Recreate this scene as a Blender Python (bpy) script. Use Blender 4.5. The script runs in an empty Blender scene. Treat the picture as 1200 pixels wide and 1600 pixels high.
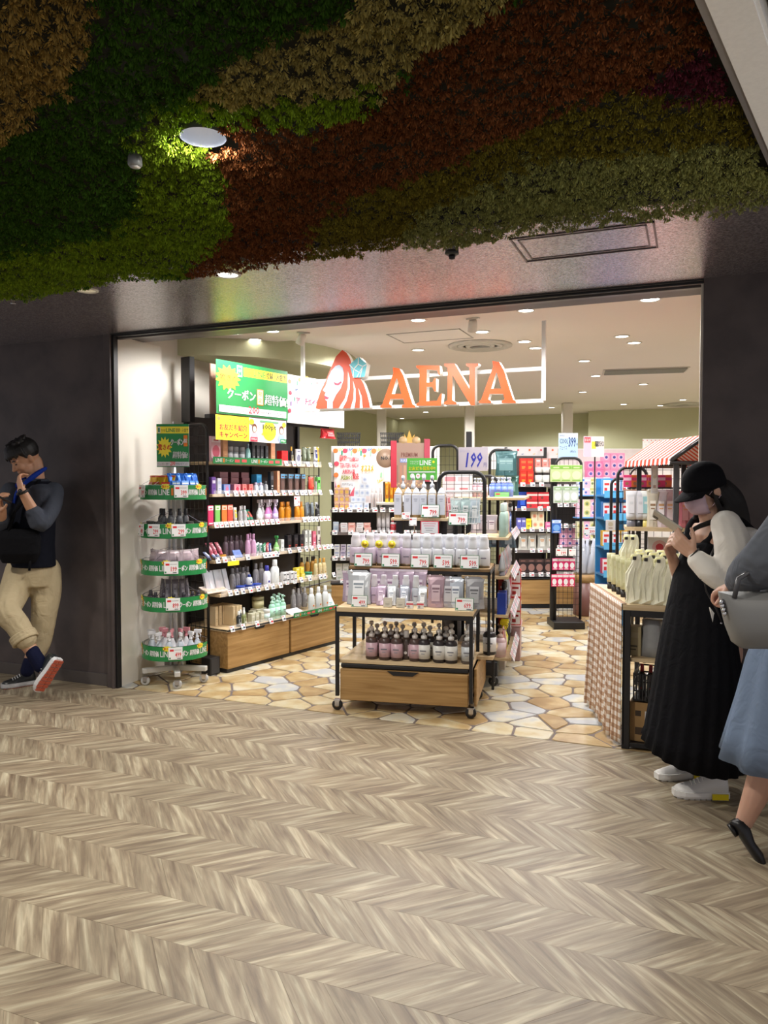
import bpy, bmesh, math, random
import numpy as np
from mathutils import Vector, Matrix
R = math.radians
rnd = random.Random(7)
C = bpy.context.scene.collection
SC = bpy.context.scene

# ------------------------------------------------------------------ camera, world, exposure
CAMH, HEAD, FPX, HOR = 1.42, R(22.0), 1200.0, 757.0
cd = bpy.data.cameras.new('camera'); cam = bpy.data.objects.new('camera', cd); C.objects.link(cam)
cam.location = (0, 0, CAMH); cam.rotation_euler = (R(90) - math.atan((800 - HOR) / FPX), 0, HEAD)
cd.sensor_fit = 'HORIZONTAL'; cd.sensor_width = 36; cd.lens = 36 * FPX / 1200; cd.clip_start = .05
SC.camera = cam
SC.view_settings.view_transform = 'Standard'; SC.view_settings.look = 'None'
SC.view_settings.gamma = 1; SC.view_settings.use_curve_mapping = False
SC.view_settings.exposure = 0.0
SC.cycles.max_bounces = 6; SC.cycles.diffuse_bounces = 3; SC.cycles.glossy_bounces = 3
SC.cycles.transmission_bounces = 3; SC.cycles.transparent_max_bounces = 6
SC.cycles.sample_clamp_indirect = 4; SC.cycles.caustics_reflective = False; SC.cycles.caustics_refractive = False
w = bpy.data.worlds.new('world'); SC.world = w; w.use_nodes = True
w.node_tree.nodes['Background'].inputs[0].default_value = (.95, .93, 1.0, 1)
w.node_tree.nodes['Background'].inputs[1].default_value = .50

def lamp(name, kind, loc, power, col=(1, .95, .88), size=.1, angle=120, blend=.6, rot=(0, 0, 0)):
    l = bpy.data.lights.new(name, kind); l.energy = power; l.color = col
    if kind == 'SPOT': l.spot_size = R(angle); l.spot_blend = blend; l.shadow_soft_size = size
    elif kind == 'AREA': l.size = size; l.shape = 'DISK'
    else: l.shadow_soft_size = size
    o = bpy.data.objects.new(name, l); o.location = loc; o.rotation_euler = rot; C.objects.link(o); return o

# camera frame: r metres to the right, d metres ahead -> world X (along the shop front), Y (into the shop)
ch, sh = math.cos(HEAD), math.sin(HEAD)
def rd(r, d): return (r * ch - d * sh, r * sh + d * ch)
def pd(px, py, d):                       # a photo position at depth d
    x, y = rd((px - 600) / FPX * d, d); return Vector((x, y, CAMH - (py - HOR) * d / FPX))
def onz(px, py, z): return pd(px, py, (CAMH - z) * FPX / (py - HOR))
def ony(px, Y):
    d = Y / (ch + (px - 600) / FPX * sh); x, y = rd((px - 600) / FPX * d, d); return Vector((x, y, d))
def proj(X, Y, z):
    d = -X * sh + Y * ch; r = X * ch + Y * sh
    return 600 + FPX * r / d, HOR + FPX * (CAMH - z) / d
class Frame:                             # u along a fixture's front, v into it
    def __init__(s, x, y, deg): s.x, s.y, s.a = x, y, R(deg); s.c, s.s = math.cos(s.a), math.sin(s.a)
    def P(s, u, v, z=0): return Vector((s.x + u * s.c - v * s.s, s.y + u * s.s + v * s.c, z))
    def u_at(s, px, v):                  # u where column px meets the plane v
        lo, hi = -6.0, 8.0
        k = (px - 600) / FPX
        p0 = s.P(0, v); p1 = s.P(1, v)
        f = lambda p: (p.x * ch + p.y * sh) - k * (-p.x * sh + p.y * ch)
        return f(p0) / (f(p0) - f(p1))
    def depth(s, u, v): p = s.P(u, v); return -p.x * sh + p.y * ch
    def z_at(s, u, v, py): return CAMH - (py - HOR) * s.depth(u, v) / FPX

# ------------------------------------------------------------------ materials
def lin(c): return tuple(((v / 255) / 12.92 if v / 255 <= .04045 else ((v / 255 + .055) / 1.055) ** 2.4) for v in c[:3]) + (1,)
MATS = {}
def mat(c, rough=.5, metal=0, emit=0, trans=0, alpha=1, vary=.05, scale=30, bump=0, name=None, spec=.5):
    key = (tuple(c), rough, metal, emit, trans, alpha, vary, scale, bump, spec)
    if key in MATS: return MATS[key]
    m = bpy.data.materials.new(name or 'm_%d_%d_%d' % tuple(c[:3])); m.use_nodes = True
    nt = m.node_tree; b = nt.nodes['Principled BSDF']; L = nt.links
    b.inputs['Base Color'].default_value = lin(c); b.inputs['Roughness'].default_value = rough
    b.inputs['Metallic'].default_value = metal; b.inputs['Specular IOR Level'].default_value = spec
    if emit: b.inputs['Emission Color'].default_value = lin(c); b.inputs['Emission Strength'].default_value = emit
    if trans: b.inputs['Transmission Weight'].default_value = trans; b.inputs['IOR'].default_value = 1.2
    if alpha < 1: b.inputs['Alpha'].default_value = alpha
    if vary and not emit:
        tc = nt.nodes.new('ShaderNodeTexCoord'); n = nt.nodes.new('ShaderNodeTexNoise'); n.inputs['Scale'].default_value = scale
        L.new(tc.outputs['Object'], n.inputs['Vector'])
        hs = nt.nodes.new('ShaderNodeMixRGB'); hs.blend_type = 'MULTIPLY'; hs.inputs['Fac'].default_value = 1
        mr = nt.nodes.new('ShaderNodeMapRange'); mr.inputs['To Min'].default_value = 1 - vary * 2; mr.inputs['To Max'].default_value = 1 + vary
        L.new(n.outputs['Fac'], mr.inputs['Value']); hs.inputs['Color1'].default_value = lin(c)
        L.new(mr.outputs['Result'], hs.inputs['Color2']); L.new(hs.outputs['Color'], b.inputs['Base Color'])
        if bump:
            bp = nt.nodes.new('ShaderNodeBump'); bp.inputs['Strength'].default_value = bump; bp.inputs['Distance'].default_value = .002
            L.new(n.outputs['Fac'], bp.inputs['Height']); L.new(bp.outputs['Normal'], b.inputs['Normal'])
    MATS[key] = m; return m
def ramp(nt, stops):
    r = nt.nodes.new('ShaderNodeValToRGB'); e = r.color_ramp.elements
    while len(e) < len(stops): e.new(.5)
    for k, (p, c) in enumerate(stops): e[k].position = p; e[k].color = lin(c)
    return r
def wood(name, c1, c2, sc=(2, 40, 40), rough=.5):
    if name in MATS: return MATS[name]
    m = bpy.data.materials.new(name); m.use_nodes = True; nt = m.node_tree; b = nt.nodes['Principled BSDF']; L = nt.links
    tc = nt.nodes.new('ShaderNodeTexCoord'); mp = nt.nodes.new('ShaderNodeMapping'); mp.inputs['Scale'].default_value = sc
    n = nt.nodes.new('ShaderNodeTexNoise'); n.inputs['Scale'].default_value = 1; n.inputs['Detail'].default_value = 5; n.inputs['Distortion'].default_value = .6
    r = ramp(nt, [(.3, c1), (.7, c2)])
    L.new(tc.outputs['Object'], mp.inputs['Vector']); L.new(mp.outputs['Vector'], n.inputs['Vector']); L.new(n.outputs['Fac'], r.inputs['Fac'])
    L.new(r.outputs['Color'], b.inputs['Base Color']); b.inputs['Roughness'].default_value = rough
    MATS[name] = m; return m
BLACK = mat((26, 25, 27), .45, name='black_metal')
CHROME = mat((200, 200, 205), .18, 1, vary=0, name='chrome')
WHITE = mat((240, 240, 238), .45, name='white_plastic')
OAK = wood('oak_board', (150, 112, 62), (190, 152, 98))
PALEOAK = wood('pale_oak', (196, 168, 126), (222, 200, 162))
CLEAR = mat((250, 250, 250), .08, 0, 0, .0, .16, vary=0, name='clear_acrylic')
RED = mat((222, 40, 50), .5, vary=0); PINKRED = mat((214, 60, 84), .5, vary=0)

# ------------------------------------------------------------------ mesh building
class MB:
    def __init__(s): s.v = []; s.f = []; s.m = []; s.sm = []; s.mats = []; s.M = Matrix.Identity(4)
    def mi(s, m):
        if m not in s.mats: s.mats.append(m)
        return s.mats.index(m)
    def add(s, vs, fs, m, smooth=False):
        o = len(s.v); k = s.mi(m)
        s.v += [tuple(s.M @ Vector(p)) for p in vs]; s.f += [tuple(i + o for i in f) for f in fs]
        s.m += [k] * len(fs); s.sm += [smooth] * len(fs); return s
    def box(s, a, b, m, ch=.002):
        x0, y0, z0 = [min(p, q) for p, q in zip(a, b)]; x1, y1, z1 = [max(p, q) for p, q in zip(a, b)]
        c = min(ch, .3 * min(x1 - x0, y1 - y0, z1 - z0))
        if c < 2e-4:
            vs = [(x, y, z) for z in (z0, z1) for y in (y0, y1) for x in (x0, x1)]
            return s.add(vs, [(0, 2, 3, 1), (4, 5, 7, 6), (0, 1, 5, 4), (2, 6, 7, 3), (0, 4, 6, 2), (1, 3, 7, 5)], m)
        vs = []; idx = {}
        X = (x0, x1); Y = (y0, y1); Z = (z0, z1)
        for i in (0, 1):
            for j in (0, 1):
                for k in (0, 1):
                    si, sj, sk = (1 - 2 * i) * c, (1 - 2 * j) * c, (1 - 2 * k) * c
                    for ax in range(3):
                        p = [X[i] + si, Y[j] + sj, Z[k] + sk]; p[ax] = (X[i], Y[j], Z[k])[ax]
                        idx[(i, j, k, ax)] = len(vs); vs.append(tuple(p))
        g = lambda i, j, k, ax: idx[(i, j, k, ax)]
        fs = []
        for ax in range(3):
            for q in (0, 1):
                cyc = [(0, 0), (1, 0), (1, 1), (0, 1)]
                f = []
                for (p_, r_) in cyc:
                    t = [0, 0, 0]; t[ax] = q; t[(ax + 1) % 3] = p_; t[(ax + 2) % 3] = r_
                    f.append(g(*t, ax))
                fs.append(tuple(f if q else f[::-1]))
        for ax in range(3):
            a1, a2 = (ax + 1) % 3, (ax + 2) % 3
            for p_ in (0, 1):
                for r_ in (0, 1):
                    t0 = [0, 0, 0]; t0[a1] = p_; t0[a2] = r_; t1 = list(t0); t1[ax] = 1
                    f = (g(*t0, a1), g(*t1, a1), g(*t1, a2), g(*t0, a2))
                    fs.append(f if (p_ ^ r_) else f[::-1])
        for i in (0, 1):
            for j in (0, 1):
                for k in (0, 1):
                    f = (g(i, j, k, 0), g(i, j, k, 1), g(i, j, k, 2)); fs.append(f if (i + j + k) % 2 else f[::-1])
        return s.add(vs, fs, m)
    def lathe(s, prof, m, n=12, c=(0, 0, 0), sx=1, sy=1, smooth=True, caps=True):   # prof: (radius, z)
        vs = []; fs = []
        for r, z in prof:
            for k in range(n): a = 2 * math.pi * k / n; vs.append((c[0] + r * sx * math.cos(a), c[1] + r * sy * math.sin(a), c[2] + z))
        for i in range(len(prof) - 1):
            for k in range(n): q = (k + 1) % n; fs.append((i * n + k, i * n + q, (i + 1) * n + q, (i + 1) * n + k))
        if not caps: return s.add(vs, fs, m, smooth)
        if prof[0][0] > 0: fs.append(tuple(range(n))[::-1])
        if prof[-1][0] > 0: fs.append(tuple((len(prof) - 1) * n + k for k in range(n)))
        return s.add(vs, fs, m, smooth)
    def prism(s, pts, z0, z1, m, M=None):      # polygon in xy, extruded z
        n = len(pts); vs = [(x, y, z0) for x, y in pts] + [(x, y, z1) for x, y in pts]
        if M is not None: vs = [tuple(M @ Vector(p)) for p in vs]
        fs = [tuple(range(n))[::-1], tuple(range(n, 2 * n))] + [(i, (i + 1) % n, n + (i + 1) % n, n + i) for i in range(n)]
        return s.add(vs, fs, m)
    def tube(s, pts, r, m, n=6, closed=False):
        P = [Vector(p) for p in pts]; N = len(P); vs = []; fs = []; up = Vector((0, 0, 1))
        prev = None
        for i in range(N):
            a = P[(i - 1) % N] if (closed or i) else P[i]; b = P[(i + 1) % N] if (closed or i < N - 1) else P[i]
            t = (b - a).normalized() if (b - a).length else Vector((0, 0, 1))
            x = (prev - t * prev.dot(t)) if prev is not None else t.cross(up if abs(t.z) < .9 else Vector((1, 0, 0)))
            if x.length < 1e-6: x = t.cross(Vector((0, 1, 0)))
            x.normalize(); prev = x; y = t.cross(x)
            rr = r[i] if isinstance(r, (list, tuple)) else r
            for k in range(n):
                q = 2 * math.pi * (k + .5) / n; vs.append(tuple(P[i] + (x * math.cos(q) + y * math.sin(q)) * rr))
        for i in range(N if closed else N - 1):
            for k in range(n): j = (i + 1) % N; q = (k + 1) % n; fs.append((i * n + k, j * n + k, j * n + q, i * n + q))
        if not closed: fs += [tuple(range(n)), tuple((N - 1) * n + k for k in range(n))[::-1]]
        return s.add(vs, fs, m, n > 5)
    def loft(s, rings, m, smooth=True, caps=True):      # rings: lists of equal-length points
        n = len(rings[0]); vs = [p for r in rings for p in r]; fs = []
        for i in range(len(rings) - 1):
            for k in range(n): q = (k + 1) % n; fs.append((i * n + k, i * n + q, (i + 1) * n + q, (i + 1) * n + k))
        if caps: fs += [tuple(range(n))[::-1], tuple((len(rings) - 1) * n + k for k in range(n))]
        return s.add(vs, fs, m, smooth)
    def mesh(s, name='mesh'):
        me = bpy.data.meshes.new(name); me.from_pydata(s.v, [], s.f)
        for m in s.mats: me.materials.append(m)
        me.polygons.foreach_set('material_index', s.m); me.polygons.foreach_set('use_smooth', s.sm); me.update(); return me

def obj(name, me, parent=None, loc=(0, 0, 0), rotz=0, rot=None):
    if isinstance(me, MB): me = me.mesh(name)
    o = bpy.data.objects.new(name, me); C.objects.link(o); o.location = loc
    o.rotation_euler = rot if rot else (0, 0, rotz)
    if parent is not None: o.parent = parent
    return o
def tag(o, label, cat, group=None, kind=None):
    o['label'] = label; o['category'] = cat
    if group: o['group'] = group
    if kind: o['kind'] = kind
    return o
def thing(name, label, cat, loc=(0, 0, 0), rotz=0, group=None):
    o = bpy.data.objects.new(name, None); C.objects.link(o); o.location = loc; o.rotation_euler = (0, 0, rotz); o.empty_display_size = .05
    return tag(o, label, cat, group)
def struct(name, me, parent=None, **k):
    o = obj(name, me, parent, **k)
    if parent is None: o['kind'] = 'structure'
    return o

# flat print: text and shapes on a sign, x right, y up, facing -Y
TXT = {}
def text_geo(s, bold=.012):
    bold = min(bold, .018)
    if any(ord(c_) > 0x3000 for c_ in s): bold = min(bold, .0 if any(ord(c_) > 0x4e00 for c_ in s) else .008)
    if (s, bold) in TXT: return TXT[(s, bold)]
    cu = bpy.data.curves.new('t', 'FONT'); cu.body = s; cu.size = 1; cu.offset = bold; cu.resolution_u = 1
    o = bpy.data.objects.new('t', cu); C.objects.link(o); dg = bpy.context.evaluated_depsgraph_get()
    me = bpy.data.meshes.new_from_object(o.evaluated_get(dg))
    v = [tuple(p.co) for p in me.vertices]; f = [tuple(p.vertices) for p in me.polygons]
    bpy.data.objects.remove(o); bpy.data.curves.remove(cu); bpy.data.meshes.remove(me)
    xs = [p[0] for p in v] or [0, 1]; ys = [p[1] for p in v] or [0, 1]
    TXT[(s, bold)] = (v, f, min(xs), max(xs), min(ys), max(ys)); return TXT[(s, bold)]
class Sign:
    def __init__(s): s.b = MB(); s.z = .0004
    def _lay(s): s.z += .0003; return -s.z
    def poly(s, pts, m):
        y = s._lay(); s.b.add([(p[0], y, p[1]) for p in pts], [tuple(range(len(pts)))], m); return s
    def rect(s, x0, y0, x1, y1, m): return s.poly([(x0, y0), (x1, y0), (x1, y1), (x0, y1)], m)
    def disc(s, x, y, r, m, n=14, ry=None): return s.poly([(x + r * math.cos(2 * math.pi * k / n), y + (ry or r) * math.sin(2 * math.pi * k / n)) for k in range(n)], m)
    def burst(s, x, y, rx, ry, m, n=14, inner=.68):
        y_ = s._lay(); vs = [(x, y_, y)]
        for k in range(2 * n):
            a = math.pi * k / n; q = inner if k % 2 else 1; vs.append((x + rx * q * math.cos(a), y_, y + ry * q * math.sin(a)))
        s.b.add(vs, [(0, 1 + k, 1 + (k + 1) % (2 * n)) for k in range(2 * n)], m); return s
    def text(s, t, x0, y0, x1, y1, m, bold=.012, shear=0, keep=False):
        v, f, a, b_, c, d = text_geo(t, bold); w_, h_ = max(b_ - a, 1e-3), max(d - c, 1e-3); kx, ky = (x1 - x0) / w_, (y1 - y0) / h_
        if keep: kx = ky = min(kx, ky)
        y = s._lay(); s.b.add([(x0 + (p[0] - a) * kx + shear * (p[1] - c) * ky, y, y0 + (p[1] - c) * ky) for p in v], f, m)
        if bold >= .015 and any(ord(c_) > 0x3000 for c_ in t):
            for e_ in (.035, -.03): o_ = e_ * (y1 - y0); s.b.add([(x0 + o_ + (p[0] - a) * kx, y, y0 + (p[1] - c) * ky) for p in v], f, m)
        return s
ORD = ['first', 'second', 'third', 'fourth', 'fifth', 'sixth', 'seventh', 'eighth', 'ninth', 'tenth', 'eleventh', 'twelfth', 'thirteenth', 'fourteenth', 'fifteenth', 'sixteenth', 'seventeenth', 'eighteenth', 'nineteenth', 'twentieth']
# ------------------------------------------------------------------ setting
ZL, ZC, YF = 2.45, 2.60, 4.25            # lintel, shop ceiling, shop-front plane
XJL, XJR = -3.72, .03
m_dark = bpy.data.materials.new('brown_plaster_metal'); m_dark.use_nodes = True
def dark_wall(m, c1, c2, metal, rough, bs, bd, scale):
    nt = m.node_tree; b = nt.nodes['Principled BSDF']; L = nt.links
    tc = nt.nodes.new('ShaderNodeTexCoord'); n = nt.nodes.new('ShaderNodeTexNoise'); n.inputs['Scale'].default_value = scale; n.inputs['Detail'].default_value = 6
    r = ramp(nt, [(.35, c1), (.65, c2)]); bp = nt.nodes.new('ShaderNodeBump'); bp.inputs['Strength'].default_value = bs; bp.inputs['Distance'].default_value = bd
    L.new(tc.outputs['Object'], n.inputs['Vector']); L.new(n.outputs['Fac'], r.inputs['Fac']); L.new(r.outputs['Color'], b.inputs['Base Color'])
    L.new(n.outputs['Fac'], bp.inputs['Height']); L.new(bp.outputs['Normal'], b.inputs['Normal'])
    b.inputs['Metallic'].default_value = metal; b.inputs['Roughness'].default_value = rough
dark_wall(m_dark, (74, 66, 66), (92, 82, 80), .1, .5, .25, .004, 5)
m_soffit = bpy.data.materials.new('speckled_soffit_metal'); m_soffit.use_nodes = True
dark_wall(m_soffit, (120, 114, 118), (206, 200, 206), .75, .25, .6, .0016, 110)
m_cream = mat((232, 226, 214), .7, vary=.02, scale=3, name='cream_paint'); m_ceil = mat((232, 224, 217), .8, vary=.01, scale=2, name='ceiling_paint')
m_olive = mat((196, 196, 160), .7, vary=.02, scale=3, name='sage_paint')
def slab(name, a, b, m, parent=None): return struct(name, MB().box(a, b, m, .001), parent)
slab('wall_corridor_left', (-7, YF, 0), (XJL - .07, YF + .25, 3.1), m_dark)
slab('wall_corridor_right', (XJR, YF - .05, 0), (3.2, YF + .25, 3.1), m_dark)
slab('wall_shop_left', (-4.0, YF + .25, 0), (-3.80, 5.75, ZC), m_cream)
slab('wall_shop_left_deep', (-5.2, 5.75, 0), (-5.0, 13.2, ZC), m_olive)
slab('wall_shop_left_return', (-5.0, 5.75, 0), (-4.0, 5.85, ZC), m_olive)
slab('wall_shop_back', (-5.2, 13.1, 0), (3.4, 13.3, ZC), m_olive)
slab('wall_shop_back_step', (-1.6, 12.75, 0), (1.9, 13.1, ZC), m_olive)
slab('wall_shop_right', (3.2, YF + .25, 0), (3.4, 13.1, ZC), m_cream)
slab('ceiling_shop', (-5.2, YF + .1, ZC), (3.4, 13.3, ZC + .12), m_ceil)
slab('ceiling_shop_front_strip', (-3.8, YF + .32, ZC - .022), (3.2, 5.50, ZC), m_ceil)
slab('lintel', (-7, YF, ZL), (3.2, YF + .3, ZC + .5), m_dark)
# ceiling bulkhead drum over the shelving, olive underside
cb = MB(); n = 40; cx, cy, rr = -4.15, 6.25, 1.25
cb.lathe([(rr, 0), (rr, .16)], m_olive, 48, (cx, cy, ZC - .16), smooth=False); struct('ceiling_drum', cb)
# jamb frame and lintel strips
jb = MB(); jb.box((XJL - .07, YF - .035, 0), (XJL, YF + .0, ZL + .02), m_dark); jb.box((XJL - .02, YF - .05, 0), (XJL, YF - .03, ZL + .02), m_dark); struct('trim_1', jb)
slab('trim_2', (XJL, YF - .03, 0), (XJL + .016, YF + .012, ZL), BLACK)
slab('trim_3', (XJL - .08, YF + .0, 0), (XJL + .0, YF + .5, ZL), m_cream)
tr = MB(); tr.box((XJL, YF - .03, ZL - .018), (XJR, YF + .0, ZL), BLACK); tr.box((XJL, YF - .05, ZL - .008), (XJR, YF - .04, ZL), BLACK)
tr.box((XJL, YF + .01, ZL - .028), (XJR, YF + .05, ZL), mat((90, 84, 82), .4, .5)); struct('trim_4', tr)
slab('trim_5', (XJR - .012, YF - .02, 0), (XJR, YF + .3, ZL), mat((222, 216, 206), .5))
bsb = mat((70, 66, 66), .4)
slab('baseboard_left', (-7, YF - .012, 0), (XJL - .085, YF, .085), mat((104, 98, 96), .3, .4))
slab('baseboard_right', (XJR + .02, YF - .062, 0), (3.2, YF - .05, .08), bsb)
slab('baseboard_shop_left', (-3.80, YF + .5, 0), (-3.788, 5.75, .09), mat((120, 112, 104), .4))

# soffit (flat metal ceiling over the shop front) with hatch
Y0 = 3.13
so = slab('ceiling_soffit', (-7, Y0 - .1, ZL), (3.2, YF, ZL + .05), m_soffit)
ha = MB(); q = [onz(765, 371, ZL), onz(838, 411, ZL), onz(1050, 388, ZL), onz(985, 340, ZL)]
x0 = (q[0].x + q[1].x) / 2; x1 = (q[2].x + q[3].x) / 2; ya = max(3.22, (q[0].y + q[3].y) / 2); yb = (q[1].y + q[2].y) / 2 + .0
hm = mat((88, 78, 78), .35, .8)
for k in (0, .03):
    for a, b in (((x0 + k, ya + k), (x1 - k, ya + k + .008)), ((x0 + k, yb - k - .008), (x1 - k, yb - k)), ((x0 + k, ya + k), (x0 + k + .008, yb - k)), ((x1 - k - .008, ya + k), (x1 - k, yb - k))):
        ha.box((a[0], a[1], ZL - .004 + k * .05), (b[0], b[1], ZL), hm, .0005)
obj('hatch_frame', ha, so)
struct('ceiling_corridor', MB().box((-8, -3, 2.62), (1.6, Y0 - .05, 2.7), mat((60, 60, 55), .8)))

# ---- chevron plank floor
mw = bpy.data.materials.new('chevron_wood'); mw.use_nodes = True; nt = mw.node_tree; b = nt.nodes['Principled BSDF']; L = nt.links
uv = nt.nodes.new('ShaderNodeUVMap'); mp = nt.nodes.new('ShaderNodeMapping'); mp.inputs['Scale'].default_value = (2.8, 30, 1)
L.new(uv.outputs['UV'], mp.inputs['Vector'])
n1 = nt.nodes.new('ShaderNodeTexNoise'); n1.inputs['Scale'].default_value = 1; n1.inputs['Detail'].default_value = 5; n1.inputs['Distortion'].default_value = .7
L.new(mp.outputs['Vector'], n1.inputs['Vector'])
mp2 = nt.nodes.new('ShaderNodeMapping'); mp2.inputs['Scale'].default_value = (5, 80, 1); L.new(uv.outputs['UV'], mp2.inputs['Vector'])
n2 = nt.nodes.new('ShaderNodeTexNoise'); n2.inputs['Scale'].default_value = 1; n2.inputs['Detail'].default_value = 4; n2.inputs['Distortion'].default_value = 1.2
L.new(mp2.outputs['Vector'], n2.inputs['Vector'])
r1 = ramp(nt, [(.28, (116, 99, 81)), (.42, (142, 126, 104)), (.55, (164, 149, 124)), (.70, (198, 187, 160))]); L.new(n1.outputs['Fac'], r1.inputs['Fac'])
mx = nt.nodes.new('ShaderNodeMixRGB'); mx.blend_type = 'MULTIPLY'; mx.inputs['Fac'].default_value = .8
mr = nt.nodes.new('ShaderNodeMapRange'); mr.inputs['From Min'].default_value = .3; mr.inputs['From Max'].default_value = .7; mr.inputs['To Min'].default_value = .72; mr.inputs['To Max'].default_value = 1.12
L.new(n2.outputs['Fac'], mr.inputs['Value']); L.new(r1.outputs['Color'], mx.inputs['Color1']); L.new(mr.outputs['Result'], mx.inputs['Color2'])
at = nt.nodes.new('ShaderNodeAttribute'); at.attribute_name = 'tone'
mx2 = nt.nodes.new('ShaderNodeMixRGB'); mx2.blend_type = 'MULTIPLY'; mx2.inputs['Fac'].default_value = 1
L.new(mx.outputs['Color'], mx2.inputs['Color1']); L.new(at.outputs['Fac'], mx2.inputs['Color2']); L.new(mx2.outputs['Color'], b.inputs['Base Color'])
b.inputs['Roughness'].default_value = .46; b.inputs['Specular IOR Level'].default_value = .45
bandw, pitch, gap = .212, .15, .0004
floorW = struct('floor_corridor', MB().box((-7.5, -2.0, -.05), (3.2, YF + .02, -.004), mat((128, 112, 90), .6)))
planks = []
for bi in range(0, 26):
    yb_ = YF - (bi + 1) * bandw; s_ = 1 if bi % 2 == 0 else -1
    for k in range(-52, 26):
        xa = k * pitch
        px, py = proj(xa, max(yb_, .2), 0)
        sh_ = bandw * s_
        P4 = [(xa, yb_), (xa + pitch, yb_), (xa + pitch + sh_, yb_ + bandw), (xa + sh_, yb_ + bandw)]
        cx_, cy_ = xa + pitch / 2 + sh_ / 2, yb_ + bandw / 2
        if cx_ < -7.3 or cx_ > 3.1: continue
        dd = -cx_ * sh + cy_ * ch
        vis = dd > .8 and -80 < proj(cx_, cy_, 0)[0] < 1280 and proj(cx_, cy_, 0)[1] < 1640
        planks.append((0 if vis else 1, math.hypot(cx_, cy_), P4, s_))
planks.sort(key=lambda q: (q[0], q[1]))
def plank_geo(P4, s_):
    mxx = sum(p[0] for p in P4) / 4; myy = sum(p[1] for p in P4) / 4
    Q = [(mxx + (p[0] - mxx) * (1 - gap * 7), myy + (p[1] - myy) * (1 - gap * 5)) for p in P4]; Qi = [(mxx + (p[0] - mxx) * (1 - gap * 14), myy + (p[1] - myy) * (1 - gap * 10)) for p in P4]
    z = rnd.uniform(-.0003, .0003)
    vs = [(x, y, -.004) for x, y in Q] + [(x, y, -.0006 + z) for x, y in Q] + [(x, y, z) for x, y in Qi]
    fs = [(8, 9, 10, 11)] + [(i, (i + 1) % 4, 4 + (i + 1) % 4, 4 + i) for i in range(4)] + [(4 + i, 4 + (i + 1) % 4, 8 + (i + 1) % 4, 8 + i) for i in range(4)]
    ou, ov = rnd.uniform(0, 40), rnd.uniform(0, 40); c = math.sqrt(.5)
    uvs = [(ou + (x - mxx) * c + s_ * (y - myy) * c, ov - s_ * (x - mxx) * c + (y - myy) * c) for x, y, _ in vs]
    return vs, fs, uvs, rnd.uniform(.86, 1.06)
def plank_mesh(group, name):
    V = []; F = []; U = []; T = []
    for P4, s_ in group:
        vs, fs, us, tn = plank_geo(P4, s_); o = len(V); V += vs; F += [tuple(i + o for i in f) for f in fs]; U += us; T += [tn] * len(vs)
    me = bpy.data.meshes.new(name); me.from_pydata(V, [], F); me.materials.append(mw)
    ul = me.uv_layers.new(name='UVMap'); vi = [l.vertex_index for l in me.loops]
    ul.data.foreach_set('uv', [c for i in vi for c in U[i]])
    a = me.attributes.new('tone', 'FLOAT', 'POINT'); a.data.foreach_set('value', T); return me
for k, (q_, d_, P4, s_) in enumerate(planks[:300]): obj('plank', plank_mesh([(P4, s_)], 'plank'), floorW)
o = obj('planks', plank_mesh([(p[2], p[3]) for p in planks[300:]], 'planks'), floorW); o['kind'] = 'stuff'

# ---- crazy paving floor in the shop
grout = mat((112, 100, 96), .7, scale=60)
floorS = struct('floor_shop', MB().box((-5.0, YF, -.05), (3.2, 13.1, -.004), grout))
mst = bpy.data.materials.new('flagstone'); mst.use_nodes = True; nt = mst.node_tree; b = nt.nodes['Principled BSDF']; L = nt.links
oi = nt.nodes.new('ShaderNodeObjectInfo'); at = nt.nodes.new('ShaderNodeAttribute'); at.attribute_name = 'tone'
ad = nt.nodes.new('ShaderNodeMath'); ad.operation = 'ADD'; L.new(at.outputs['Fac'], ad.inputs[0])
tc = nt.nodes.new('ShaderNodeTexCoord'); n1 = nt.nodes.new('ShaderNodeTexNoise'); n1.inputs['Scale'].default_value = 7; n1.inputs['Detail'].default_value = 6
L.new(tc.outputs['Object'], n1.inputs['Vector']); ms = nt.nodes.new('ShaderNodeMath'); ms.operation = 'MULTIPLY_ADD'; ms.inputs[1].default_value = 1.5; ms.inputs[2].default_value = -.75
L.new(n1.outputs['Fac'], ms.inputs[0]); L.new(ms.outputs[0], ad.inputs[1])
r1 = ramp(nt, [(.0, (164, 134, 90)), (.25, (186, 160, 114)), (.5, (202, 186, 148)), (.75, (212, 206, 186)), (1, (184, 186, 188))]); L.new(ad.outputs[0], r1.inputs['Fac'])
L.new(r1.outputs['Color'], b.inputs['Base Color']); b.inputs['Roughness'].default_value = .38
bp = nt.nodes.new('ShaderNodeBump'); bp.inputs['Strength'].default_value = .15; bp.inputs['Distance'].default_value = .004; L.new(n1.outputs['Fac'], bp.inputs['Height']); L.new(bp.outputs['Normal'], b.inputs['Normal'])
def clip(poly, a, b_, c):          # keep a*x+b*y<=c
    out = []
    for i in range(len(poly)):
        p, q_ = poly[i], poly[(i + 1) % len(poly)]; dp, dq = a * p[0] + b_ * p[1] - c, a * q_[0] + b_ * q_[1] - c
        if dp <= 0: out.append(p)
        if dp * dq < 0: t = dp / (dp - dq); out.append((p[0] + t * (q_[0] - p[0]), p[1] + t * (q_[1] - p[1])))
    return out
sx_, sy_ = .27, .175; sites = {}
for i in range(-21, 14):
    for j in range(0, 44): sites[(i, j)] = ((i + (j % 2) * .5 + rnd.uniform(-.36, .36)) * sx_, YF + .06 + (j + rnd.uniform(-.36, .36)) * sy_)
stones = []
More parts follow.
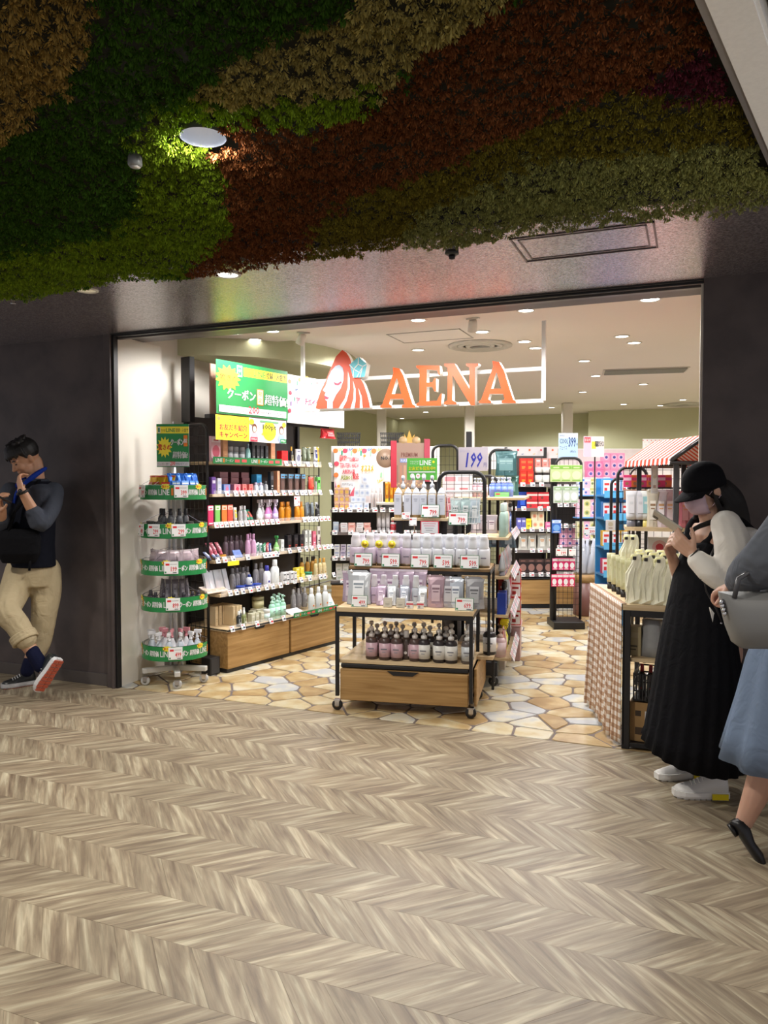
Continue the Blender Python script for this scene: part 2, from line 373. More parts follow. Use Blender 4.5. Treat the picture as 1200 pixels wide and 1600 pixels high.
for (i, j), p in sites.items():
    x0_, x1_, y0_, y1_ = -4.95, 3.1, YF + .012, 12.9
    poly = [(max(x0_, p[0] - .6), max(y0_, p[1] - .6)), (min(x1_, p[0] + .6), max(y0_, p[1] - .6)), (min(x1_, p[0] + .6), p[1] + .6), (max(x0_, p[0] - .6), p[1] + .6)]
    if p[0] < x0_ or p[0] > x1_: continue
    for di in range(-3, 4):
        for dj in range(-3, 4):
            q_ = sites.get((i + di, j + dj))
            if q_ is None or (di == 0 and dj == 0): continue
            a, b_ = q_[0] - p[0], q_[1] - p[1]; ln = math.hypot(a, b_); poly = clip(poly, a / ln, b_ / ln, (a * (p[0] + q_[0]) + b_ * (p[1] + q_[1])) / 2 / ln - .0065)
            if len(poly) < 3: break
        if len(poly) < 3: break
    if len(poly) < 3: continue
    P2 = []                        # cut the corners so each stone is worn
    for k in range(len(poly)):
        a, b_, c = poly[k - 1], poly[k], poly[(k + 1) % len(poly)]; t = .12
        P2 += [(b_[0] + (a[0] - b_[0]) * t, b_[1] + (a[1] - b_[1]) * t), (b_[0] + (c[0] - b_[0]) * t, b_[1] + (c[1] - b_[1]) * t)]
    cx_, cy_ = sum(q_[0] for q_ in P2) / len(P2), sum(q_[1] for q_ in P2) / len(P2)
    px, py = proj(cx_, cy_, 0); vis = -40 < px < 1150 and cx_ > -3.9 and cx_ < 1.2 and cy_ < 10.5
    stones.append((0 if vis else 1, cy_, P2, (cx_, cy_)))
stones.sort(key=lambda q: (q[0], q[1]))
def stone_geo(P2, c):
    n = len(P2); z = rnd.uniform(-.0012, .0012); I = [(c[0] + (x - c[0]) * .965, c[1] + (y - c[1]) * .965) for x, y in P2]
    vs = [(x, y, -.0045) for x, y in P2] + [(x, y, z) for x, y in I]
    return vs, [tuple(range(n, 2 * n))] + [(i, (i + 1) % n, n + (i + 1) % n, n + i) for i in range(n)]
def stone_mesh(g):
    V = []; F = []; T = []
    for P2, c in g: vs, fs = stone_geo(P2, c); o = len(V); V += vs; F += [tuple(i + o for i in f) for f in fs]; T += [rnd.choice([.05, .15, .3, .4, .55, .75, .95]) + rnd.uniform(-.05, .05)] * len(vs)
    me = bpy.data.meshes.new('paving_stone'); me.from_pydata(V, [], F); me.materials.append(mst); a = me.attributes.new('tone', 'FLOAT', 'POINT'); a.data.foreach_set('value', T); return me
for q_ in stones[:300]: obj('paving_stone', stone_mesh([(q_[2], q_[3])]), floorS)
o = obj('paving_stones', stone_mesh([(q_[2], q_[3]) for q_ in stones[300:]]), floorS); o['kind'] = 'stuff'

# ---- moss ceiling
def inpoly(x, y, P):
    c = False
    for i in range(len(P)):
        (x1, y1), (x2, y2) = P[i], P[i - 1]
        if (y1 > y) != (y2 > y) and x < (x2 - x1) * (y - y1) / (y2 - y1) + x1: c = not c
    return c
PATCH = [('tan', [(-400, -400), (155, -400), (158, 60), (150, 100), (110, 165), (60, 205), (0, 238), (-400, 400)]),
 ('khaki', [(300, 168), (345, 130), (400, 105), (470, 85), (545, 60), (562, 10), (600, -60), (600, -400), (1040, -400), (1030, -5), (900, 5), (860, 8), (800, 12), (765, 35), (700, 85), (660, 110), (635, 130), (610, 165), (590, 150), (520, 160), (470, 165), (400, 190), (340, 185)]),
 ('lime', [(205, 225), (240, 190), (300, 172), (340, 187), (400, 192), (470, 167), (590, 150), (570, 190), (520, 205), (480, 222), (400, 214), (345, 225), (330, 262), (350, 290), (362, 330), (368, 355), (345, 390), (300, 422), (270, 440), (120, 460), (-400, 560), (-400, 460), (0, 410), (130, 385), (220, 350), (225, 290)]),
 ('purple', [(985, 160), (1040, 120), (1090, 105), (1250, 100), (1150, 168), (1090, 172), (1040, 175)]),
 ('olive', [(470, 500), (485, 385), (505, 345), (600, 300), (700, 270), (800, 215), (880, 185), (1000, 170), (1300, 165), (1300, 260), (1190, 240), (1000, 245), (870, 262), (760, 300), (680, 330), (620, 385), (600, 500)]),
 ('sage', [(600, 500), (620, 385), (680, 330), (760, 300), (870, 262), (1000, 245), (1190, 240), (1500, 250), (1500, 500)]),
 ('rust', [(368, 355), (362, 330), (350, 290), (330, 262), (345, 225), (400, 214), (480, 222), (520, 205), (570, 190), (610, 165), (660, 110), (765, 35), (860, 8), (1040, -400), (1600, -400), (1300, 165), (880, 185), (700, 270), (505, 345), (470, 500), (280, 500), (300, 422), (345, 390)])]
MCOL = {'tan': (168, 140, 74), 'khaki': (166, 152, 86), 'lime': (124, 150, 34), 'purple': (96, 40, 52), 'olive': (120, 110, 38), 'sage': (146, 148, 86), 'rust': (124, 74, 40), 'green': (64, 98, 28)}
MLAB = {'tan': 'tan dried moss patch in the corner of the moss ceiling', 'khaki': 'khaki dried moss patch between dark green and rust moss on ceiling', 'lime': 'lime green moss patch around the lit round ceiling lamp', 'purple': 'small dark purple moss patch beside the white ceiling beam',
 'olive': 'dark olive moss patch between rust and sage moss on ceiling', 'sage': 'sage green moss patch edging the metal soffit above the orange sign', 'rust': 'rust brown moss patch across the middle of the ceiling', 'green': 'deep green moss patch covering the ceiling above the man'}
lampc = pd(322, 228, (2.43 - CAMH) * FPX / (HOR - 228))
pts = {k: [] for k in MCOL}
def mossedge(x): return Y0 + .035 * math.sin(x * 5) + .02 * math.sin(x * 13 + 1)
beam = [onz(1083, 0, ZL), onz(1200, 262, ZL)]; bd = (beam[1] - beam[0]).normalized()
sp = .0235; xi = -5.6
while xi < .6:
    yi = .9
    while yi < 3.25:
        x = xi + rnd.uniform(-.5, .5) * sp; y = yi + rnd.uniform(-.5, .5) * sp; yi += sp
        if y > mossedge(x): continue
        rel = (x - beam[0].x) * bd.y - (y - beam[0].y) * bd.x
        if rel > -.02: continue
        if math.hypot(x - lampc.x, y - lampc.y) < .078: continue
        px, py = proj(x, y, 2.42)
        if -x * sh + y * ch < .3: continue
        if px < -260 or px > 1320 or py < -330: continue
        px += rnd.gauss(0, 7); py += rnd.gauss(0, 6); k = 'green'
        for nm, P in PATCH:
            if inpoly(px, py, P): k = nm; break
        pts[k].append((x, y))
    xi += sp
nr = np.random.default_rng(3)
def tuft(nl):
    V = []
    for _ in range(nl):
        a, e = nr.uniform(0, 2 * math.pi), nr.uniform(.05, 1.25); rad = nr.uniform(.6, 1.15)
        d = np.array([math.cos(a) * math.sin(e), math.sin(a) * math.sin(e), -math.cos(e)]); root = d * nr.uniform(.35, .75) * rad; tip = d * rad + nr.normal(size=3) * .08
        sd = np.cross(d, nr.normal(size=3)); sd /= np.linalg.norm(sd) + 1e-9; w_ = nr.uniform(.05, .13)
        mid = root * .4 + tip * .6
        V += [root, mid + sd * w_, tip, mid - sd * w_]
    return np.array(V)
NL = 46; protos = [tuft(NL) for _ in range(8)]
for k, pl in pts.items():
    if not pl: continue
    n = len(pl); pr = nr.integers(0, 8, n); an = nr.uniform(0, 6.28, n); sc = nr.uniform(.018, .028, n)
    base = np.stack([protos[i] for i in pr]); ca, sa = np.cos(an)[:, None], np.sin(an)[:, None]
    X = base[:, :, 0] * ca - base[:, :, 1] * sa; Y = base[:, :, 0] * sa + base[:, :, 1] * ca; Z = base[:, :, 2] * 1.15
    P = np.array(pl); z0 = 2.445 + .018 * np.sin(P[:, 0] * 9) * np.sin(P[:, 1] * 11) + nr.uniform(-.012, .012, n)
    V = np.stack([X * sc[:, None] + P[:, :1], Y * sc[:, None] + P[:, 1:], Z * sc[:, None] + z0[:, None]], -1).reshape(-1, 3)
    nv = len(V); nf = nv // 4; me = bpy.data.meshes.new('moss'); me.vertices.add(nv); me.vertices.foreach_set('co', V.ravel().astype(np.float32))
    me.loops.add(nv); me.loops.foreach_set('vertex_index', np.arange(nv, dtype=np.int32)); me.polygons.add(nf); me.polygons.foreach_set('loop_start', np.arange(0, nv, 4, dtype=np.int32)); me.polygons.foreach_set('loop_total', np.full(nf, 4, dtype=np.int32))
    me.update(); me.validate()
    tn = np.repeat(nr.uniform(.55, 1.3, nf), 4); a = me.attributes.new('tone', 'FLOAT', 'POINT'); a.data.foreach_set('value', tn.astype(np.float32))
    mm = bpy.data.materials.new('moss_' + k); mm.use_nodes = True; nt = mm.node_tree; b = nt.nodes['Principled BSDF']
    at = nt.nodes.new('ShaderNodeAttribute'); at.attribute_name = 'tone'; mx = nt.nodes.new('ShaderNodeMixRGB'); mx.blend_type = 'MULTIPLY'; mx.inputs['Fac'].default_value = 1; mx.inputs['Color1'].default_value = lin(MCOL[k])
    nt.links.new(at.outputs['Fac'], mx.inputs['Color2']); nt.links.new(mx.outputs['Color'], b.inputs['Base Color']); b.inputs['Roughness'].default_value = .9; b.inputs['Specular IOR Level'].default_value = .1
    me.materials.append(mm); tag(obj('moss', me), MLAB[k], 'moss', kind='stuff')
bk = MB()
Pm = [(-6.2, .7), (beam[0].x - bd.x * 1.2 - .01, beam[0].y - bd.y * 1.2), (beam[1].x - .01, beam[1].y), (beam[1].x + .1, Y0 - .03), (-6.2, Y0 - .03)]
bk.prism(Pm, 2.525, 2.535, mat((30, 30, 18), .9)); struct('ceiling_moss_backing', bk)
# white metal beam along the moss, black slot, and pale panel beyond
def strip_along(name, off0, off1, z0, z1, m, dz=0):
    nx = Vector((bd.y, -bd.x, 0)); a = beam[0] - bd * 2.2; e = beam[1] + bd * (.62)
    P = [a + nx * off0, a + nx * off1, e + nx * off1, e + nx * off0]
    b_ = MB(); b_.prism([(p.x, p.y) for p in P], z0, z1, m); return struct(name, b_)
wm = mat((236, 234, 230), .4, .1, scale=90, bump=.4)
strip_along('trim_6', 0, .02, ZL - .05, ZL + .03, mat((150, 146, 144), .35, .5))
strip_along('trim_7', .02, .10, ZL - .058, ZL + .03, wm)
strip_along('trim_8', .10, .108, ZL - .05, ZL + .03, wm)
strip_along('trim_9', .108, .135, ZL - .0, ZL + .03, BLACK)
strip_along('ceiling_pale_panel', .135, 1.6, ZL - .04, ZL + .03, mat((215, 212, 206), .5))

# ------------------------------------------------------------------ lamps and ceiling fittings
lit = mat((255, 250, 240), .5, emit=14, name='lit_lens'); litw = mat((255, 250, 240), .5, emit=5, name='dim_lens'); rimw = mat((225, 222, 214), .4, vary=0)
def downlight(p, r, label, z, lens=lit, power=0, angle=140, rim=rimw, cat='downlight', grp=None, col=(1, .96, .9)):
    t = thing('downlight', label, 'downlight', (p.x, p.y, z), group=grp)
    obj('rim', MB().lathe([(r * 1.22, -.0), (r * 1.2, -.006), (r, -.008), (r * .92, -.002)], rim, 20), t)
    obj('lens', MB().lathe([(r * .93, -.003), (r * .5, -.004), (0, -.0045)], lens, 20), t)
    if power: l = lamp('downlight_lamp', 'SPOT', (0, 0, -.02), power, col, r * .8, angle, .5); l.parent = t
    return t
DL = [(368, 522, 'by the cream wall'), (400, 532, 'above the green banner'), (427, 519, 'near the sign post'), (653, 502, 'above the orange sign'), (752, 520, 'behind the letter E'), (653, 548, 'over the hatch corner'), (820, 487, 'above the hanging sign end'),
 (1012, 470, 'largest, by the dark pillar'), (969, 527, 'small one of a close pair'), (988, 537, 'brighter one of a close pair'), (911, 565, 'mid ceiling beside hanging frame'), (929, 588, 'before the ceiling grille'), (909, 613, 'far side of the frame'), (1003, 601, 'beyond the ceiling grille'),
 (973, 632, 'near the back wall'), (1030, 634, 'small, beside the round diffuser'), (1065, 625, 'beyond the round diffuser'), (861, 637, 'beside the middle ceiling post'), (850, 649, 'closest to the back wall'), (665, 644, 'between two white posts'), (628, 654, 'behind the sign letters'), (818, 535, 'mid ceiling near the diffuser'), (835, 545, 'beside the diffuser rim')]
for k, (px, py, wh) in enumerate(DL):
    p = onz(px, py, ZC - .0)
    front = p.y < 5.5
    z = ZC - (.022 if front else 0); p = onz(px, py, z)
    downlight(p, .052 if k != 7 else .06, 'lit round downlight in shop ceiling, ' + wh, z)
# the light those downlights give: one lamp per ceiling bay
for x, y in [(-3.0, 4.85), (-1.8, 4.8), (-.7, 4.8), (-2.6, 6.1), (-1.3, 6.1), (-.1, 6.2), (-3.2, 7.6), (-1.6, 7.6), (0, 7.6), (1.6, 7.2), (-3, 9.8), (-1.2, 9.8), (.8, 9.8), (-2, 11.8), (1, 11.8)]:
    lamp('shop_lamp', 'SPOT', (x, y, ZC - .04), 92, (1, .98, .97), .12, 165, .3)
downlight(onz(358, 432, ZL), .055, 'small lit round downlight in metal soffit', ZL, litw, 95, 130)
downlight(onz(140, 456, ZL), .05, 'small unlit beige round downlight in metal soffit', ZL, mat((190, 178, 150), .5, emit=.6))  # lens is unlit; weak emission put into its beige to lift it
for x, y, pw in [(-2.5, .2, 85), (-.6, -.6, 25), (.9, 2.2, 30), (-4.6, 2.4, 75)]: lamp('corridor_lamp', 'SPOT', (x, y, 2.40), pw, (1, .94, .84), .08, 130, .5)
ul_ = lamp('added_uplight', 'SPOT', (1.25, 2.2, 1.3), 26, (1, .97, .92), .08, 100, .6, rot=(R(180), R(-20), 0))  # unseen uplight added to brighten the white beam and pale panel
t = thing('recessed_lamp', 'round lit recessed lamp with dark baffle glowing among the moss', 'lamp', (lampc.x, lampc.y, 2.445))
obj('baffle', MB().lathe([(.068, -.008), (.071, -.006), (.071, .074), (.0, .076)], mat((24, 26, 30), .5), 28, caps=False), t)
obj('ring', MB().lathe([(.067, -.008), (.067, .07)], mat((40, 46, 58), .6), 28, caps=False), t)
obj('lens', MB().lathe([(.066, .071), (.03, .071), (0, .071)], mat((255, 240, 215), .5, emit=6), 28), t)
l = lamp('moss_lamp', 'SPOT', (0, 0, -.004), 80, (1, .95, .86), .03, 150, .5); l.parent = t
l2 = lamp('moss_glow', 'POINT', (0, 0, -.035), 2.2, (1, .97, .9), .02); l2.parent = t
def fitting(name, label, cat, p, z, parts):
    t = thing(name, label, cat, (p.x, p.y, z))
    for nm, mb in parts: obj(nm, mb, t)
    return t
dk = mat((60, 62, 60), .4, .3)
fitting('sensor', 'small dark round sensor hanging from the metal soffit', 'sensor', onz(705, 397, ZL), ZL, [('base', MB().lathe([(.03, 0), (.032, -.012), (.022, -.018)], dk, 14)), ('probe', MB().lathe([(.016, -.018), (.013, -.034), (0, -.036)], BLACK, 12))])
fitting('sprinkler', 'little white ceiling fitting in soffit above the man', 'sprinkler', onz(26, 468, ZL), ZL, [('plate', MB().lathe([(.028, 0), (.028, -.006), (.012, -.008)], rimw, 14)), ('nozzle', MB().lathe([(.012, -.008), (.008, -.03), (.018, -.034), (0, -.036)], CHROME, 12))])
p = onz(217, 260, 2.40)
fitting('moss_sensor', 'small grey round sensor poking out of the green moss', 'sensor', p, 2.44, [('housing', MB().lathe([(.02, 0), (.022, -.05), (.016, -.058)], mat((120, 122, 120), .4), 14)), ('face_disc', MB().lathe([(.016, -.058), (0, -.06)], mat((190, 186, 180), .3), 14))])
for px, py, lb, rz in ((475, 521, 'white ceiling spotlight above the sign frame post', .6), (738, 499, 'white ceiling spotlight between sign and lintel', -.2)):
    p = onz(px, py, ZC - .022); t = thing('spotlight', lb, 'spotlight', (p.x, p.y, ZC - .022), rz)
    obj('mount', MB().box((-.05, -.012, -.012), (.05, .012, 0), rimw), t)
    o = obj('lamp_head', MB().lathe([(.0, .0), (.026, -.004), (.03, -.02), (.034, -.085), (.028, -.082), (.0, -.075)], rimw, 14), t, (0, 0, -.012)); o.rotation_euler = (.5, .35, 0)
for px, py, r, lb in ((749, 541, .27, 'round white air diffuser in shop ceiling behind the letters'), (1065, 632, .28, 'round white air diffuser in far ceiling by the pillar')):
    p = onz(px, py, ZC); t = thing('air_diffuser', lb, 'diffuser', (p.x, p.y, ZC))
    for q_ in (1, .72, .46): obj('ring', MB().lathe([(r * q_, -.0), (r * q_, -.012), (r * (q_ - .13), -.02), (r * (q_ - .15), -.004)], mat((200, 196, 188), .5), 32), t)
    obj('grille', MB().box((-.1, -.035, -.018), (.1, .035, -.004), mat((120, 116, 110), .5)), t)
p = onz(1005, 580, ZC); t = thing('ceiling_grille', 'grey rectangular slatted ventilation grille set in shop ceiling', 'vent', (p.x, p.y, ZC), R(8))
obj('frame', MB().box((-.42, -.17, -.008), (.42, .17, -.002), mat((206, 200, 192), .5)), t)
for k in range(14): obj('slat', MB().box((-.4, -.15 + k * .0225, -.016), (.4, -.137 + k * .0225, -.008), mat((128, 126, 122), .4, .3)), t)
p = onz(672, 527, ZC); hb = MB()
for a, b_ in (((-.3, -.2), (.3, -.19)), ((-.3, .19), (.3, .2)), ((-.3, -.2), (-.29, .2)), ((.29, -.2), (.3, .2))): hb.box((a[0], a[1], -.004), (b_[0], b_[1], 0), mat((160, 152, 144), .5), .0005)
tag(obj('ceiling_hatch', hb, None, (p.x, p.y, ZC), R(0)), 'square access hatch outline in shop ceiling above sign letters', 'hatch')
for px, lb in ((596, 'slim white post under letter A behind posters'), (733, 'slim white post behind the 199 price board'), (885, 'slim white post behind the blue COOL board')):
    p = pd(px, 700, 11.2); b_ = MB().box((-.07, -.07, 0), (.07, .07, ZC), m_cream, .01); b_.box((-.085, -.085, 0), (.085, .085, .06), mat((190, 186, 178), .5), .004)
    tag(obj('white_post', b_, None, (p.x, p.y, 0), R(22)), lb, 'post')

# hanging sign
zs0, zs1 = 1.42 + 112 / 1200 * 6.24, 0
pa = ony(474, 5.55); pb = ony(848, 5.55)
sign = thing('hanging_sign', 'orange AENA letters with woman profile emblem on white hanging frame', 'sign', (pa.x, 5.55, 0), math.atan2(0, 1))
W = pb.x - pa.x; zt = CAMH + (HOR - 598) / FPX * pa.z; zb = CAMH + (HOR - 642) / FPX * pa.z
fm = mat((244, 242, 240), .4, vary=0); fr = MB()
for x in (0, W): fr.box((x - .014, -.014, zb), (x + .014, .014, ZC), fm)
fr.box((0, -.012, zb - .014), (W, .012, zb + .014), fm); fr.box((0, -.012, zt - .014), (W, .012, zt + .014), fm); obj('frame', fr, sign)
face = mat((238, 92, 40), .45, vary=0, name='orange_face'); side_w = mat((250, 246, 240), .5, vary=0)
def s2(px, py):                      # photo position on the sign plane
    q_ = ony(px, 5.50); return (q_.x - pa.x, CAMH + (HOR - py) / FPX * q_.z)
def ext(name, pts, m, y0, y1, ms=side_w, holes=()):
    cu = bpy.data.curves.new(name, 'CURVE'); cu.dimensions = '2D'; cu.fill_mode = 'BOTH'; cu.extrude = (y1 - y0) / 2
    for loop in [pts] + list(holes):
        s_ = cu.splines.new('POLY'); s_.points.add(len(loop) - 1)
        for i, (x, z) in enumerate(loop): s_.points[i].co = (x, z, 0, 1)
        s_.use_cyclic_u = True
    o = bpy.data.objects.new('t', cu); C.objects.link(o); me = bpy.data.meshes.new_from_object(o.evaluated_get(bpy.context.evaluated_depsgraph_get())); bpy.data.objects.remove(o)
    me.materials.clear(); me.materials.append(m); me.materials.append(ms)
    for p_ in me.polygons: p_.material_index = 0 if p_.normal.z > .9 else 1
    o = obj(name, me, sign, (0, (y0 + y1) / 2, 0)); o.rotation_euler = (R(90), 0, 0); return o
LET = {'A1': ([(597, 640), (601, 634), (617, 590), (621, 575), (628, 581), (634, 598), (645, 634), (648, 637), (648, 636), (626, 637), (626, 634), (628, 630), (624, 617), (608, 619), (606, 634), (608, 640)], [[(611, 612), (622, 610), (618, 596), (616, 597)]]),
 'E': ([(652, 636), (657, 630), (657, 583), (653, 575), (690, 571), (691, 587), (686, 582), (669, 581), (667, 600), (676, 600), (682, 596), (683, 612), (677, 608), (667, 608), (667, 627), (680, 628), (691, 618), (688, 632)], []),
 'N': ([(696, 634), (700, 628), (700, 580), (695, 571), (712, 571), (731, 604), (734, 608), (733, 576), (730, 570), (747, 568), (743, 576), (742, 632), (728, 615), (709, 586), (708, 627), (713, 632)], []),
 'A2': ([(749, 630), (755, 624), (770, 582), (775, 566), (784, 574), (792, 596), (803, 626), (804, 630), (786, 631), (786, 626), (784, 612), (766, 614), (763, 624), (766, 630)], [[(768, 605), (780, 604), (776, 588), (774, 587)]])}
LET2 = {}
def box_letters(c, x0, y0, x1, y1):   # a serif-like capital sized to its place on the sign
    v = {'A': ([(0, 0), (0, .05), (.06, .08), (.38, .86), (.36, 1), (.55, .97), (.66, .8), (.93, .08), (1, .05), (1, 0), (.62, 0), (.62, .05), (.70, .09), (.66, .22), (.29, .22), (.25, .09), (.33, .05), (.33, 0)], [[(.33, .34), (.61, .34), (.49, .72), (.46, .72)]]),
         'E': ([(0, 0), (0, .05), (.12, .09), (.12, .9), (0, .95), (0, 1), (.9, 1), (.92, .76), (.87, .76), (.8, .88), (.4, .9), (.4, .58), (.62, .58), (.7, .68), (.76, .68), (.76, .36), (.7, .36), (.62, .47), (.4, .47), (.4, .11), (.8, .12), (.94, .3), (1, .3), (.95, 0)], []),
         'N': ([(0, 0), (0, .05), (.1, .1), (.1, .9), (0, .95), (0, 1), (.3, 1), (.74, .38), (.74, .9), (.64, .95), (.64, 1), (1, 1), (1, .95), (.9, .9), (.9, -.02), (.78, -.02), (.24, .72), (.24, .1), (.36, .05), (.36, 0)], [])}[c]
    f = lambda P: [(x0 + a * (x1 - x0), y1 - b_ * (y1 - y0)) for a, b_ in P]
    return f(v[0]), [f(h) for h in v[1]]
for c, x0, y0, x1, y1 in (('A', 596, 576, 650, 638), ('E', 652, 573, 692, 635), ('N', 695, 570, 748, 633), ('A', 749, 566, 806, 631)):
    P, H = box_letters(c, x0, y0, x1, y1)
    f = lambda Q: [s2(px, py) for px, py in Q]
    o = ext('letter', f(P), face, -.075, -.012, holes=[f(h) for h in H])
f = lambda Q: [s2(440 + a / 2.857, 470 + b_ / 2.857) for a, b_ in Q]
hair = [(160, 484), (166, 455), (182, 405), (205, 360), (225, 310), (250, 255), (278, 226), (296, 238), (312, 262), (320, 290), (322, 340), (340, 350), (358, 352), (372, 375), (388, 420), (398, 462), (400, 480)]
ext('emblem_hair', f(hair), mat((232, 84, 52), .45, vary=0, name='emblem_orange'), -.075, -.02)
ext('emblem_face', f([(212, 484), (212, 452), (204, 446), (206, 432), (200, 424), (206, 414), (192, 404), (206, 382), (216, 350), (230, 318), (250, 296), (266, 292), (280, 304), (286, 330), (284, 360), (272, 395), (250, 425), (236, 455), (236, 484)]), mat((198, 208, 226), .5, vary=0), -.079, -.0755)
for Q in ([(262, 484), (290, 440), (303, 390), (304, 320), (312, 350), (311, 400), (298, 450), (280, 484)], [(315, 484), (328, 440), (330, 400), (326, 362), (338, 400), (338, 445), (332, 484)], [(356, 482), (358, 440), (350, 395), (364, 430), (369, 482)]):
    ext('emblem_strand', f(Q), mat((250, 246, 244), .4, vary=0), -.079, -.0755)
ext('emblem_eyelash', f([(240, 366), (257, 374), (273, 364), (277, 369), (262, 383), (246, 380)]), PINKRED, -.081, -.0792)
ext('emblem_lips', f([(200, 426), (212, 433), (222, 436), (212, 444), (202, 441)]), PINKRED, -.081, -.0792)
ext('emblem_gem', f([(313, 292), (354, 257), (390, 290), (380, 345), (330, 350)]), mat((110, 196, 212), .4, vary=0), -.09, -.02)
for a, b_ in (((354, 257), (352, 290)), ((313, 292), (332, 312)), ((390, 290), (372, 300)), ((332, 312), (352, 290)), ((352, 290), (372, 300)), ((372, 300), (360, 348)), ((332, 312), (330, 350)), ((332, 312), (365, 330)), ((345, 348), (372, 300))):
    dx, dy = b_[0] - a[0], b_[1] - a[1]; ln = math.hypot(dx, dy); nx, ny = -dy / ln * 1.6, dx / ln * 1.6
    ext('emblem_line', f([(a[0] + nx, a[1] + ny), (a[0] - nx, a[1] - ny), (b_[0] - nx, b_[1] - ny), (b_[0] + nx, b_[1] + ny)]), fm, -.092, -.0905)
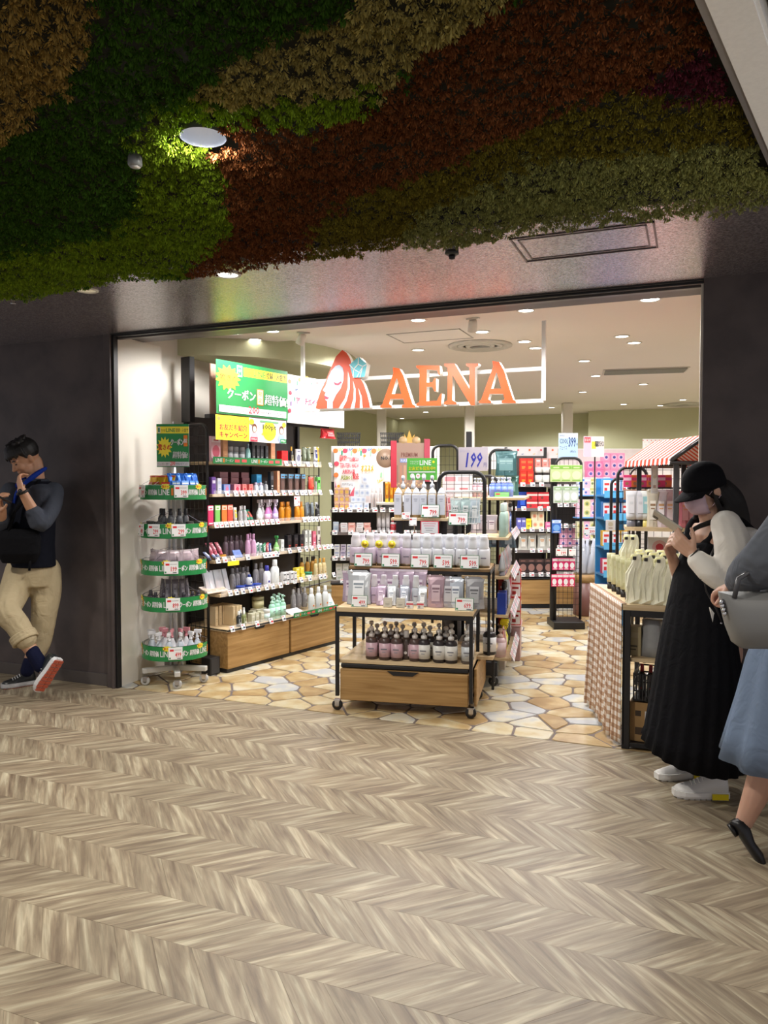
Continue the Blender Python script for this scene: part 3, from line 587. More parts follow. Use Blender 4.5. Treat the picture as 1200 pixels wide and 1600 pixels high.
# ------------------------------------------------------------------ goods: each kind is a body mesh with part meshes
MC = {}
def pm(c, rough=.35): return mat(tuple(c), rough, vary=0)
def kind_parts(kind, w, h, d, cols, style=0):
    key = (kind, round(w, 3), round(h, 3), round(d, 3), tuple(map(tuple, cols)), style)
    if key in MC: return MC[key]
    c = [pm(q) for q in cols] + [pm((245, 245, 245))] * 3; r = w / 2; ky = d / w
    out = []
    def fin(nm, b): out.append((nm, b.mesh(nm)))
    if kind == 'pump':
        hb = h * .68; b = MB().lathe([(r * .92, 0), (r, .004), (r, hb * .84), (r * .8, hb * .95), (r * .36, hb)], c[0], 14, sy=ky); fin('body', b)
        fin('label_band', MB().lathe([(r * 1.012, hb * .14), (r * 1.012, hb * .76)], c[1], 14, sy=ky))
        p = MB().lathe([(r * .5, hb), (r * .5, hb + h * .09), (r * .38, hb + h * .11), (r * .2, hb + h * .13), (r * .2, h * .9)], c[2], 10)
        p.lathe([(r * .38, h * .89), (r * .42, h * .96), (r * .26, h)], c[2], 10); p.tube([(0, 0, h * .96), (0, -r * .8, h * .96), (0, -r * .95, h * .92)], r * .13, c[2]); fin('pump', p)
        q = Sign(); q.rect(-r * .5, hb * .48, r * .5, hb * .53, pm((120, 120, 130))); q.rect(-r * .3, hb * .36, r * .3, hb * .39, pm((150, 150, 160))); q.b.v = [(x, y - d / 2 * 1.03, z) for x, y, z in q.b.v]; fin('label_print', q.b)
    elif kind == 'dome':
        hb = h * .58; b = MB().lathe([(r * .95, 0), (r, .004), (r, hb * .86), (r * .86, hb * .97), (r * .8, hb)], c[0], 14, sy=ky); fin('body', b)
        fin('base_band', MB().lathe([(r * 1.01, .002), (r * 1.015, hb * .12)], c[2], 14, sy=ky))
        fin('cap', MB().lathe([(r * .78, hb), (r * .8, hb + h * .04), (r * .76, h * .80), (r * .6, h * .88), (r * .62, h * .89), (r * .62, h * .985), (r * .56, h), (0, h)], c[1], 14, sy=ky))
        q = Sign(); q.rect(-r * .45, hb * .5, r * .45, hb * .56, pm((130, 120, 140))); q.b.v = [(x, y - d / 2 * 1.02, z) for x, y, z in q.b.v]; fin('label_print', q.b)
    elif kind == 'slab':
        hb = h * .82; fin('body', MB().lathe([(r * .96, 0), (r, .004), (r, hb * .9), (r * .8, hb)], c[0], 12, sy=ky)); fin('front_label', MB().box((-r * .84, -d / 2 - .003, h * .09), (r * .84, -d * .3, hb * .93), c[1], .002))
        fin('cap', MB().lathe([(r * .86, hb * .93), (r * .9, hb), (r * .62, hb * 1.08), (r * .5, h * .93), (0, h)], c[2], 14, sy=ky)); q = Sign(); q.rect(-r * .4, h * .60, r * .4, h * .62, pm((150, 156, 176))); q.rect(-r * .3, h * .54, r * .3, h * .555, pm((150, 156, 176))); q.b.v = [(x, y - d / 2 - .003, z) for x, y, z in q.b.v]; fin('label_print', q.b)
    elif kind == 'bottle':
        hb = h * .76; b = MB().lathe([(r * .93, 0), (r, .004), (r, hb * .82), (r * .75, hb * .94), (r * .42, hb)], c[0], 14, sy=ky); fin('body', b)
        fin('cap', MB().lathe([(r * .5, hb), (r * .52, hb + .003), (r * .48, h * .985), (r * .4, h)], c[2], 12))
        q = Sign(); q.rect(-r * .62, hb * .16, r * .62, hb * .68, c[1]); q.rect(-r * .42, hb * .48, r * .42, hb * .56, c[0] if cols[0] != cols[1] else pm((90, 100, 120))); q.disc(0, hb * .32, r * .28, c[3] if len(cols) > 3 else c[2]); q.b.v = [(x, y - d / 2 * 1.0 + .35 * abs(x) * abs(x) / max(r, .001) * ky, z) for x, y, z in q.b.v]; fin('label_print', q.b)
    elif kind == 'trigger':
        hb = h * .66; fin('body', MB().lathe([(r * .9, 0), (r, .004), (r, hb * .62), (r * .55, hb * .85), (r * .34, hb)], c[0], 14, sy=ky))
        fin('label_band', MB().lathe([(r * 1.012, hb * .12), (r * 1.012, hb * .56)], c[1], 14, sy=ky))
        t = MB().lathe([(r * .36, hb), (r * .36, hb + h * .07)], c[2], 10); t.box((-r * .28, -r * .95, h * .86), (r * .28, r * .7, h), c[2], .003); t.box((-r * .2, -r * .2, hb + h * .06), (r * .2, r * .3, h * .88), c[2], .002)
        t.tube([(0, -r * .45, h * .87), (0, -r * .8, h * .78), (0, -r * .6, h * .7)], r * .12, c[2]); fin('trigger_head', t)
    elif kind == 'tube':
        hc = h * .2; fin('cap', MB().lathe([(r * .82, 0), (r * .84, .002), (r * .8, hc)], c[2], 12, sy=ky)) if 0 else None
        rings = []
        for t in np.linspace(0, 1, 7):
            wx = r * (.92 + .1 * t); dy = d / 2 * (1 - t ** 1.5) + .0012; z = hc + (h - hc) * t
            rings.append([(wx * math.cos(a), dy * math.sin(a), z) for a in np.linspace(0, 2 * math.pi, 13)[:-1]])
        fin('body', MB().loft(rings, c[0])); fin('cap', MB().lathe([(r * .84, 0), (r * .86, .003), (r * .8, hc)], c[2], 12, sy=ky))
        q = Sign(); z1 = hc + (h - hc) * .8; z0 = hc + (h - hc) * .22; f_ = lambda z: -(d / 2 * (1 - ((z - hc) / (h - hc)) ** 1.5) + .0025)
        q.rect(-r * .5, z0, r * .5, z1, c[1]); q.rect(-r * .3, z0 + (z1 - z0) * .55, r * .3, z0 + (z1 - z0) * .7, c[3] if len(cols) > 3 else c[0]); q.b.v = [(x, y + f_(z), z) for x, y, z in q.b.v]; fin('label_print', q.b)
    elif kind == 'box':
        fin('body', MB().box((-r, -d / 2, 0), (r, d / 2, h), c[0], .0015))
        q = Sign(); k = style
        q.rect(-r * .9, h * .06, r * .9, h * .94, c[1]) if k in (1, 3) else None
        if k == 0: q.rect(-r * .7, h * .62, r * .7, h * .8, c[1]); q.rect(-r * .5, h * .3, r * .5, h * .36, c[2]); q.rect(-r * .5, h * .2, r * .3, h * .24, c[2])
        if k == 1: q.disc(0, h * .5, min(r, h / 2) * .5, c[2], 12); q.rect(-r * .6, h * .78, r * .6, h * .86, c[2])
        if k == 2: q.rect(-r, h * .55, r, h * .78, c[1]); q.disc(-r * .3, h * .3, min(r, h / 2) * .35, c[2], 10)
        if k == 3: q.rect(-r * .6, h * .6, r * .6, h * .75, c[2]); q.rect(-r * .6, h * .2, r * .1, h * .45, c[2])
        if k == 4: q.disc(0, h * .5, min(r, h / 2) * .72, c[1], 16); q.disc(0, h * .5, min(r, h / 2) * .38, c[2], 12)
        q.b.v = [(x, y - d / 2, z) for x, y, z in q.b.v]; fin('front_print', q.b)
        q = Sign(); q.rect(-d * .35, h * .3, d * .35, h * .7, c[1]); q.b.v = [(r - y, x, z) for x, y, z in q.b.v]; fin('side_print', q.b)
    elif kind == 'pouch':
        rings = []
        for t in (0, .03, .12, .3, .5, .7, .85, .93, 1):
            wx = r * (1 - .12 * math.sin(t * 3) + (.03 if t > .9 else 0)); dy = max(.0015, d / 2 * math.cos(t * 1.6) ** .8 if t < .93 else .0015); z = h * t; R_ = []
            for i in range(16):
                a = 2 * math.pi * i / 16; cx_, sy_2 = math.cos(a), math.sin(a)
                R_.append((wx * (abs(cx_) ** .6) * (1 if cx_ > 0 else -1), dy * (abs(sy_2) ** .8) * (1 if sy_2 > 0 else -1) * (1 + .22 * math.sin(5 * t + 3 * cx_ + style)), z - (.10 * h if (t == 1 and cx_ > .5) else 0) * (style % 2)))
            rings.append(R_)
        fin('body', MB().loft(rings, mat(tuple(cols[0]), .22, .25, vary=.06, scale=25), False))
        f_ = lambda z: -(max(.002, d / 2 * math.cos(min(z / h, .92) * 1.6) ** .8) * 1.22 + .001)
        q = Sign()
        for k in range(5): q.rect(-r * .45, h * (.2 + k * .1), r * .45, h * (.3 + k * .1) + .0, c[1]) if style < 4 else None
        q.rect(-r * .4, h * .56, r * .4, h * .62, c[2]); q.rect(-r * .3, h * .48, r * .3, h * .51, c[2]); q.b.v = [(x, y + f_(z), z) for x, y, z in q.b.v]; fin('label_print', q.b)
        s_ = MB().box((-r * .95, -.0025, h * .93), (r * .95, .0025, h * (.93 if style % 2 else .985)), c[1], .0005) if not style % 2 else MB().tube([(-r * .6, 0, h * .93), (-r * .75, 0, h * 1.0)], r * .1, c[1]); fin('seal', s_)
    elif kind == 'jar':
        hb = h * .68; fin('body', MB().lathe([(r * .94, 0), (r, .004), (r, hb)], c[0], 16, sy=ky)); fin('lid', MB().lathe([(r * 1.03, hb), (r * 1.04, h * .97), (r * .98, h)], c[1], 16, sy=ky))
        fin('label_band', MB().lathe([(r * 1.012, hb * .2), (r * 1.012, hb * .8)], c[2], 16, sy=ky))
    elif kind == 'pack':        # hanging blister pack
        b = MB().box((-r, -d / 2, 0), (r, d / 2 * .2, h), c[0], .002); fin('body', b); q = Sign()
        q.rect(-r * .95, h * .76, r * .95, h * .97, c[1]); q.disc(0, h * .4, min(r, h * .4) * .75, c[2], 14, ry=h * .25); q.rect(-r * .7, h * .06, r * .7, h * .13, c[1]); q.rect(-r * .5, h * .82, r * .5, h * .88, c[3] if len(cols) > 3 else c[2])
        q.b.v = [(x, y - d / 2, z) for x, y, z in q.b.v]; fin('front_print', q.b)
    elif kind == 'clearpack':
        fin('body', MB().box((-r, -d / 2, 0), (r, d / 2, h), mat((225, 230, 240), .1, 0, 0, 0, .45, vary=0), .002)); b = MB().tube([(0, 0, h * .08), (0, 0, h * .6)], r * .2, c[0]); b.box((-r * .45, -.003, h * .55), (r * .45, .003, h * .9), c[1], .001); fin('brush', b)
    MC[key] = out; return out
def good(kind, p, rz, dims, cols, label, cat, group=None, style=0, name=None, tilt=0):
    ps = kind_parts(kind, *dims, cols, style); o = obj(name or kind, ps[0][1], None, p, rz)
    if tilt: o.rotation_euler = (tilt, 0, rz)
    tag(o, label, cat, group)
    for nm, me in ps[1:]: obj(nm, me, o)
    return o
NAMES = {'pump': ('pump_bottle', 'bottle'), 'dome': ('lotion_bottle', 'bottle'), 'bottle': ('cosmetic_bottle', 'bottle'), 'trigger': ('spray_bottle', 'bottle'), 'tube': ('cream_tube', 'tube'), 'box': ('carton', 'box'), 'pouch': ('refill_pouch', 'pouch'), 'slab': ('lotion_bottle', 'bottle'), 'jar': ('cosmetic_jar', 'jar'), 'pack': ('blister_pack', 'pack'), 'clearpack': ('brush_pack', 'pack')}
def ordn(k, n, anc):
    if n == 1: return ''
    if k == 0: return 'nearest ' + anc
    return ORD[k] + ' from ' + anc
def row(F, kind, xs, v, z, dims, cols, what, where, anc, px=True, back=0, dv=.09, style=0, tilt=0, turn=0, levels=1, jit=.004, rev=False):
    """a run of like goods standing on a board: xs are photo columns (px) or u values; back = rows behind the front one; levels = stacked"""
    nm, cat = NAMES[kind]; n = len(xs); g = '%s %s' % (what, where)
    for b in range(back + 1):
        for l in range(levels):
            for k, x in enumerate(xs):
                if b % 2 and n > 1 and k == n - 1: continue
                vv = v + b * dv; u = (F.u_at(x, vv) if px else x) + (dims[0] * .5 if (b % 2 and n > 1) else 0)
                if hasattr(F, 'umax'): u = min(u, F.umax - dims[0] / 2)
                cc = cols[k % len(cols)] if isinstance(cols[0][0], (list, tuple)) else cols
                w = what[k % len(what)] if isinstance(what, (list, tuple)) else what
                kk = n - 1 - k if rev else k
                bits = [w]
                if n > 1: bits.append(ordn(kk, n, anc))
                if levels > 1: bits.append('stack base' if l == 0 else ('stack top' if l == levels - 1 else ORD[l] + ' up'))
                if b: bits.append('behind' if b == 1 else '%s row' % ORD[b])
                bits.append(where); lab = ', '.join(bits)
                while len(lab.split()) > 16: bits.pop(-2) if len(bits) > 2 else bits.pop(); lab = ', '.join(bits)
                good(kind, F.P(u + rnd.uniform(-jit, jit), vv + rnd.uniform(-jit, jit), z + l * (dims[1] + .0008)), F.a + turn + rnd.uniform(-.06, .06) * (0 if kind == 'box' and levels > 1 else 1), dims, cc, lab, cat, (what if isinstance(what, str) else what[0]) + ' ' + where, style, nm, tilt)

# printed cards
def price_card(p, rz, txt, w, h, label, frame=(60, 120, 80), tilt=-.18, red=True, bg=(248, 248, 248)):
    b = MB().box((-w / 2, -.0015, 0), (w / 2, .0015, h), pm(frame), .0008); o = obj('price_card', b, None, p, rz); o.rotation_euler = (tilt, 0, rz); tag(o, label, 'price card')
    q = Sign(); q.rect(-w * .47, h * .04, w * .47, h * .96, pm(bg)); q.rect(-w * .40, h * .68, -w * .12, h * .84, RED); q.rect(-w * .08, h * .76, w * .4, h * .8, pm((170, 170, 170)))
    q.text(txt, -w * .02, h * .2, w * .4, h * .6, RED, .02); q.rect(w * .12, h * .08, w * .38, h * .14, pm((70, 70, 70))); q.rect(-w * .44, h * .07, -w * .34, h * .2, pm((50, 140, 90)))
    q.b.v = [(x, y - .0015, z) for x, y, z in q.b.v]; obj('printed_price', q.b, o); return o
def tag_mesh(k=0, w=.042, h=.045):
    key = ('tag', k, w, h)
    if key in MC: return MC[key]
    b = MB().box((-w / 2, -.001, -h / 2), (w / 2, .001, h / 2), pm((246, 246, 248)), .0004); q = Sign()
    q.rect(-w * .4, h * .22, w * .1, h * .36, pm([(210, 80, 90), (120, 120, 130), (210, 80, 90)][k % 3])); q.rect(-w * .1, -h * .3, w * .4, h * .02, pm([(90, 90, 110), (200, 50, 60), (60, 60, 80)][k % 3])); q.rect(-w * .4, -h * .36, -w * .2, -h * .1, pm((160, 190, 170)))
    q.b.v = [(x, y - .001, z) for x, y, z in q.b.v]; b.M = Matrix.Identity(4)
    for (fs, mi) in zip(q.b.f, q.b.m): b.add([q.b.v[i] for i in fs], [tuple(range(len(fs)))], q.b.mats[mi])
    MC[key] = b.mesh('price_tag'); return MC[key]
def tags(parent, us, y, z, tilt=-.35, w=.042, h=.045):
    for k, u in enumerate(us):
        o = obj('price_tag', tag_mesh(rnd.randrange(3), w, h), parent, (u, y, z)); o.rotation_euler = (tilt, 0, rnd.uniform(-.03, .03))
def wire_panel(parent, x0, x1, z0, z1, y, nx, nz, tr=.012, wr=.0022, side=False, mt=None):
    mt = mt or BLACK; c = min(.07, (x1 - x0) * .3); P = [(x0, z0)] + [(x0 + c * (1 - math.cos(a)), z1 - c * (1 - math.sin(a))) for a in np.linspace(0, math.pi / 2, 6)] + [(x1 - c * (1 - math.cos(a)), z1 - c * (1 - math.sin(a))) for a in np.linspace(math.pi / 2, 0, 6)] + [(x1, z0)]
    T = (lambda x, z: (y, x, z)) if side else (lambda x, z: (x, y, z))
    obj('panel_tube', MB().tube([T(*p) for p in P], tr, mt, 8), parent)
    g = MB()
    for i in range(1, nx): x = x0 + (x1 - x0) * i / nx; g.tube([T(x, z0 + .02), T(x, z1 - .005)], wr, mt, 4)
    for i in range(nz + 1): z = z0 + .03 + (z1 - z0 - .05) * i / nz; g.tube([T(x0, z), T(x1, z)], wr, mt, 4)
    obj('wire_grid', g, parent)
def caster(parent, x, y, r=.035, mt=None, hub=None, name='caster'):
    mt = mt or pm((30, 30, 32)); b = MB(); b.M = Matrix.Translation((x, y, r)) @ Matrix.Rotation(math.pi / 2, 4, 'X')
    b.lathe([(r * .5, -.014), (r * .9, -.013), (r, -.007), (r, .007), (r * .9, .013), (r * .5, .014)], mt, 14); o = obj(name, b, parent)
    h = MB(); h.M = b.M; h.lathe([(r * .45, -.016), (r * .45, .016)], hub or CHROME, 10); obj('hub', h, o)
    f = MB(); f.box((x - .02, y - .02, r * 1.75), (x + .02, y + .02, r * 2.0), CHROME, .001); f.box((x - .012, y - .022, r * .9), (x + .016, y - .018, r * 1.8), CHROME, .0005); f.box((x - .012, y + .018, r * .9), (x + .016, y + .022, r * 1.8), CHROME, .0005); obj('fork', f, o)

# ================================================================== left wall shelving
GRN = pm((40, 138, 74)); YEL = pm((248, 232, 60)); WHT = pm((234, 234, 236)); DKT = pm((40, 50, 60)); ORG = pm((240, 130, 40))
FL = Frame(-3.235, 4.86, 77.3)
ls = thing('shelving_unit', 'tall black metal shelving against cream wall with wooden drawers below', 'shelving', (FL.x, FL.y, 0), FL.a)
U0, UM, U1 = 0.0, FL.u_at(452, .0) + .0, FL.u_at(525, 0.0)
FL.umax = U1 + .008
for u in (U0 + .0, UM, U1 - .03):
    obj('upright', MB().box((u, .42, 0), (u + .03, .46, 2.38 if u < .2 else 2.30), BLACK), ls)
obj('upright', MB().box((-.02, .36, 1.9), (.03, .46, 2.40), BLACK), ls)
obj('back_panel', MB().box((U0 + .02, .445, .3), (U1, .455, 1.95), mat((64, 60, 60), .6)), ls)
wire_panel(ls, .19, .43, .02, 1.88, -.005, 5, 26, .011, side=True)
wire_panel(ls, .2, .43, .02, 1.70, U1 + .006, 4, 18, .006, side=True)
for a, b_ in ((U0, UM - .008), (UM + .008, U1)):
    dr = obj('drawer', MB().box((a + .01, .0, .03), (b_, .44, .315), OAK, .003), ls)
    m_ = (a + b_) / 2; nt_ = MB(); nt_.prism([(m_ - .07, .316), (m_ - .045, .29), (m_ + .045, .29), (m_ + .07, .316)], .002, .006, BLACK, Matrix(((1, 0, 0, 0), (0, 0, -1, 0), (0, 1, 0, 0), (0, 0, 0, 1)))); obj('finger_notch', nt_, dr)
obj('plinth', MB().box((U0 + .01, .01, 0), (U1, .44, .03), BLACK), ls)
obj('black_deck', MB().box((U0, -.015, .316), (U1, .44, .328), BLACK), ls)
LV = [.332, .59, .842, 1.11, 1.347, 1.595]; VF = [-.01, .07, .13, .14, .14, .14]
for k, (z, v) in enumerate(zip(LV, VF)):
    for bay, (a, b_) in enumerate(((U0 + .0, UM), (UM + .004, U1 + .01))):
        vv = v + (.03 if bay else -.0) * (k > 0); zz = z + (.012 if bay and k in (1, 2) else 0)
        sb = obj('shelf_board', MB().box((a, vv, zz - .022), (b_, .44, zz), PALEOAK, .002), ls)
        obj('acrylic_lip', MB().box((a + .01, vv - .004, zz - .02), (b_ - .01, vv - .001, zz + .028), CLEAR, .0005), sb)
def ltags(k, pxs, dz=.0, **kw):
    v = VF[k]; us = [FL.u_at(p, v) for p in pxs]
    for u in us: tags(ls, [u], v + (.03 if (u > UM and k > 0) else 0) - .012, LV[k] + .002 + dz + (.012 if (u > UM and k in (1, 2)) else 0), **kw)
ltags(0, [360, 377, 399, 421, 441]); ltags(1, [357, 367, 377, 389, 401, 414, 424, 436, 450, 462, 473, 486, 503, 509, 524]); ltags(2, [338, 349, 362, 385, 412, 418, 424, 430, 436, 455, 470, 481, 490, 501, 509, 515, 521])
ltags(3, list(range(336, 440, 8)) + [478, 485, 491, 497, 504, 510, 516]); ltags(4, [353, 367, 377, 388, 396, 406, 416, 421, 429, 436, 446, 456, 466, 474, 480, 487, 503, 520]); ltags(5, [450, 462, 469, 484, 496, 519])
# green banner strips on the lips
def strip(parent, x0, x1, y, z0, z1, name='promo_strip'):
    q = Sign(); w = x1 - x0; h = z1 - z0; q.rect(x0, z0, x1, z1, GRN)
    for k in range(2):
        a = x0 + w * .5 * k; q.text('LINE', a + w * .03, z0 + h * .25, a + w * .12, z0 + h * .78, WHT, .02); q.rect(a + w * .13, z0 + h * .2, a + w * .15, z0 + h * .8, ORG)
        q.text('クーポン', a + w * .16, z0 + h * .28, a + w * .27, z0 + h * .75, WHT, .02); q.rect(a + w * .29, z0 + h * .25, a + w * .36, z0 + h * .7, pm((226, 90, 90))); q.rect(a + w * .39, z0 + h * .3, a + w * .46, z0 + h * .75, pm((226, 90, 90)))
    q.b.v = [(px_, py_ + y, pz) for px_, py_, pz in q.b.v]; q.b.box((x0, y, z0), (x1, y + .002, z1), GRN, .0005); return obj(name, q.b, parent)
strip(ls, FL.u_at(333, .13), FL.u_at(440, .13), .125, 1.578, 1.63); strip(ls, FL.u_at(458, -.02), FL.u_at(527, -.02), -.022, .315, .355)
# header boards and hung banners
hd = obj('header_board', MB().box((-.0, .15, 1.95), (.70, .17, 2.33), wood('walnut_board', (150, 118, 100), (176, 142, 122), (20, 2, 3)), .004), ls)
obj('header_rail', MB().box((-.02, .14, 1.92), (U1 + .08, .2, 1.95), BLACK), ls)
def sign_thing(name, label, F, u0, u1, v, z0, z1, draw, thick=.003, cat='sign', tiltz=0, base=WHT):
    W_, H_ = u1 - u0, z1 - z0; p = F.P(u0, v, z0); o = obj(name, MB().box((0, 0, 0), (W_, thick, H_), base, .0008), None, p, F.a + tiltz); tag(o, label, cat)
    q = Sign(); draw(q, W_, H_); obj('print', q.b, o); return o
def d_coupon(q, W, H, small=False):
    q.rect(0, 0, W, H, GRN)
    q.rect(W * .36, H * .76, W * .99, H * .93, YEL); q.text('LINE', W * .50, H * .79, W * .67, H * .90, GRN, .02); q.text('登録・入会で', W * .68, H * .785, W * .97, H * .91, DKT, .015)
    q.text('アエナ公式', W * .38, H * .85, W * .48, H * .89, DKT, 0); q.text('アカウント', W * .38, H * .80, W * .48, H * .84, DKT, 0)
    q.rect(W * .27, H * .74, W * .34, H * .95, WHT); q.rect(W * .28, H * .77, W * .33, H * .92, pm((60, 150, 90))); q.disc(W * .305, H * .85, W * .014, WHT)
    q.burst(W * .15, H * .68, W * .17, H * .25, YEL, 13, .7); q.text('驚きの', W * .045, H * .625, W * .265, H * .745, RED, .02)
    q.text('クーポン', W * .14, H * .30, W * .52, H * .50, WHT, .035); q.rect(W * .54, H * .24, W * .63, H * .55, ORG); q.rect(W * .548, H * .255, W * .622, H * .535, pm((252, 240, 200))); q.text('限', W * .56, H * .41, W * .61, H * .51, ORG, .02); q.text('定', W * .56, H * .28, W * .61, H * .38, ORG, .02)
    q.text('超特価!', W * .65, H * .26, W * .99, H * .47, WHT, .035)
    q.rect(W * .03, H * .035, W * .97, H * .165, WHT); q.text('さらに本日の登録で', W * .05, H * .06, W * .40, H * .14, DKT, .01); q.text('200', W * .42, H * .05, W * .57, H * .2, RED, .03); q.text('円分', W * .58, H * .06, W * .65, H * .13, RED, .01); q.text('のポイントプレゼント', W * .66, H * .06, W * .96, H * .13, DKT, .01)
VB = .02; ua, ub = FL.u_at(339, VB), FL.u_at(450, VB)
o = sign_thing('coupon_banner', 'large green and yellow coupon banner hanging above tall shelving', FL, ua, ub, VB, FL.z_at(ua, VB, 646), FL.z_at(ua, VB, 562), d_coupon)
def d_friend(q, W, H):
    q.rect(0, 0, W * .45, H, YEL); q.text('アエナLINE会員', W * .06, H * .72, W * .42, H * .92, GRN, .01); q.disc(W * .04, H * .86, W * .02, pm((160, 150, 90))); q.text('お友だち紹介', W * .05, H * .40, W * .42, H * .66, PINKRED, .015); q.text('キャンペーン', W * .05, H * .10, W * .42, H * .34, PINKRED, .015)
    q.disc(W * .74, H * .5, W * .10, YEL, 20); q.text('100pt', W * .64, H * .5, W * .84, H * .78, DKT, .02); q.text('必ずプレゼント', W * .62, H * .3, W * .84, H * .42, YEL, .02); q.rect(W * .6, H * .86, W * .88, H * .93, pm((120, 180, 130)))
    for cx_ in (.52, .92):
        q.disc(W * cx_, H * .2, W * .05, pm((160, 180, 230)) if cx_ > .6 else pm((232, 190, 200)), 12); q.disc(W * cx_, H * .58, W * .035, pm((120, 70, 50)), 14, H * .19); q.disc(W * cx_, H * .54, W * .026, pm((250, 220, 196)), 12, H * .13)
    q.disc(W * .48, H * .84, W * .035, YEL, 12, H * .12); q.disc(W * .96, H * .82, W * .03, YEL, 12, H * .12)
    q.rect(W * .46, H * .02, W * .56, H * .2, PINKRED); q.text('100pt', W * .47, H * .05, W * .55, H * .17, WHT, .02); q.rect(W * .9, H * .02, W * .99, H * .2, GRN); q.text('100pt', W * .91, H * .05, W * .98, H * .17, WHT, .02)
ub2 = FL.u_at(447, VB); sign_thing('campaign_banner', 'yellow and white friend campaign banner hanging under the green one', FL, FL.u_at(337, VB), ub2, VB - .005, FL.z_at(ua, VB, 687), FL.z_at(ua, VB, 648), d_friend)
def petals(q, W, H, spots, cols=None):
    cols = cols or [(230, 120, 60), (240, 190, 60), (60, 140, 110), (220, 70, 90), (50, 90, 150), (150, 120, 190)]
    for k, (x, y) in enumerate(spots):
        m_ = pm(cols[k % len(cols)]); r_ = H * .045
        if k % 3 == 0: q.disc(W * x, H * y, r_, m_, 10)
        elif k % 3 == 1:
            for j in (-1, 0, 1): q.poly([(W * x, H * y), (W * x + r_ * (.5 + j), H * y + r_ * 1.6), (W * x + r_ * (.9 + j), H * y + r_ * 1.3)], m_)
        else: q.poly([(W * x - r_ * .4, H * y - r_), (W * x + r_ * .3, H * y - r_), (W * x + r_ * .4, H * y + r_), (W * x - r_ * .3, H * y + r_)], m_)
def d_anti(q, W, H):
    petals(q, W, H, [(.04, .85), (.10, .9), (.16, .84), (.05, .62), (.13, .66), (.06, .4), (.2, .92), (.3, .95), (.4, .9), (.5, .94), (.6, .9), (.7, .94), (.8, .9), (.9, .93), (.11, .5), (.03, .25)]); q.text('アンチエイジングケア', W * .14, H * .40, W * .80, H * .56, pm((226, 80, 120)), .02); q.text('AGING CARE', W * .40, H * .22, W * .68, H * .28, pm((226, 110, 130)), .0)
sign_thing('header_sign', 'white floral header board with pink letters at shelving far end', FL, FL.u_at(449, .05) + .003, FL.u_at(538, .05), .05, 1.93, 2.33, d_anti, thick=.02, base=pm((214, 214, 218)))
W_ = 'near the banner end'
A_ = 'doorway'
def L(kind, xs, k, dims, cols, what, dvv=.05, **kw):
    where = ['on drawer deck', 'on second wall shelf', 'on third wall shelf', 'on fourth wall shelf', 'on fifth wall shelf', 'on top wall shelf'][k]
    v = VF[k] + dims[2] / 2 + .015 + (dvv - .05) + (.03 if FL.u_at(xs[0], VF[k]) > UM and k else 0); z = LV[k] + .0005 + (.012 if (FL.u_at(xs[0], VF[k]) > UM and k in (1, 2)) else 0) + kw.pop('dz', 0)
    row(FL, kind, xs, v, z, dims, cols, what, where, A_, **kw)
# top board
L('pack', [334], 5, (.10, .19, .04), [(226, 180, 190), (240, 220, 225), (200, 90, 110)], 'pink translucent gift pack'); L('box', [349], 5, (.05, .17, .05), [(196, 140, 100), (205, 150, 110), (210, 160, 120)], 'salmon wooden display block')
L('jar', [360, 369, 378], 5, (.045, .12, .045), [(120, 122, 124), (170, 172, 176), (200, 200, 204)], 'grey glass jar', back=1); L('bottle', [387], 5, (.04, .15, .04), [(150, 200, 196), (210, 230, 230), (120, 140, 150)], 'teal glass bottle')
L('box', [394, 401, 408, 415], 5, (.034, .14, .04), [(46, 46, 50), (70, 70, 76), (150, 150, 150)], 'charcoal cosmetic box', back=1); L('box', [424], 5, (.05, .17, .05), [(204, 142, 104), (214, 152, 114), (220, 170, 130)], 'narrow salmon display block')
L('box', [442], 5, (.075, .11, .06), [(214, 34, 40), (222, 50, 50), (190, 20, 30)], 'bright red box'); L('bottle', [455], 5, (.035, .15, .035), [(30, 30, 34), (230, 220, 180), (220, 170, 60)], 'black bottle with gold cap'); L('pack', [464], 5, (.065, .13, .03), [(240, 240, 244), (200, 200, 215), (120, 120, 140)], 'white printed pack')
L('tube', [475, 483], 5, (.045, .15, .035), [(120, 132, 108), (150, 160, 140), (90, 95, 85)], 'sage cream tube', back=1); L('tube', [493], 5, (.06, .16, .035), [(236, 238, 244), (30, 60, 140), (40, 60, 120)], 'navy and white tube'); L('tube', [503, 512], 5, (.05, .16, .035), [(240, 210, 50), (230, 170, 40), (240, 214, 60)], 'yellow cream tube', back=1)
# second from top
L('box', [332], 4, (.04, .13, .04), [(120, 80, 170), (240, 236, 250), (90, 60, 140)], 'purple carton'); L('box', [341], 4, (.04, .12, .04), [(226, 230, 244), (200, 206, 236), (160, 170, 210)], 'pale blue carton')
L('box', [352, 367], 4, (.07, .075, .045), [[(90, 130, 200), (140, 170, 226), (210, 120, 160)], [(228, 140, 160), (240, 170, 180), (210, 60, 90)]], ['blue butterfly print box', 'pink heart print box'], style=1); L('box', [379, 390], 4, (.045, .075, .04), [(238, 130, 130), (244, 150, 140), (214, 50, 70)], 'coral heart print box', style=1)
L('box', [345, 362, 379], 4, (.085, .042, .07), [(94, 56, 62), (106, 66, 72), (84, 48, 54)], 'maroon palette box', dvv=.12, levels=4); L('box', [401], 4, (.06, .07, .06), [(60, 150, 200), (90, 170, 214), (40, 120, 170)], 'sky blue cube carton', dvv=.11, dz=.085)
L('bottle', [399, 407], 4, (.045, .09, .04), [(206, 214, 228), (220, 226, 240), (200, 190, 220)], 'clear lilac bottle', back=1); L('box', [402], 4, (.09, .083, .06), [(150, 150, 160), (160, 160, 170), (130, 130, 140)], 'grey display riser block', dvv=.11)
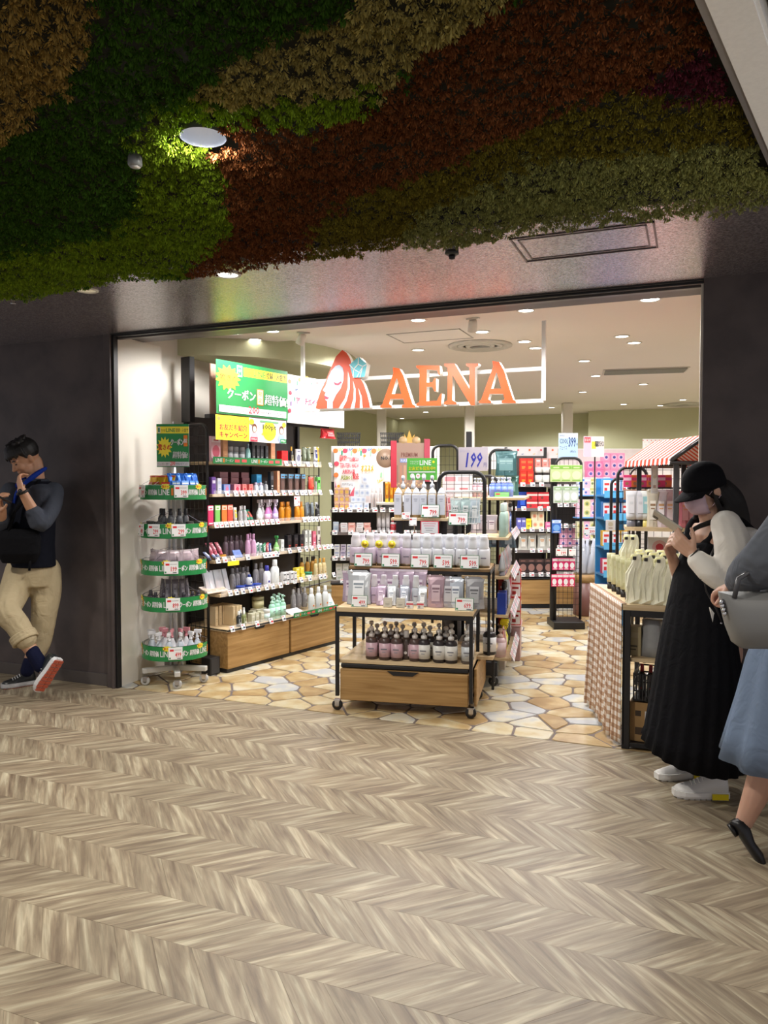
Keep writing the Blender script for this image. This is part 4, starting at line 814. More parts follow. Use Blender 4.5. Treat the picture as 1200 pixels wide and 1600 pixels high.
L('bottle', [415], 4, (.035, .10, .035), [(170, 172, 176), (200, 200, 204), (90, 90, 94)], 'grey lotion bottle'); L('box', [424], 4, (.035, .18, .035), [(40, 38, 42), (90, 90, 96), (220, 220, 220)], 'tall black carton'); L('box', [432], 4, (.03, .185, .06), [(230, 162, 128), (236, 172, 138), (240, 180, 150)], 'thin salmon divider block')
L('pack', [441, 453, 463, 473], 4, (.055, .165, .02), [(86, 66, 62), (100, 160, 200), (110, 84, 78)], 'brown pack with blue header', back=1, dvv=.07, dv=.05); L('tube', [486], 4, (.07, .14, .04), [(214, 60, 44), (224, 80, 50), (200, 40, 40)], 'red cream tube'); L('box', [498, 507], 4, (.035, .14, .035), [(110, 190, 100), (40, 60, 40), (170, 220, 150)], 'green and black carton', back=1); L('bottle', [518], 4, (.045, .15, .04), [(200, 206, 210), (150, 160, 160), (80, 80, 84)], 'silver bottle', back=1)
# third
for x, c1, c2, w in ((328, (224, 60, 110), (250, 230, 236), 'magenta and white sachet pack'), (339, (130, 200, 100), (230, 244, 220), 'green and white sachet pack'), (350, (240, 130, 60), (250, 226, 200), 'orange sachet pack'), (359, (230, 90, 70), (250, 200, 180), 'coral sachet pack')):
    L('pack', [x], 3, (.052, .15, .02), [c1, c2, c1, c1], w, back=1)
L('tube', [367], 3, (.035, .13, .03), [(240, 240, 236), (232, 206, 60), (236, 236, 230)], 'white tube with yellow band'); L('bottle', [375, 382], 3, (.034, .14, .034), [(180, 180, 182), (214, 214, 216), (220, 220, 224)], 'clear silver bottle', back=1)
L('tube', [389, 395], 3, (.04, .12, .03), [(60, 150, 120), (220, 90, 80), (210, 100, 90)], 'leaning teal tube', tilt=-.5); L('trigger', [405, 417, 429], 3, (.06, .185, .045), [[(236, 238, 240), (244, 244, 246), (210, 205, 215)], [(226, 130, 200), (240, 190, 226), (226, 216, 230)], [(190, 160, 226), (214, 196, 240), (226, 216, 236)]], ['white spray bottle', 'pink spray bottle', 'lilac spray bottle'], back=1)
L('bottle', [439, 448, 463, 471], 3, (.05, .16, .045), [(216, 142, 30), (226, 156, 40), (206, 130, 24)], 'amber orange bottle', back=1); L('tube', [479, 487], 3, (.035, .15, .03), [(110, 120, 128), (130, 140, 150), (236, 238, 240)], 'slate tube', back=1); L('bottle', [496, 503], 3, (.04, .13, .04), [(44, 44, 48), (70, 70, 76), (30, 30, 34)], 'black bottle', back=1); L('tube', [512, 519], 3, (.035, .15, .03), [(176, 178, 184), (200, 200, 206), (120, 120, 126)], 'grey leaning tube', tilt=-.15)
# fourth
L('tube', [331, 338, 345], 2, (.034, .11, .03), [(206, 110, 130), (236, 190, 200), (190, 90, 110)], 'rose tube in slanted tray', tilt=-.6, dz=.04); L('tube', [329, 337, 344], 2, (.03, .09, .02), [(120, 130, 170), (220, 226, 240), (60, 60, 80)], 'small silver blue tube', tilt=-.9, dz=.01, dvv=.02)
L('box', [338], 2, (.11, .035, .10), [(196, 140, 50), (206, 150, 60), (190, 130, 40)], 'ochre tray block', dvv=.07); L('pack', [372], 2, (.085, .07, .015), [(90, 120, 190), (110, 140, 206), (80, 110, 180)], 'blue flat sachet pack', tilt=-.6)
L('bottle', [352, 360, 368, 376], 2, (.042, .17, .04), [(110, 92, 104), (130, 112, 124), (90, 76, 86)], 'mauve grey bottle', dvv=.13, back=1, dv=.07); L('bottle', [386, 395], 2, (.045, .18, .04), [(206, 160, 196), (220, 184, 210), (200, 150, 190)], 'pink lilac bottle', back=1)
L('tube', [401, 406], 2, (.028, .10, .022), [(200, 214, 216), (60, 120, 100), (230, 230, 232)], 'slim white tube', back=1); L('tube', [412, 417, 422], 2, (.026, .09, .022), [[(60, 140, 100), (200, 220, 210), (40, 60, 50)], [(200, 70, 80), (230, 200, 200), (40, 40, 44)], [(60, 90, 160), (200, 210, 230), (40, 40, 50)]], ['slim green tube', 'slim red tube', 'slim blue tube'], back=1); L('trigger', [431], 2, (.05, .15, .04), [(140, 206, 120), (170, 220, 150), (70, 160, 90)], 'lime spray bottle')
L('box', [439], 2, (.04, .10, .04), [(222, 226, 226), (200, 204, 206), (160, 164, 170)], 'pale grey carton'); L('box', [450, 460, 469], 2, (.05, .13, .04), [(34, 32, 36), (60, 56, 60), (210, 80, 60)], 'black carton', back=1); L('box', [476, 482], 2, (.032, .16, .04), [(220, 222, 216), (160, 164, 160), (120, 124, 120)], 'ivory tall carton', back=1); L('box', [489], 2, (.045, .15, .04), [(206, 100, 124), (226, 140, 160), (240, 220, 226)], 'rose carton'); L('box', [498], 2, (.04, .19, .012), [(214, 210, 204), (120, 110, 104), (60, 56, 54)], 'arched mirror stand'); L('bottle', [508, 517], 2, (.04, .15, .04), [(120, 90, 96), (150, 116, 120), (90, 60, 66)], 'wine brown bottle', back=1)
# fifth
L('clearpack', [325, 332, 340, 347, 355], 1, (.045, .17, .02), [(226, 140, 90), (60, 60, 70)], 'clear brush pack', dvv=.10, tilt=-.3, dz=.01); L('pack', [328, 337, 346, 352], 1, (.06, .11, .016), [(226, 206, 190), (240, 232, 226), (210, 180, 160)], 'beige sponge pack', tilt=-1.2, dz=.012)
L('bottle', [362, 370, 378, 386], 1, (.05, .17, .045), [(120, 118, 122), (150, 148, 154), (90, 88, 92)], 'dark grey bottle', dvv=.12, back=1, dv=.07); L('jar', [374, 388, 400], 1, (.075, .035, .07), [(36, 60, 150), (40, 70, 170), (60, 90, 180)], 'cobalt blue tin'); L('bottle', [388], 1, (.05, .08, .045), [(220, 226, 236), (180, 190, 214), (40, 60, 140)], 'white jar bottle with blue cap', dz=.037); L('bottle', [399, 407], 1, (.055, .19, .045), [(150, 148, 152), (176, 174, 180), (120, 118, 122)], 'silver grey bottle', dvv=.12)
L('bottle', [417], 1, (.07, .17, .05), [(238, 238, 244), (220, 222, 236), (60, 60, 160)], 'white bottle with indigo cap'); L('bottle', [429], 1, (.085, .21, .06), [(236, 240, 240), (224, 230, 230), (226, 230, 230)], 'large white bottle')
L('box', [441, 447, 453, 459], 1, (.034, .045, .04), [(226, 226, 228), (40, 40, 44), (236, 236, 236)], 'white and black cube carton', levels=2, back=1, dv=.045); L('box', [463, 470], 1, (.045, .05, .04), [(240, 220, 80), (248, 240, 170), (220, 190, 50)], 'yellow cube carton', levels=2, dvv=.07); L('jar', [482], 1, (.075, .05, .07), [(40, 120, 90), (50, 140, 104), (200, 230, 214)], 'green jar')
L('bottle', [492, 500, 507, 514, 521, 527], 1, (.04, .16, .035), [(214, 196, 146), (232, 220, 186), (196, 150, 70)], 'ivory gold bottle', dvv=.05); L('bottle', [472, 480, 488, 496, 504, 512], 1, (.045, .17, .04), [(190, 140, 60), (206, 160, 80), (50, 40, 30)], 'gold brown bottle', dvv=.16)
# deck
L('box', [357, 362, 366], 0, (.028, .15, .12), [(214, 190, 150), (222, 200, 162), (196, 170, 126)], 'pale wooden incense box', dvv=.12); L('box', [329, 335, 341, 347, 353], 0, (.028, .15, .12), [(208, 184, 146), (216, 194, 158), (190, 164, 122)], 'pale wooden oil box', dvv=.22)
L('bottle', [371, 380], 0, (.038, .115, .038), [[(50, 54, 56), (210, 214, 210), (230, 232, 230)], [(130, 140, 90), (220, 226, 200), (236, 238, 236)]], ['dark dropper bottle', 'olive dropper bottle'], back=2, dv=.05); L('box', [391, 398, 405], 0, (.035, .08, .05), [(206, 204, 180), (226, 226, 210), (180, 170, 130)], 'clear soap carton', back=1); L('jar', [402], 0, (.10, .09, .09), [(176, 166, 120), (150, 140, 104), (206, 196, 150)], 'woven look lidded jar', dvv=.16, dz=.085); L('box', [402], 0, (.12, .084, .07), [(214, 206, 186), (204, 196, 170), (190, 180, 150)], 'cream riser block', dvv=.16); L('jar', [415], 0, (.055, .09, .05), [(220, 234, 232), (236, 240, 240), (200, 224, 220)], 'frosted white jar')
L('pump', [423, 432, 441], 0, (.058, .185, .05), [(166, 222, 196), (186, 232, 210), (190, 230, 214)], 'mint green pump bottle', back=1); L('box', [460], 0, (.17, .006, .12), [(236, 238, 244), (240, 240, 246), (226, 228, 236)], 'blank white slanted card', tilt=.35, dz=.01); L('bottle', [457, 466, 475], 0, (.05, .17, .045), [(150, 148, 150), (176, 174, 178), (190, 188, 190)], 'ash grey bottle', dvv=.17, back=1, dv=.07, dz=.02)
L('bottle', [486, 497, 508], 0, (.062, .20, .05), [(232, 238, 240), (240, 242, 236), (240, 242, 244), (236, 130, 50)], 'white bottle with orange fruit label'); L('box', [519], 0, (.10, .13, .008), [(226, 232, 232), (206, 226, 222), (140, 190, 190)], 'white leaning display card', tilt=-.5)
p = FL.P(FL.u_at(459, -.03), -.03, FL.z_at(.7, 0, 876 - 65) - .06)
price_card(FL.P(FL.u_at(464, .1), .10, 1.235), FL.a, '2,980', .075, .085, 'white hanging price card reading 2,980 on wall shelving', frame=(230, 200, 205), tilt=0)
tag(obj('yellow_tag', MB().box((-.06, -.002, 0), (.06, .002, .035), YEL, .001), None, FL.P(FL.u_at(364, .06), .06, .80), FL.a), 'yellow shelf talker strip sticking out from wall shelving', 'card')
good('pouch', FL.P(FL.u_at(512, .12), .12, 1.83), FL.a, (.20, .09, .07), [(206, 40, 50), (220, 70, 76), (240, 220, 220)], 'red rounded pouch hanging under the header board at shelving far end', 'bag', style=0, name='red_pouch')
tag(obj('speaker_box', MB().box((-.05, -.05, 0), (.05, .05, .13), BLACK, .004).box((-.04, -.052, .01), (.04, -.05, .12), pm((50, 50, 54))), None, FL.P(-.07, .10, 0), FL.a), 'black small box on floor between rack and drawers', 'box')

# ================================================================== tiered round rack
rx, ry = rd((272 - 600) / FPX * 5.5, 5.5); RR = .225; ra = HEAD + .0
rk = thing('tiered_rack', 'round five tier wire rack with green bands on white castered base', 'rack', (rx, ry, 0), ra)
gm = mat((205, 205, 202), .4, .2, vary=0); b = MB()
obj('pole', MB().tube([(0, 0, .1), (0, 0, 1.60)], .016, gm, 8).box((-.05, .02, .1), (-.035, .035, 1.5), gm).box((.035, .02, .1), (.05, .035, 1.5), gm), rk)
for a in (R(-150), R(-72), R(-10), R(100)):
    o = obj('base_arm', MB().box((0, -.02, .085), (.235, .02, .12), gm, .004), rk, rotz=a); caster(rk, .215 * math.cos(a), .215 * math.sin(a), .032, pm((190, 190, 190)), pm((120, 120, 120)))
TZ = [.195, .537, .79, 1.047, 1.315]
def bent(q, Rr, a0): 
    b = MB(); b.v = [((Rr - y) * math.sin(a0 + x / Rr), -(Rr - y) * math.cos(a0 + x / Rr), z) for x, y, z in q.b.v]; b.f = q.b.f; b.m = q.b.m; b.sm = q.b.sm; b.mats = q.b.mats; return b
for k, z in enumerate(TZ):
    tr_ = obj('tray', MB().lathe([(0, z), (RR, z), (RR, z + .012), (0, z + .012)], CLEAR if k % 2 else gm, 28), rk)
    w = MB()
    for zz in (.02, .06, .1): w.tube([(RR * math.cos(a), RR * math.sin(a), z + zz) for a in np.linspace(0, 2 * math.pi, 29)[:-1]], .0025, CHROME, 4, True)
    for a in np.linspace(0, 2 * math.pi, 15)[:-1]: w.tube([(RR * math.cos(a), RR * math.sin(a), z), (RR * math.cos(a), RR * math.sin(a), z + .1)], .002, CHROME, 4)
    for a in (R(200), R(250), R(290), R(340)): w.tube([(RR * math.cos(a) * t, RR * math.sin(a) * t, z + .1 + .085 * math.sin(math.pi * (1 - t) * .5 + 0)) for t in (1, .9, .7, .4, .05)], .002, CHROME, 4)
    obj('wire_basket', w, rk)
    q = Sign(); Rb = RR + .006; wd = Rb * R(175); n_ = 24
    for i in range(n_): q.z = .0004; q.rect(wd * i / n_, z, wd * (i + 1) / n_, z + .10, GRN)
    x = .02
    for rep in range(3):
        for t_, ww, m_ in (('LINE', .075, WHT), ('*', 0, ORG), ('クーポン', .085, WHT), ('超特価', .075, WHT)):
            if not ww: q.rect(x, z + .03, x + .014, z + .08, ORG); x += .02; continue
            if x + ww > wd: break
            q.text(t_, x, z + .032, x + ww, z + .072, m_, .018)
            x += ww + .012
    for xx in (.09, .36, .60): 
        if xx < wd - .05: q.burst(xx, z + .09, .035, .022, YEL, 9); q.text('驚きの', xx - .022, z + .082, xx + .022, z + .098, RED, .02)
    obj('green_band', bent(q, Rb, R(-88) + (k % 2) * .12), rk)
def rcard(px_, py_, k, num, tier):
    a = math.asin(max(-1, min(1, ((px_ - 272) / 1200 * 5.3) / (RR + .012)))); x = (RR + .018) * math.sin(a); y = -(RR + .018) * math.cos(a); c_, s_ = math.cos(ra), math.sin(ra)
    price_card((rx + x * c_ - y * s_, ry + x * s_ + y * c_, TZ[k] + .015), ra + a, num, .095, .085, 'white %s yen card on round rack, %s' % (num, tier), frame=(244, 244, 244), tilt=-.06)
rcard(232, 0, 4, '399', 'top tier by the wall side'); rcard(296, 0, 4, '399', 'top tier by the shelving side'); rcard(254, 0, 3, '299', 'second tier middle'); rcard(292, 0, 3, '299', 'second tier by the shelving'); rcard(229, 0, 3, '498', 'second tier by the wall'); rcard(281, 0, 2, '199', 'middle tier'); rcard(283, 0, 1, '899', 'fourth tier down'); rcard(286, 0, 0, '499', 'bottom tier')
def ring(kind, k, n, rad, dims, cols, what, where, a0=-95, a1=95, tilt=0, style=0, dz=.013):
    nm, cat = NAMES[kind]
    for i in range(n):
        a = R(a0 + (a1 - a0) * (i + .5) / n); x, y = rad * math.sin(a), -rad * math.cos(a); c_, s_ = math.cos(ra), math.sin(ra); cc = cols[i % len(cols)] if isinstance(cols[0][0], (list, tuple)) else cols
        w_ = what[i % len(what)] if isinstance(what, list) else what
        good(kind, (rx + x * c_ - y * s_, ry + x * s_ + y * c_, TZ[k] + dz), ra + a, dims, cc, '%s, %s from cream wall, %s' % (w_, ORD[i], where), cat, (what if isinstance(what, str) else what[0]) + ' ' + where, style, nm, tilt)
ring('trigger', 0, 7, .165, (.065, .175, .05), [(206, 214, 224), (226, 232, 236), (236, 236, 240)], 'clear spray bottle', 'bottom rack tier'); ring('trigger', 0, 5, .085, (.06, .19, .05), [(226, 226, 230), (240, 226, 230), (236, 160, 170)], 'pink topped spray bottle', 'inner ring, bottom rack tier')
ring('bottle', 1, 8, .17, (.05, .115, .045), [(70, 66, 76), (130, 126, 140), (60, 56, 64)], 'dark purple bottle', 'fourth rack tier'); ring('tube', 1, 6, .09, (.045, .20, .035), [(110, 104, 112), (150, 146, 154), (60, 56, 60)], 'tall grey tube', 'inner ring, fourth rack tier')
ring('pouch', 2, 6, .155, (.12, .16, .04), [(196, 178, 186), (214, 204, 208), (150, 130, 140)], 'dusty pink pouch', 'middle rack tier', style=4)
ring('jar', 3, 7, .165, (.055, .10, .055), [[(70, 74, 70), (40, 44, 42), (190, 196, 186)], [(90, 100, 90), (50, 54, 50), (210, 214, 206)]], ['dark glass jar', 'olive glass jar'], 'second rack tier'); ring('bottle', 3, 5, .09, (.05, .19, .045), [(90, 92, 96), (150, 150, 156), (40, 40, 44)], 'smoky tall bottle', 'inner ring, second rack tier')
ring('pouch', 4, 4, .15, (.13, .155, .05), [(246, 196, 50), (220, 60, 60), (250, 230, 160)], 'yellow snack pouch', 'top rack tier', -88, 8, style=0); ring('pouch', 4, 4, .15, (.12, .17, .05), [(40, 110, 214), (80, 150, 236), (230, 240, 250)], 'bright blue pouch', 'shelving side of top rack tier', 10, 95, style=1)
def d_coupon_tall(q, W, H):
    q.rect(0, 0, W, H, GRN); q.rect(0, H * .78, W, H * .94, YEL); q.text('LINE', W * .3, H * .81, W * .58, H * .9, GRN, .02); q.text('登録・入会で', W * .6, H * .81, W * .98, H * .9, DKT, .01); q.rect(W * .04, H * .79, W * .12, H * .93, WHT); q.rect(W * .055, H * .81, W * .105, H * .91, GRN)
    q.text('アエナ公式', W * .14, H * .82, W * .28, H * .88, DKT, 0); q.burst(W * .24, H * .46, W * .25, H * .25, YEL, 13); q.text('驚きの', W * .05, H * .39, W * .43, H * .53, RED, .03); q.text('クーポン', W * .44, H * .50, W * .84, H * .66, WHT, .03); q.rect(W * .84, H * .48, W * .96, H * .74, ORG); q.text('限定', W * .85, H * .56, W * .95, H * .66, WHT, .02)
    q.text('超特価!', W * .5, H * .2, W * .96, H * .36, WHT, .03); q.rect(0, H * .02, W, H * .12, WHT); q.text('さらに本日の登録で', W * .03, H * .04, W * .4, H * .1, DKT, .01); q.text('200', W * .42, H * .03, W * .58, H * .14, RED, .03); q.text('円分のポイント', W * .6, H * .04, W * .96, H * .1, DKT, .01)
FR = Frame(rx, ry, math.degrees(ra)); sign_thing('coupon_sign', 'small green coupon sign clipped on top of round rack', FR, -.115, .115, -.02, 1.545, 1.85, d_coupon_tall)
obj('sign_clip', MB().box((-.004, -.01, 1.5), (.004, 0, 1.87), CHROME), rk)
# ================================================================== centre cart and the gondola behind it
FC = Frame(-2.08, 4.326, 9.6)
cart = thing('display_cart', 'black framed wooden display cart with deep drawer on small casters', 'cart', (FC.x, FC.y, 0), FC.a)
CW, CD = .865, .44
def post(p_, x, y, z0, z1, s_=.022, nm='post'): obj(nm, MB().box((x - s_ / 2, y - s_ / 2, z0), (x + s_ / 2, y + s_ / 2, z1), BLACK, .0015), p_)
for x in (.012, CW - .012):
    for y in (.012, CD): post(cart, x, y, .09, .655)
def rails(p_, z, x0, x1, y0, y1, h=.022):
    obj('rail_frame', MB().box((x0, y0, z - h), (x1, y0 + .02, z), BLACK).box((x0, y1 - .02, z - h), (x1, y1, z), BLACK).box((x0, y0, z - h), (x0 + .02, y1, z), BLACK).box((x1 - .02, y0, z - h), (x1, y1, z), BLACK), p_)
rails(cart, .625, .002, CW, .002, CD + .01, .03); obj('table_top', MB().box((.012, -.004, .625), (CW - .0, CD + .01, .655), PALEOAK, .002), cart)
obj('lower_shelf', MB().box((.02, .03, .295), (CW - .005, CD + .3, .318), PALEOAK, .002).box((CW - .005, .3, .295), (CW + .1, CD + .3, .318), PALEOAK, .002), cart)
obj('side_board', MB().box((CW + .002, .06, .06), (CW + .018, CD + .28, .29), OAK, .002), cart)
dr = obj('drawer', MB().box((.03, .012, .065), (CW - .03, .42, .262), OAK, .003), cart)
x = CW / 2; nb = MB(); nb.prism([(x - .10, .2625), (x - .06, .236), (x + .06, .236), (x + .10, .2625)], -.011, -.006, BLACK, Matrix(((1, 0, 0, 0), (0, 0, -1, 0), (0, 1, 0, 0), (0, 0, 0, 1)))); obj('finger_notch', nb, dr)
obj('drawer_top_rail', MB().box((.03, .03, .268), (CW - .03, .42, .29), BLACK), cart)  # black rail filling the gap between drawer and lower shelf
for x, y in ((.012, .012), (CW - .012, .012), (.012, CD), (CW - .012, CD)): caster(cart, x, y, .034)
for x in (.14, .74): obj('inner_foot', MB().box((x - .02, .3, 0), (x + .02, .34, .065), BLACK, .002), cart)

gon = thing('gondola_rack', 'long black wire gondola behind the display cart with tiers of shelves', 'rack', (FC.x, FC.y, 0), FC.a)
TV = .32; TX0, TX1 = FC.u_at(544, TV), FC.u_at(767, TV)
for x in (TX0 + .01, TX1 - .01):
    for y in (TV + .01, TV + .38): post(gon, x, y, .656 if (x < .8 and y < .45) else (.32 if y < .45 else .0), .878, .018)
rails(gon, .858, TX0, TX1, TV, TV + .40); obj('upper_top', MB().box((TX0 + .005, TV - .004, .858), (TX1 - .005, TV + .4, .878), wood('brown_oak', (120, 94, 60), (160, 128, 86)), .002), gon)
W0, W1, WV = FC.u_at(612, .72), FC.u_at(700, .72), .72
obj('bottle_shelf', MB().box((W0, WV - .03, 1.165), (W1, WV + .25, 1.185), PALEOAK, .002), gon)
for x in (W0 + .04, W1 - .04): post(gon, x, WV + .1, .88, 1.165, .05, 'bracket_post')
g0 = FC.u_at(686, .78); g1 = FC.u_at(757, .78)
MZ = FC.z_at(g1, .78, 738)
wire_panel(gon, g0, g1, .88, MZ, .78, 6, 9, .015)
# side shelves with products facing the aisle
SX0, SX1 = .80, 1.03
SZ = [.20, .505, .775, 1.05]
for k, z in enumerate(SZ):
    sb = obj('side_shelf', MB().box((SX0 - .1, .80, z - .02), (SX1 + (.02 if k == 0 else 0), 1.62, z), PALEOAK, .002), gon)
    st = MB(); st.M = Matrix.Translation((SX1 + .03, 0, z + .012)) @ Matrix.Rotation(R(-28), 4, 'Y')
    st.box((-.002, .74, -.035), (.001, 1.62, .035), CLEAR, .0005)
    obj('tag_rail', st, gon)
    for j in range(12):
        c_ = pm([(240, 236, 240), (236, 200, 212), (244, 244, 246), (200, 200, 212)][(j + k) % 4]); m_ = MB(); m_.M = st.M; y = .765 + j * .071; m_.box((.0015, y, -.03), (.003, y + .06, .032), c_, .0004); m_.box((.003, y + .006, -.0), (.0034, y + .04, .006), pm((120, 110, 130)), 0); m_.box((.003, y + .006, .012), (.0034, y + .03, .02), pm((210, 80, 100)), 0); obj('price_tag', m_, gon)
obj('spine_panel', MB().box((.56, .82, .1), (.58, 2.05, 1.15), mat((60, 58, 60), .6)), gon)
obj('base_box', MB().box((.74, .78, .075), (.96, .95, .175), mat((46, 48, 52), .5), .004), gon); obj('base_beam', MB().box((.60, .95, .08), (1.0, 2.1, .17), mat((190, 180, 170), .5), .003), gon)
for x, y in ((.93, .80), (.62, .80), (.93, 2.0), (.62, 2.0)): caster(gon, x, y, .036)
def Cg(kind, xs, v, z, dims, cols, what, where, anc='wall shelving', **kw): row(FC, kind, xs, v + dims[2] / 2, z + .0008, dims, cols, what, where, anc, **kw)
# cart lower shelf pump bottles
BR = (66, 50, 46)
Cg('pump', [581, 602, 620, 648], .05, .318, (.076, .205, .07), [(78, 60, 56), (206, 172, 182), (222, 214, 210)], 'brown pump bottle with pink label', 'on cart lower shelf', back=2, dv=.10)
Cg('pump', [663, 687, 706], .05, .318, (.078, .205, .07), [(46, 40, 42), (228, 226, 220), (224, 222, 220)], 'dark pump bottle with white label', 'on cart lower shelf', back=2, dv=.10)
Cg('pump', [732], .05, .318, (.074, .205, .07), [(92, 84, 80), (200, 204, 206), (220, 220, 220)], 'grey labelled pump bottle', 'at aisle end of cart lower shelf', back=2, dv=.10); Cg('bottle', [636], .1, .318, (.07, .18, .06), [(80, 66, 60), (196, 170, 178), (226, 220, 216)], 'capped brown bottle', 'amid pumps on cart lower shelf')
good('pump', FC.P(.935, .38, .318), FC.a, (.085, .22, .08), [(40, 36, 40), (236, 236, 238), (226, 228, 230)], 'dark bottle with wide white label at the cart aisle corner', 'bottle', name='pump_bottle')
# cart table pouches
TZ1 = .655
Cg('pouch', [561], .10, TZ1, (.16, .215, .06), [(206, 210, 216), (236, 238, 242), (130, 140, 150)], 'silver white refill pouch', 'on cart table', style=3, tilt=-.12)
Cg('pouch', [548, 556], .2, TZ1, (.12, .2, .05), [(196, 176, 196), (226, 214, 226), (140, 110, 140)], 'mauve refill pouch', 'behind the silver pouch', style=2)
Cg('dome', [586, 600, 617, 634, 650], .16, TZ1, (.056, .185, .05), [[(204, 182, 206), (220, 212, 220), (180, 160, 180)], [(196, 176, 200), (220, 212, 220), (180, 160, 180)], [(206, 208, 212), (222, 222, 226), (120, 112, 90)], [(206, 214, 228), (226, 226, 232), (180, 186, 200)], [(204, 210, 220), (216, 218, 222), (180, 186, 200)]], ['lilac tester bottle', 'lilac tester bottle', 'grey tester bottle', 'icy tester bottle', 'icy tester bottle'], 'on cart table')
Cg('pouch', [590, 612, 635, 655], .28, TZ1, (.11, .21, .05), [(200, 180, 200), (226, 214, 226), (150, 120, 150)], 'lilac refill pouch', 'deep row on cart table', style=2)
Cg('pouch', [596, 612, 632, 661], .10, TZ1, (.062, .13, .035), [[(216, 190, 216), (236, 220, 236), (150, 120, 150)], [(226, 230, 236), (240, 242, 246), (130, 140, 160)], [(200, 206, 222), (232, 236, 246), (130, 140, 160)], [(214, 220, 226), (238, 240, 244), (90, 84, 70)]], ['small pink sachet', 'small silver sachet', 'small blue sachet', 'small white sachet'], 'on cart table', style=1, tilt=-.2)
Cg('pouch', [681], .09, TZ1, (.115, .20, .07), [(186, 158, 170), (206, 182, 192), (120, 90, 104)], 'large dusty rose refill pouch', 'on cart table', style=1); Cg('pouch', [701, 714], .11, TZ1, (.10, .19, .06), [[(176, 172, 180), (200, 198, 204), (110, 104, 114)], [(206, 214, 226), (232, 236, 242), (120, 130, 150)]], ['grey lilac refill pouch', 'bright silver refill pouch'], 'on cart table', style=1)
Cg('pouch', [743], .09, TZ1, (.125, .195, .07), [(158, 158, 162), (178, 178, 182), (90, 90, 94)], 'large grey refill pouch', 'on cart table', style=1); Cg('box', [606, 626], .03, TZ1, (.052, .06, .02), [(206, 200, 186), (214, 208, 194), (150, 146, 136)], 'grey beige card holder', 'at cart table edge', tilt=-.15)
Cg('box', [640, 656], .02, TZ1, (.042, .042, .01), [(236, 232, 230), (226, 90, 100), (150, 150, 150)], 'little price block', 'at cart table edge', style=2)
pc = lambda px_, v_, z_, n_, w_, h_, lab, **k: price_card(FC.P(FC.u_at(px_, v_), v_, z_), FC.a, n_, w_, h_, lab, **k)
pc(561, .012, TZ1 + .001, '499.', .105, .072, 'green framed 499 yen card on cart table by silver pouch'); pc(726, .012, TZ1 + .001, '699.', .112, .076, 'green framed 699 yen card on cart table')
# upper tier bottles
UZ = .878; PK = [(206, 190, 208), (226, 222, 230), (116, 98, 70)]; WT = [(226, 226, 232), (230, 232, 238), (120, 104, 78)]
Cg('dome', [556, 579, 599, 618, 636], TV + .05, UZ, (.086, .205, .07), PK, 'lilac bottle with pale dome cap', 'on upper cart tier', back=2, dv=.09)
Cg('dome', [651, 667, 685, 703, 721, 739, 757], TV + .05, UZ, (.078, .205, .07), WT, 'white bottle with pale dome cap', 'on upper cart tier', back=2, dv=.09)
for px_, lb in ((570, 'first'), (592, 'second'), (612, 'third')):
    o = obj('award_seal', MB().lathe([(.026, 0), (.024, .003), (0, .004)], YEL, 16), None, FC.P(FC.u_at(px_, TV + .04), TV + .04, .878 + .145)); o.rotation_euler = (R(90), 0, FC.a); tag(o, 'yellow round award seal, %s from wall shelving on lilac bottles' % lb, 'seal'); o2 = MB().lathe([(.016, .0042), (0, .0046)], pm((240, 200, 60)), 12); obj('seal_center', o2, o)
for px_, n_, k in ((567, '799.', 'nearest wall shelving'), (610, '599.', 'second from wall shelving'), (656, '799.', 'middle one'), (692, '599.', 'second from aisle'), (734, '599.', 'nearest aisle')):
    pc(px_, TV - .02, UZ + .001, n_, .122, .088, 'green framed %s yen card on upper tier, %s' % (n_[:3], k))
# white bottles on the top shelf
WB = [(176, 152, 112), (224, 228, 240), (226, 232, 244)]
Cg('slab', [622, 637, 650, 662, 676, 689], WV, 1.185, (.062, .215, .05), WB, 'tall white labelled bottle with tan edge', 'on raised shelf'); Cg('pump', [630, 645, 662, 676], WV + .09, 1.185, (.066, .30, .055), WB, 'tall white pump bottle', 'behind bottles on raised shelf')
pc(672, WV - .04, 1.19, '799.', .13, .09, 'green framed 799 yen card before tall white bottles'); o = pc(670, WV - .06, 1.068, '', .13, .095, 'red framed notice card hanging below the 799 card', frame=(200, 40, 60), tilt=0) if 0 else None
def d_note(q, W, H):
    q.rect(W * .05, H * .06, W * .95, H * .94, WHT)
    for k in range(4): q.rect(W * (.14 + .05 * k), H * (.78 - .17 * k), W * (.84 - .06 * k), H * (.82 - .17 * k), pm((210, 90, 110)) if k < 2 else pm((140, 140, 150)))
u = FC.u_at(657, WV - .05); sign_thing('notice_card', 'red framed notice card hanging below the raised bottle shelf', FC, u, u + .13, WV - .05, 1.075, 1.165, d_note, base=pm((206, 40, 60)))
pc(634, WV - .04, 1.175, '799', .06, .05, 'small 799 price label on raised shelf edge', frame=(236, 236, 236)); pc(645, WV - .042, 1.13, '', .055, .06, 'small bottle picture card on raised shelf edge', frame=(226, 206, 196)) 
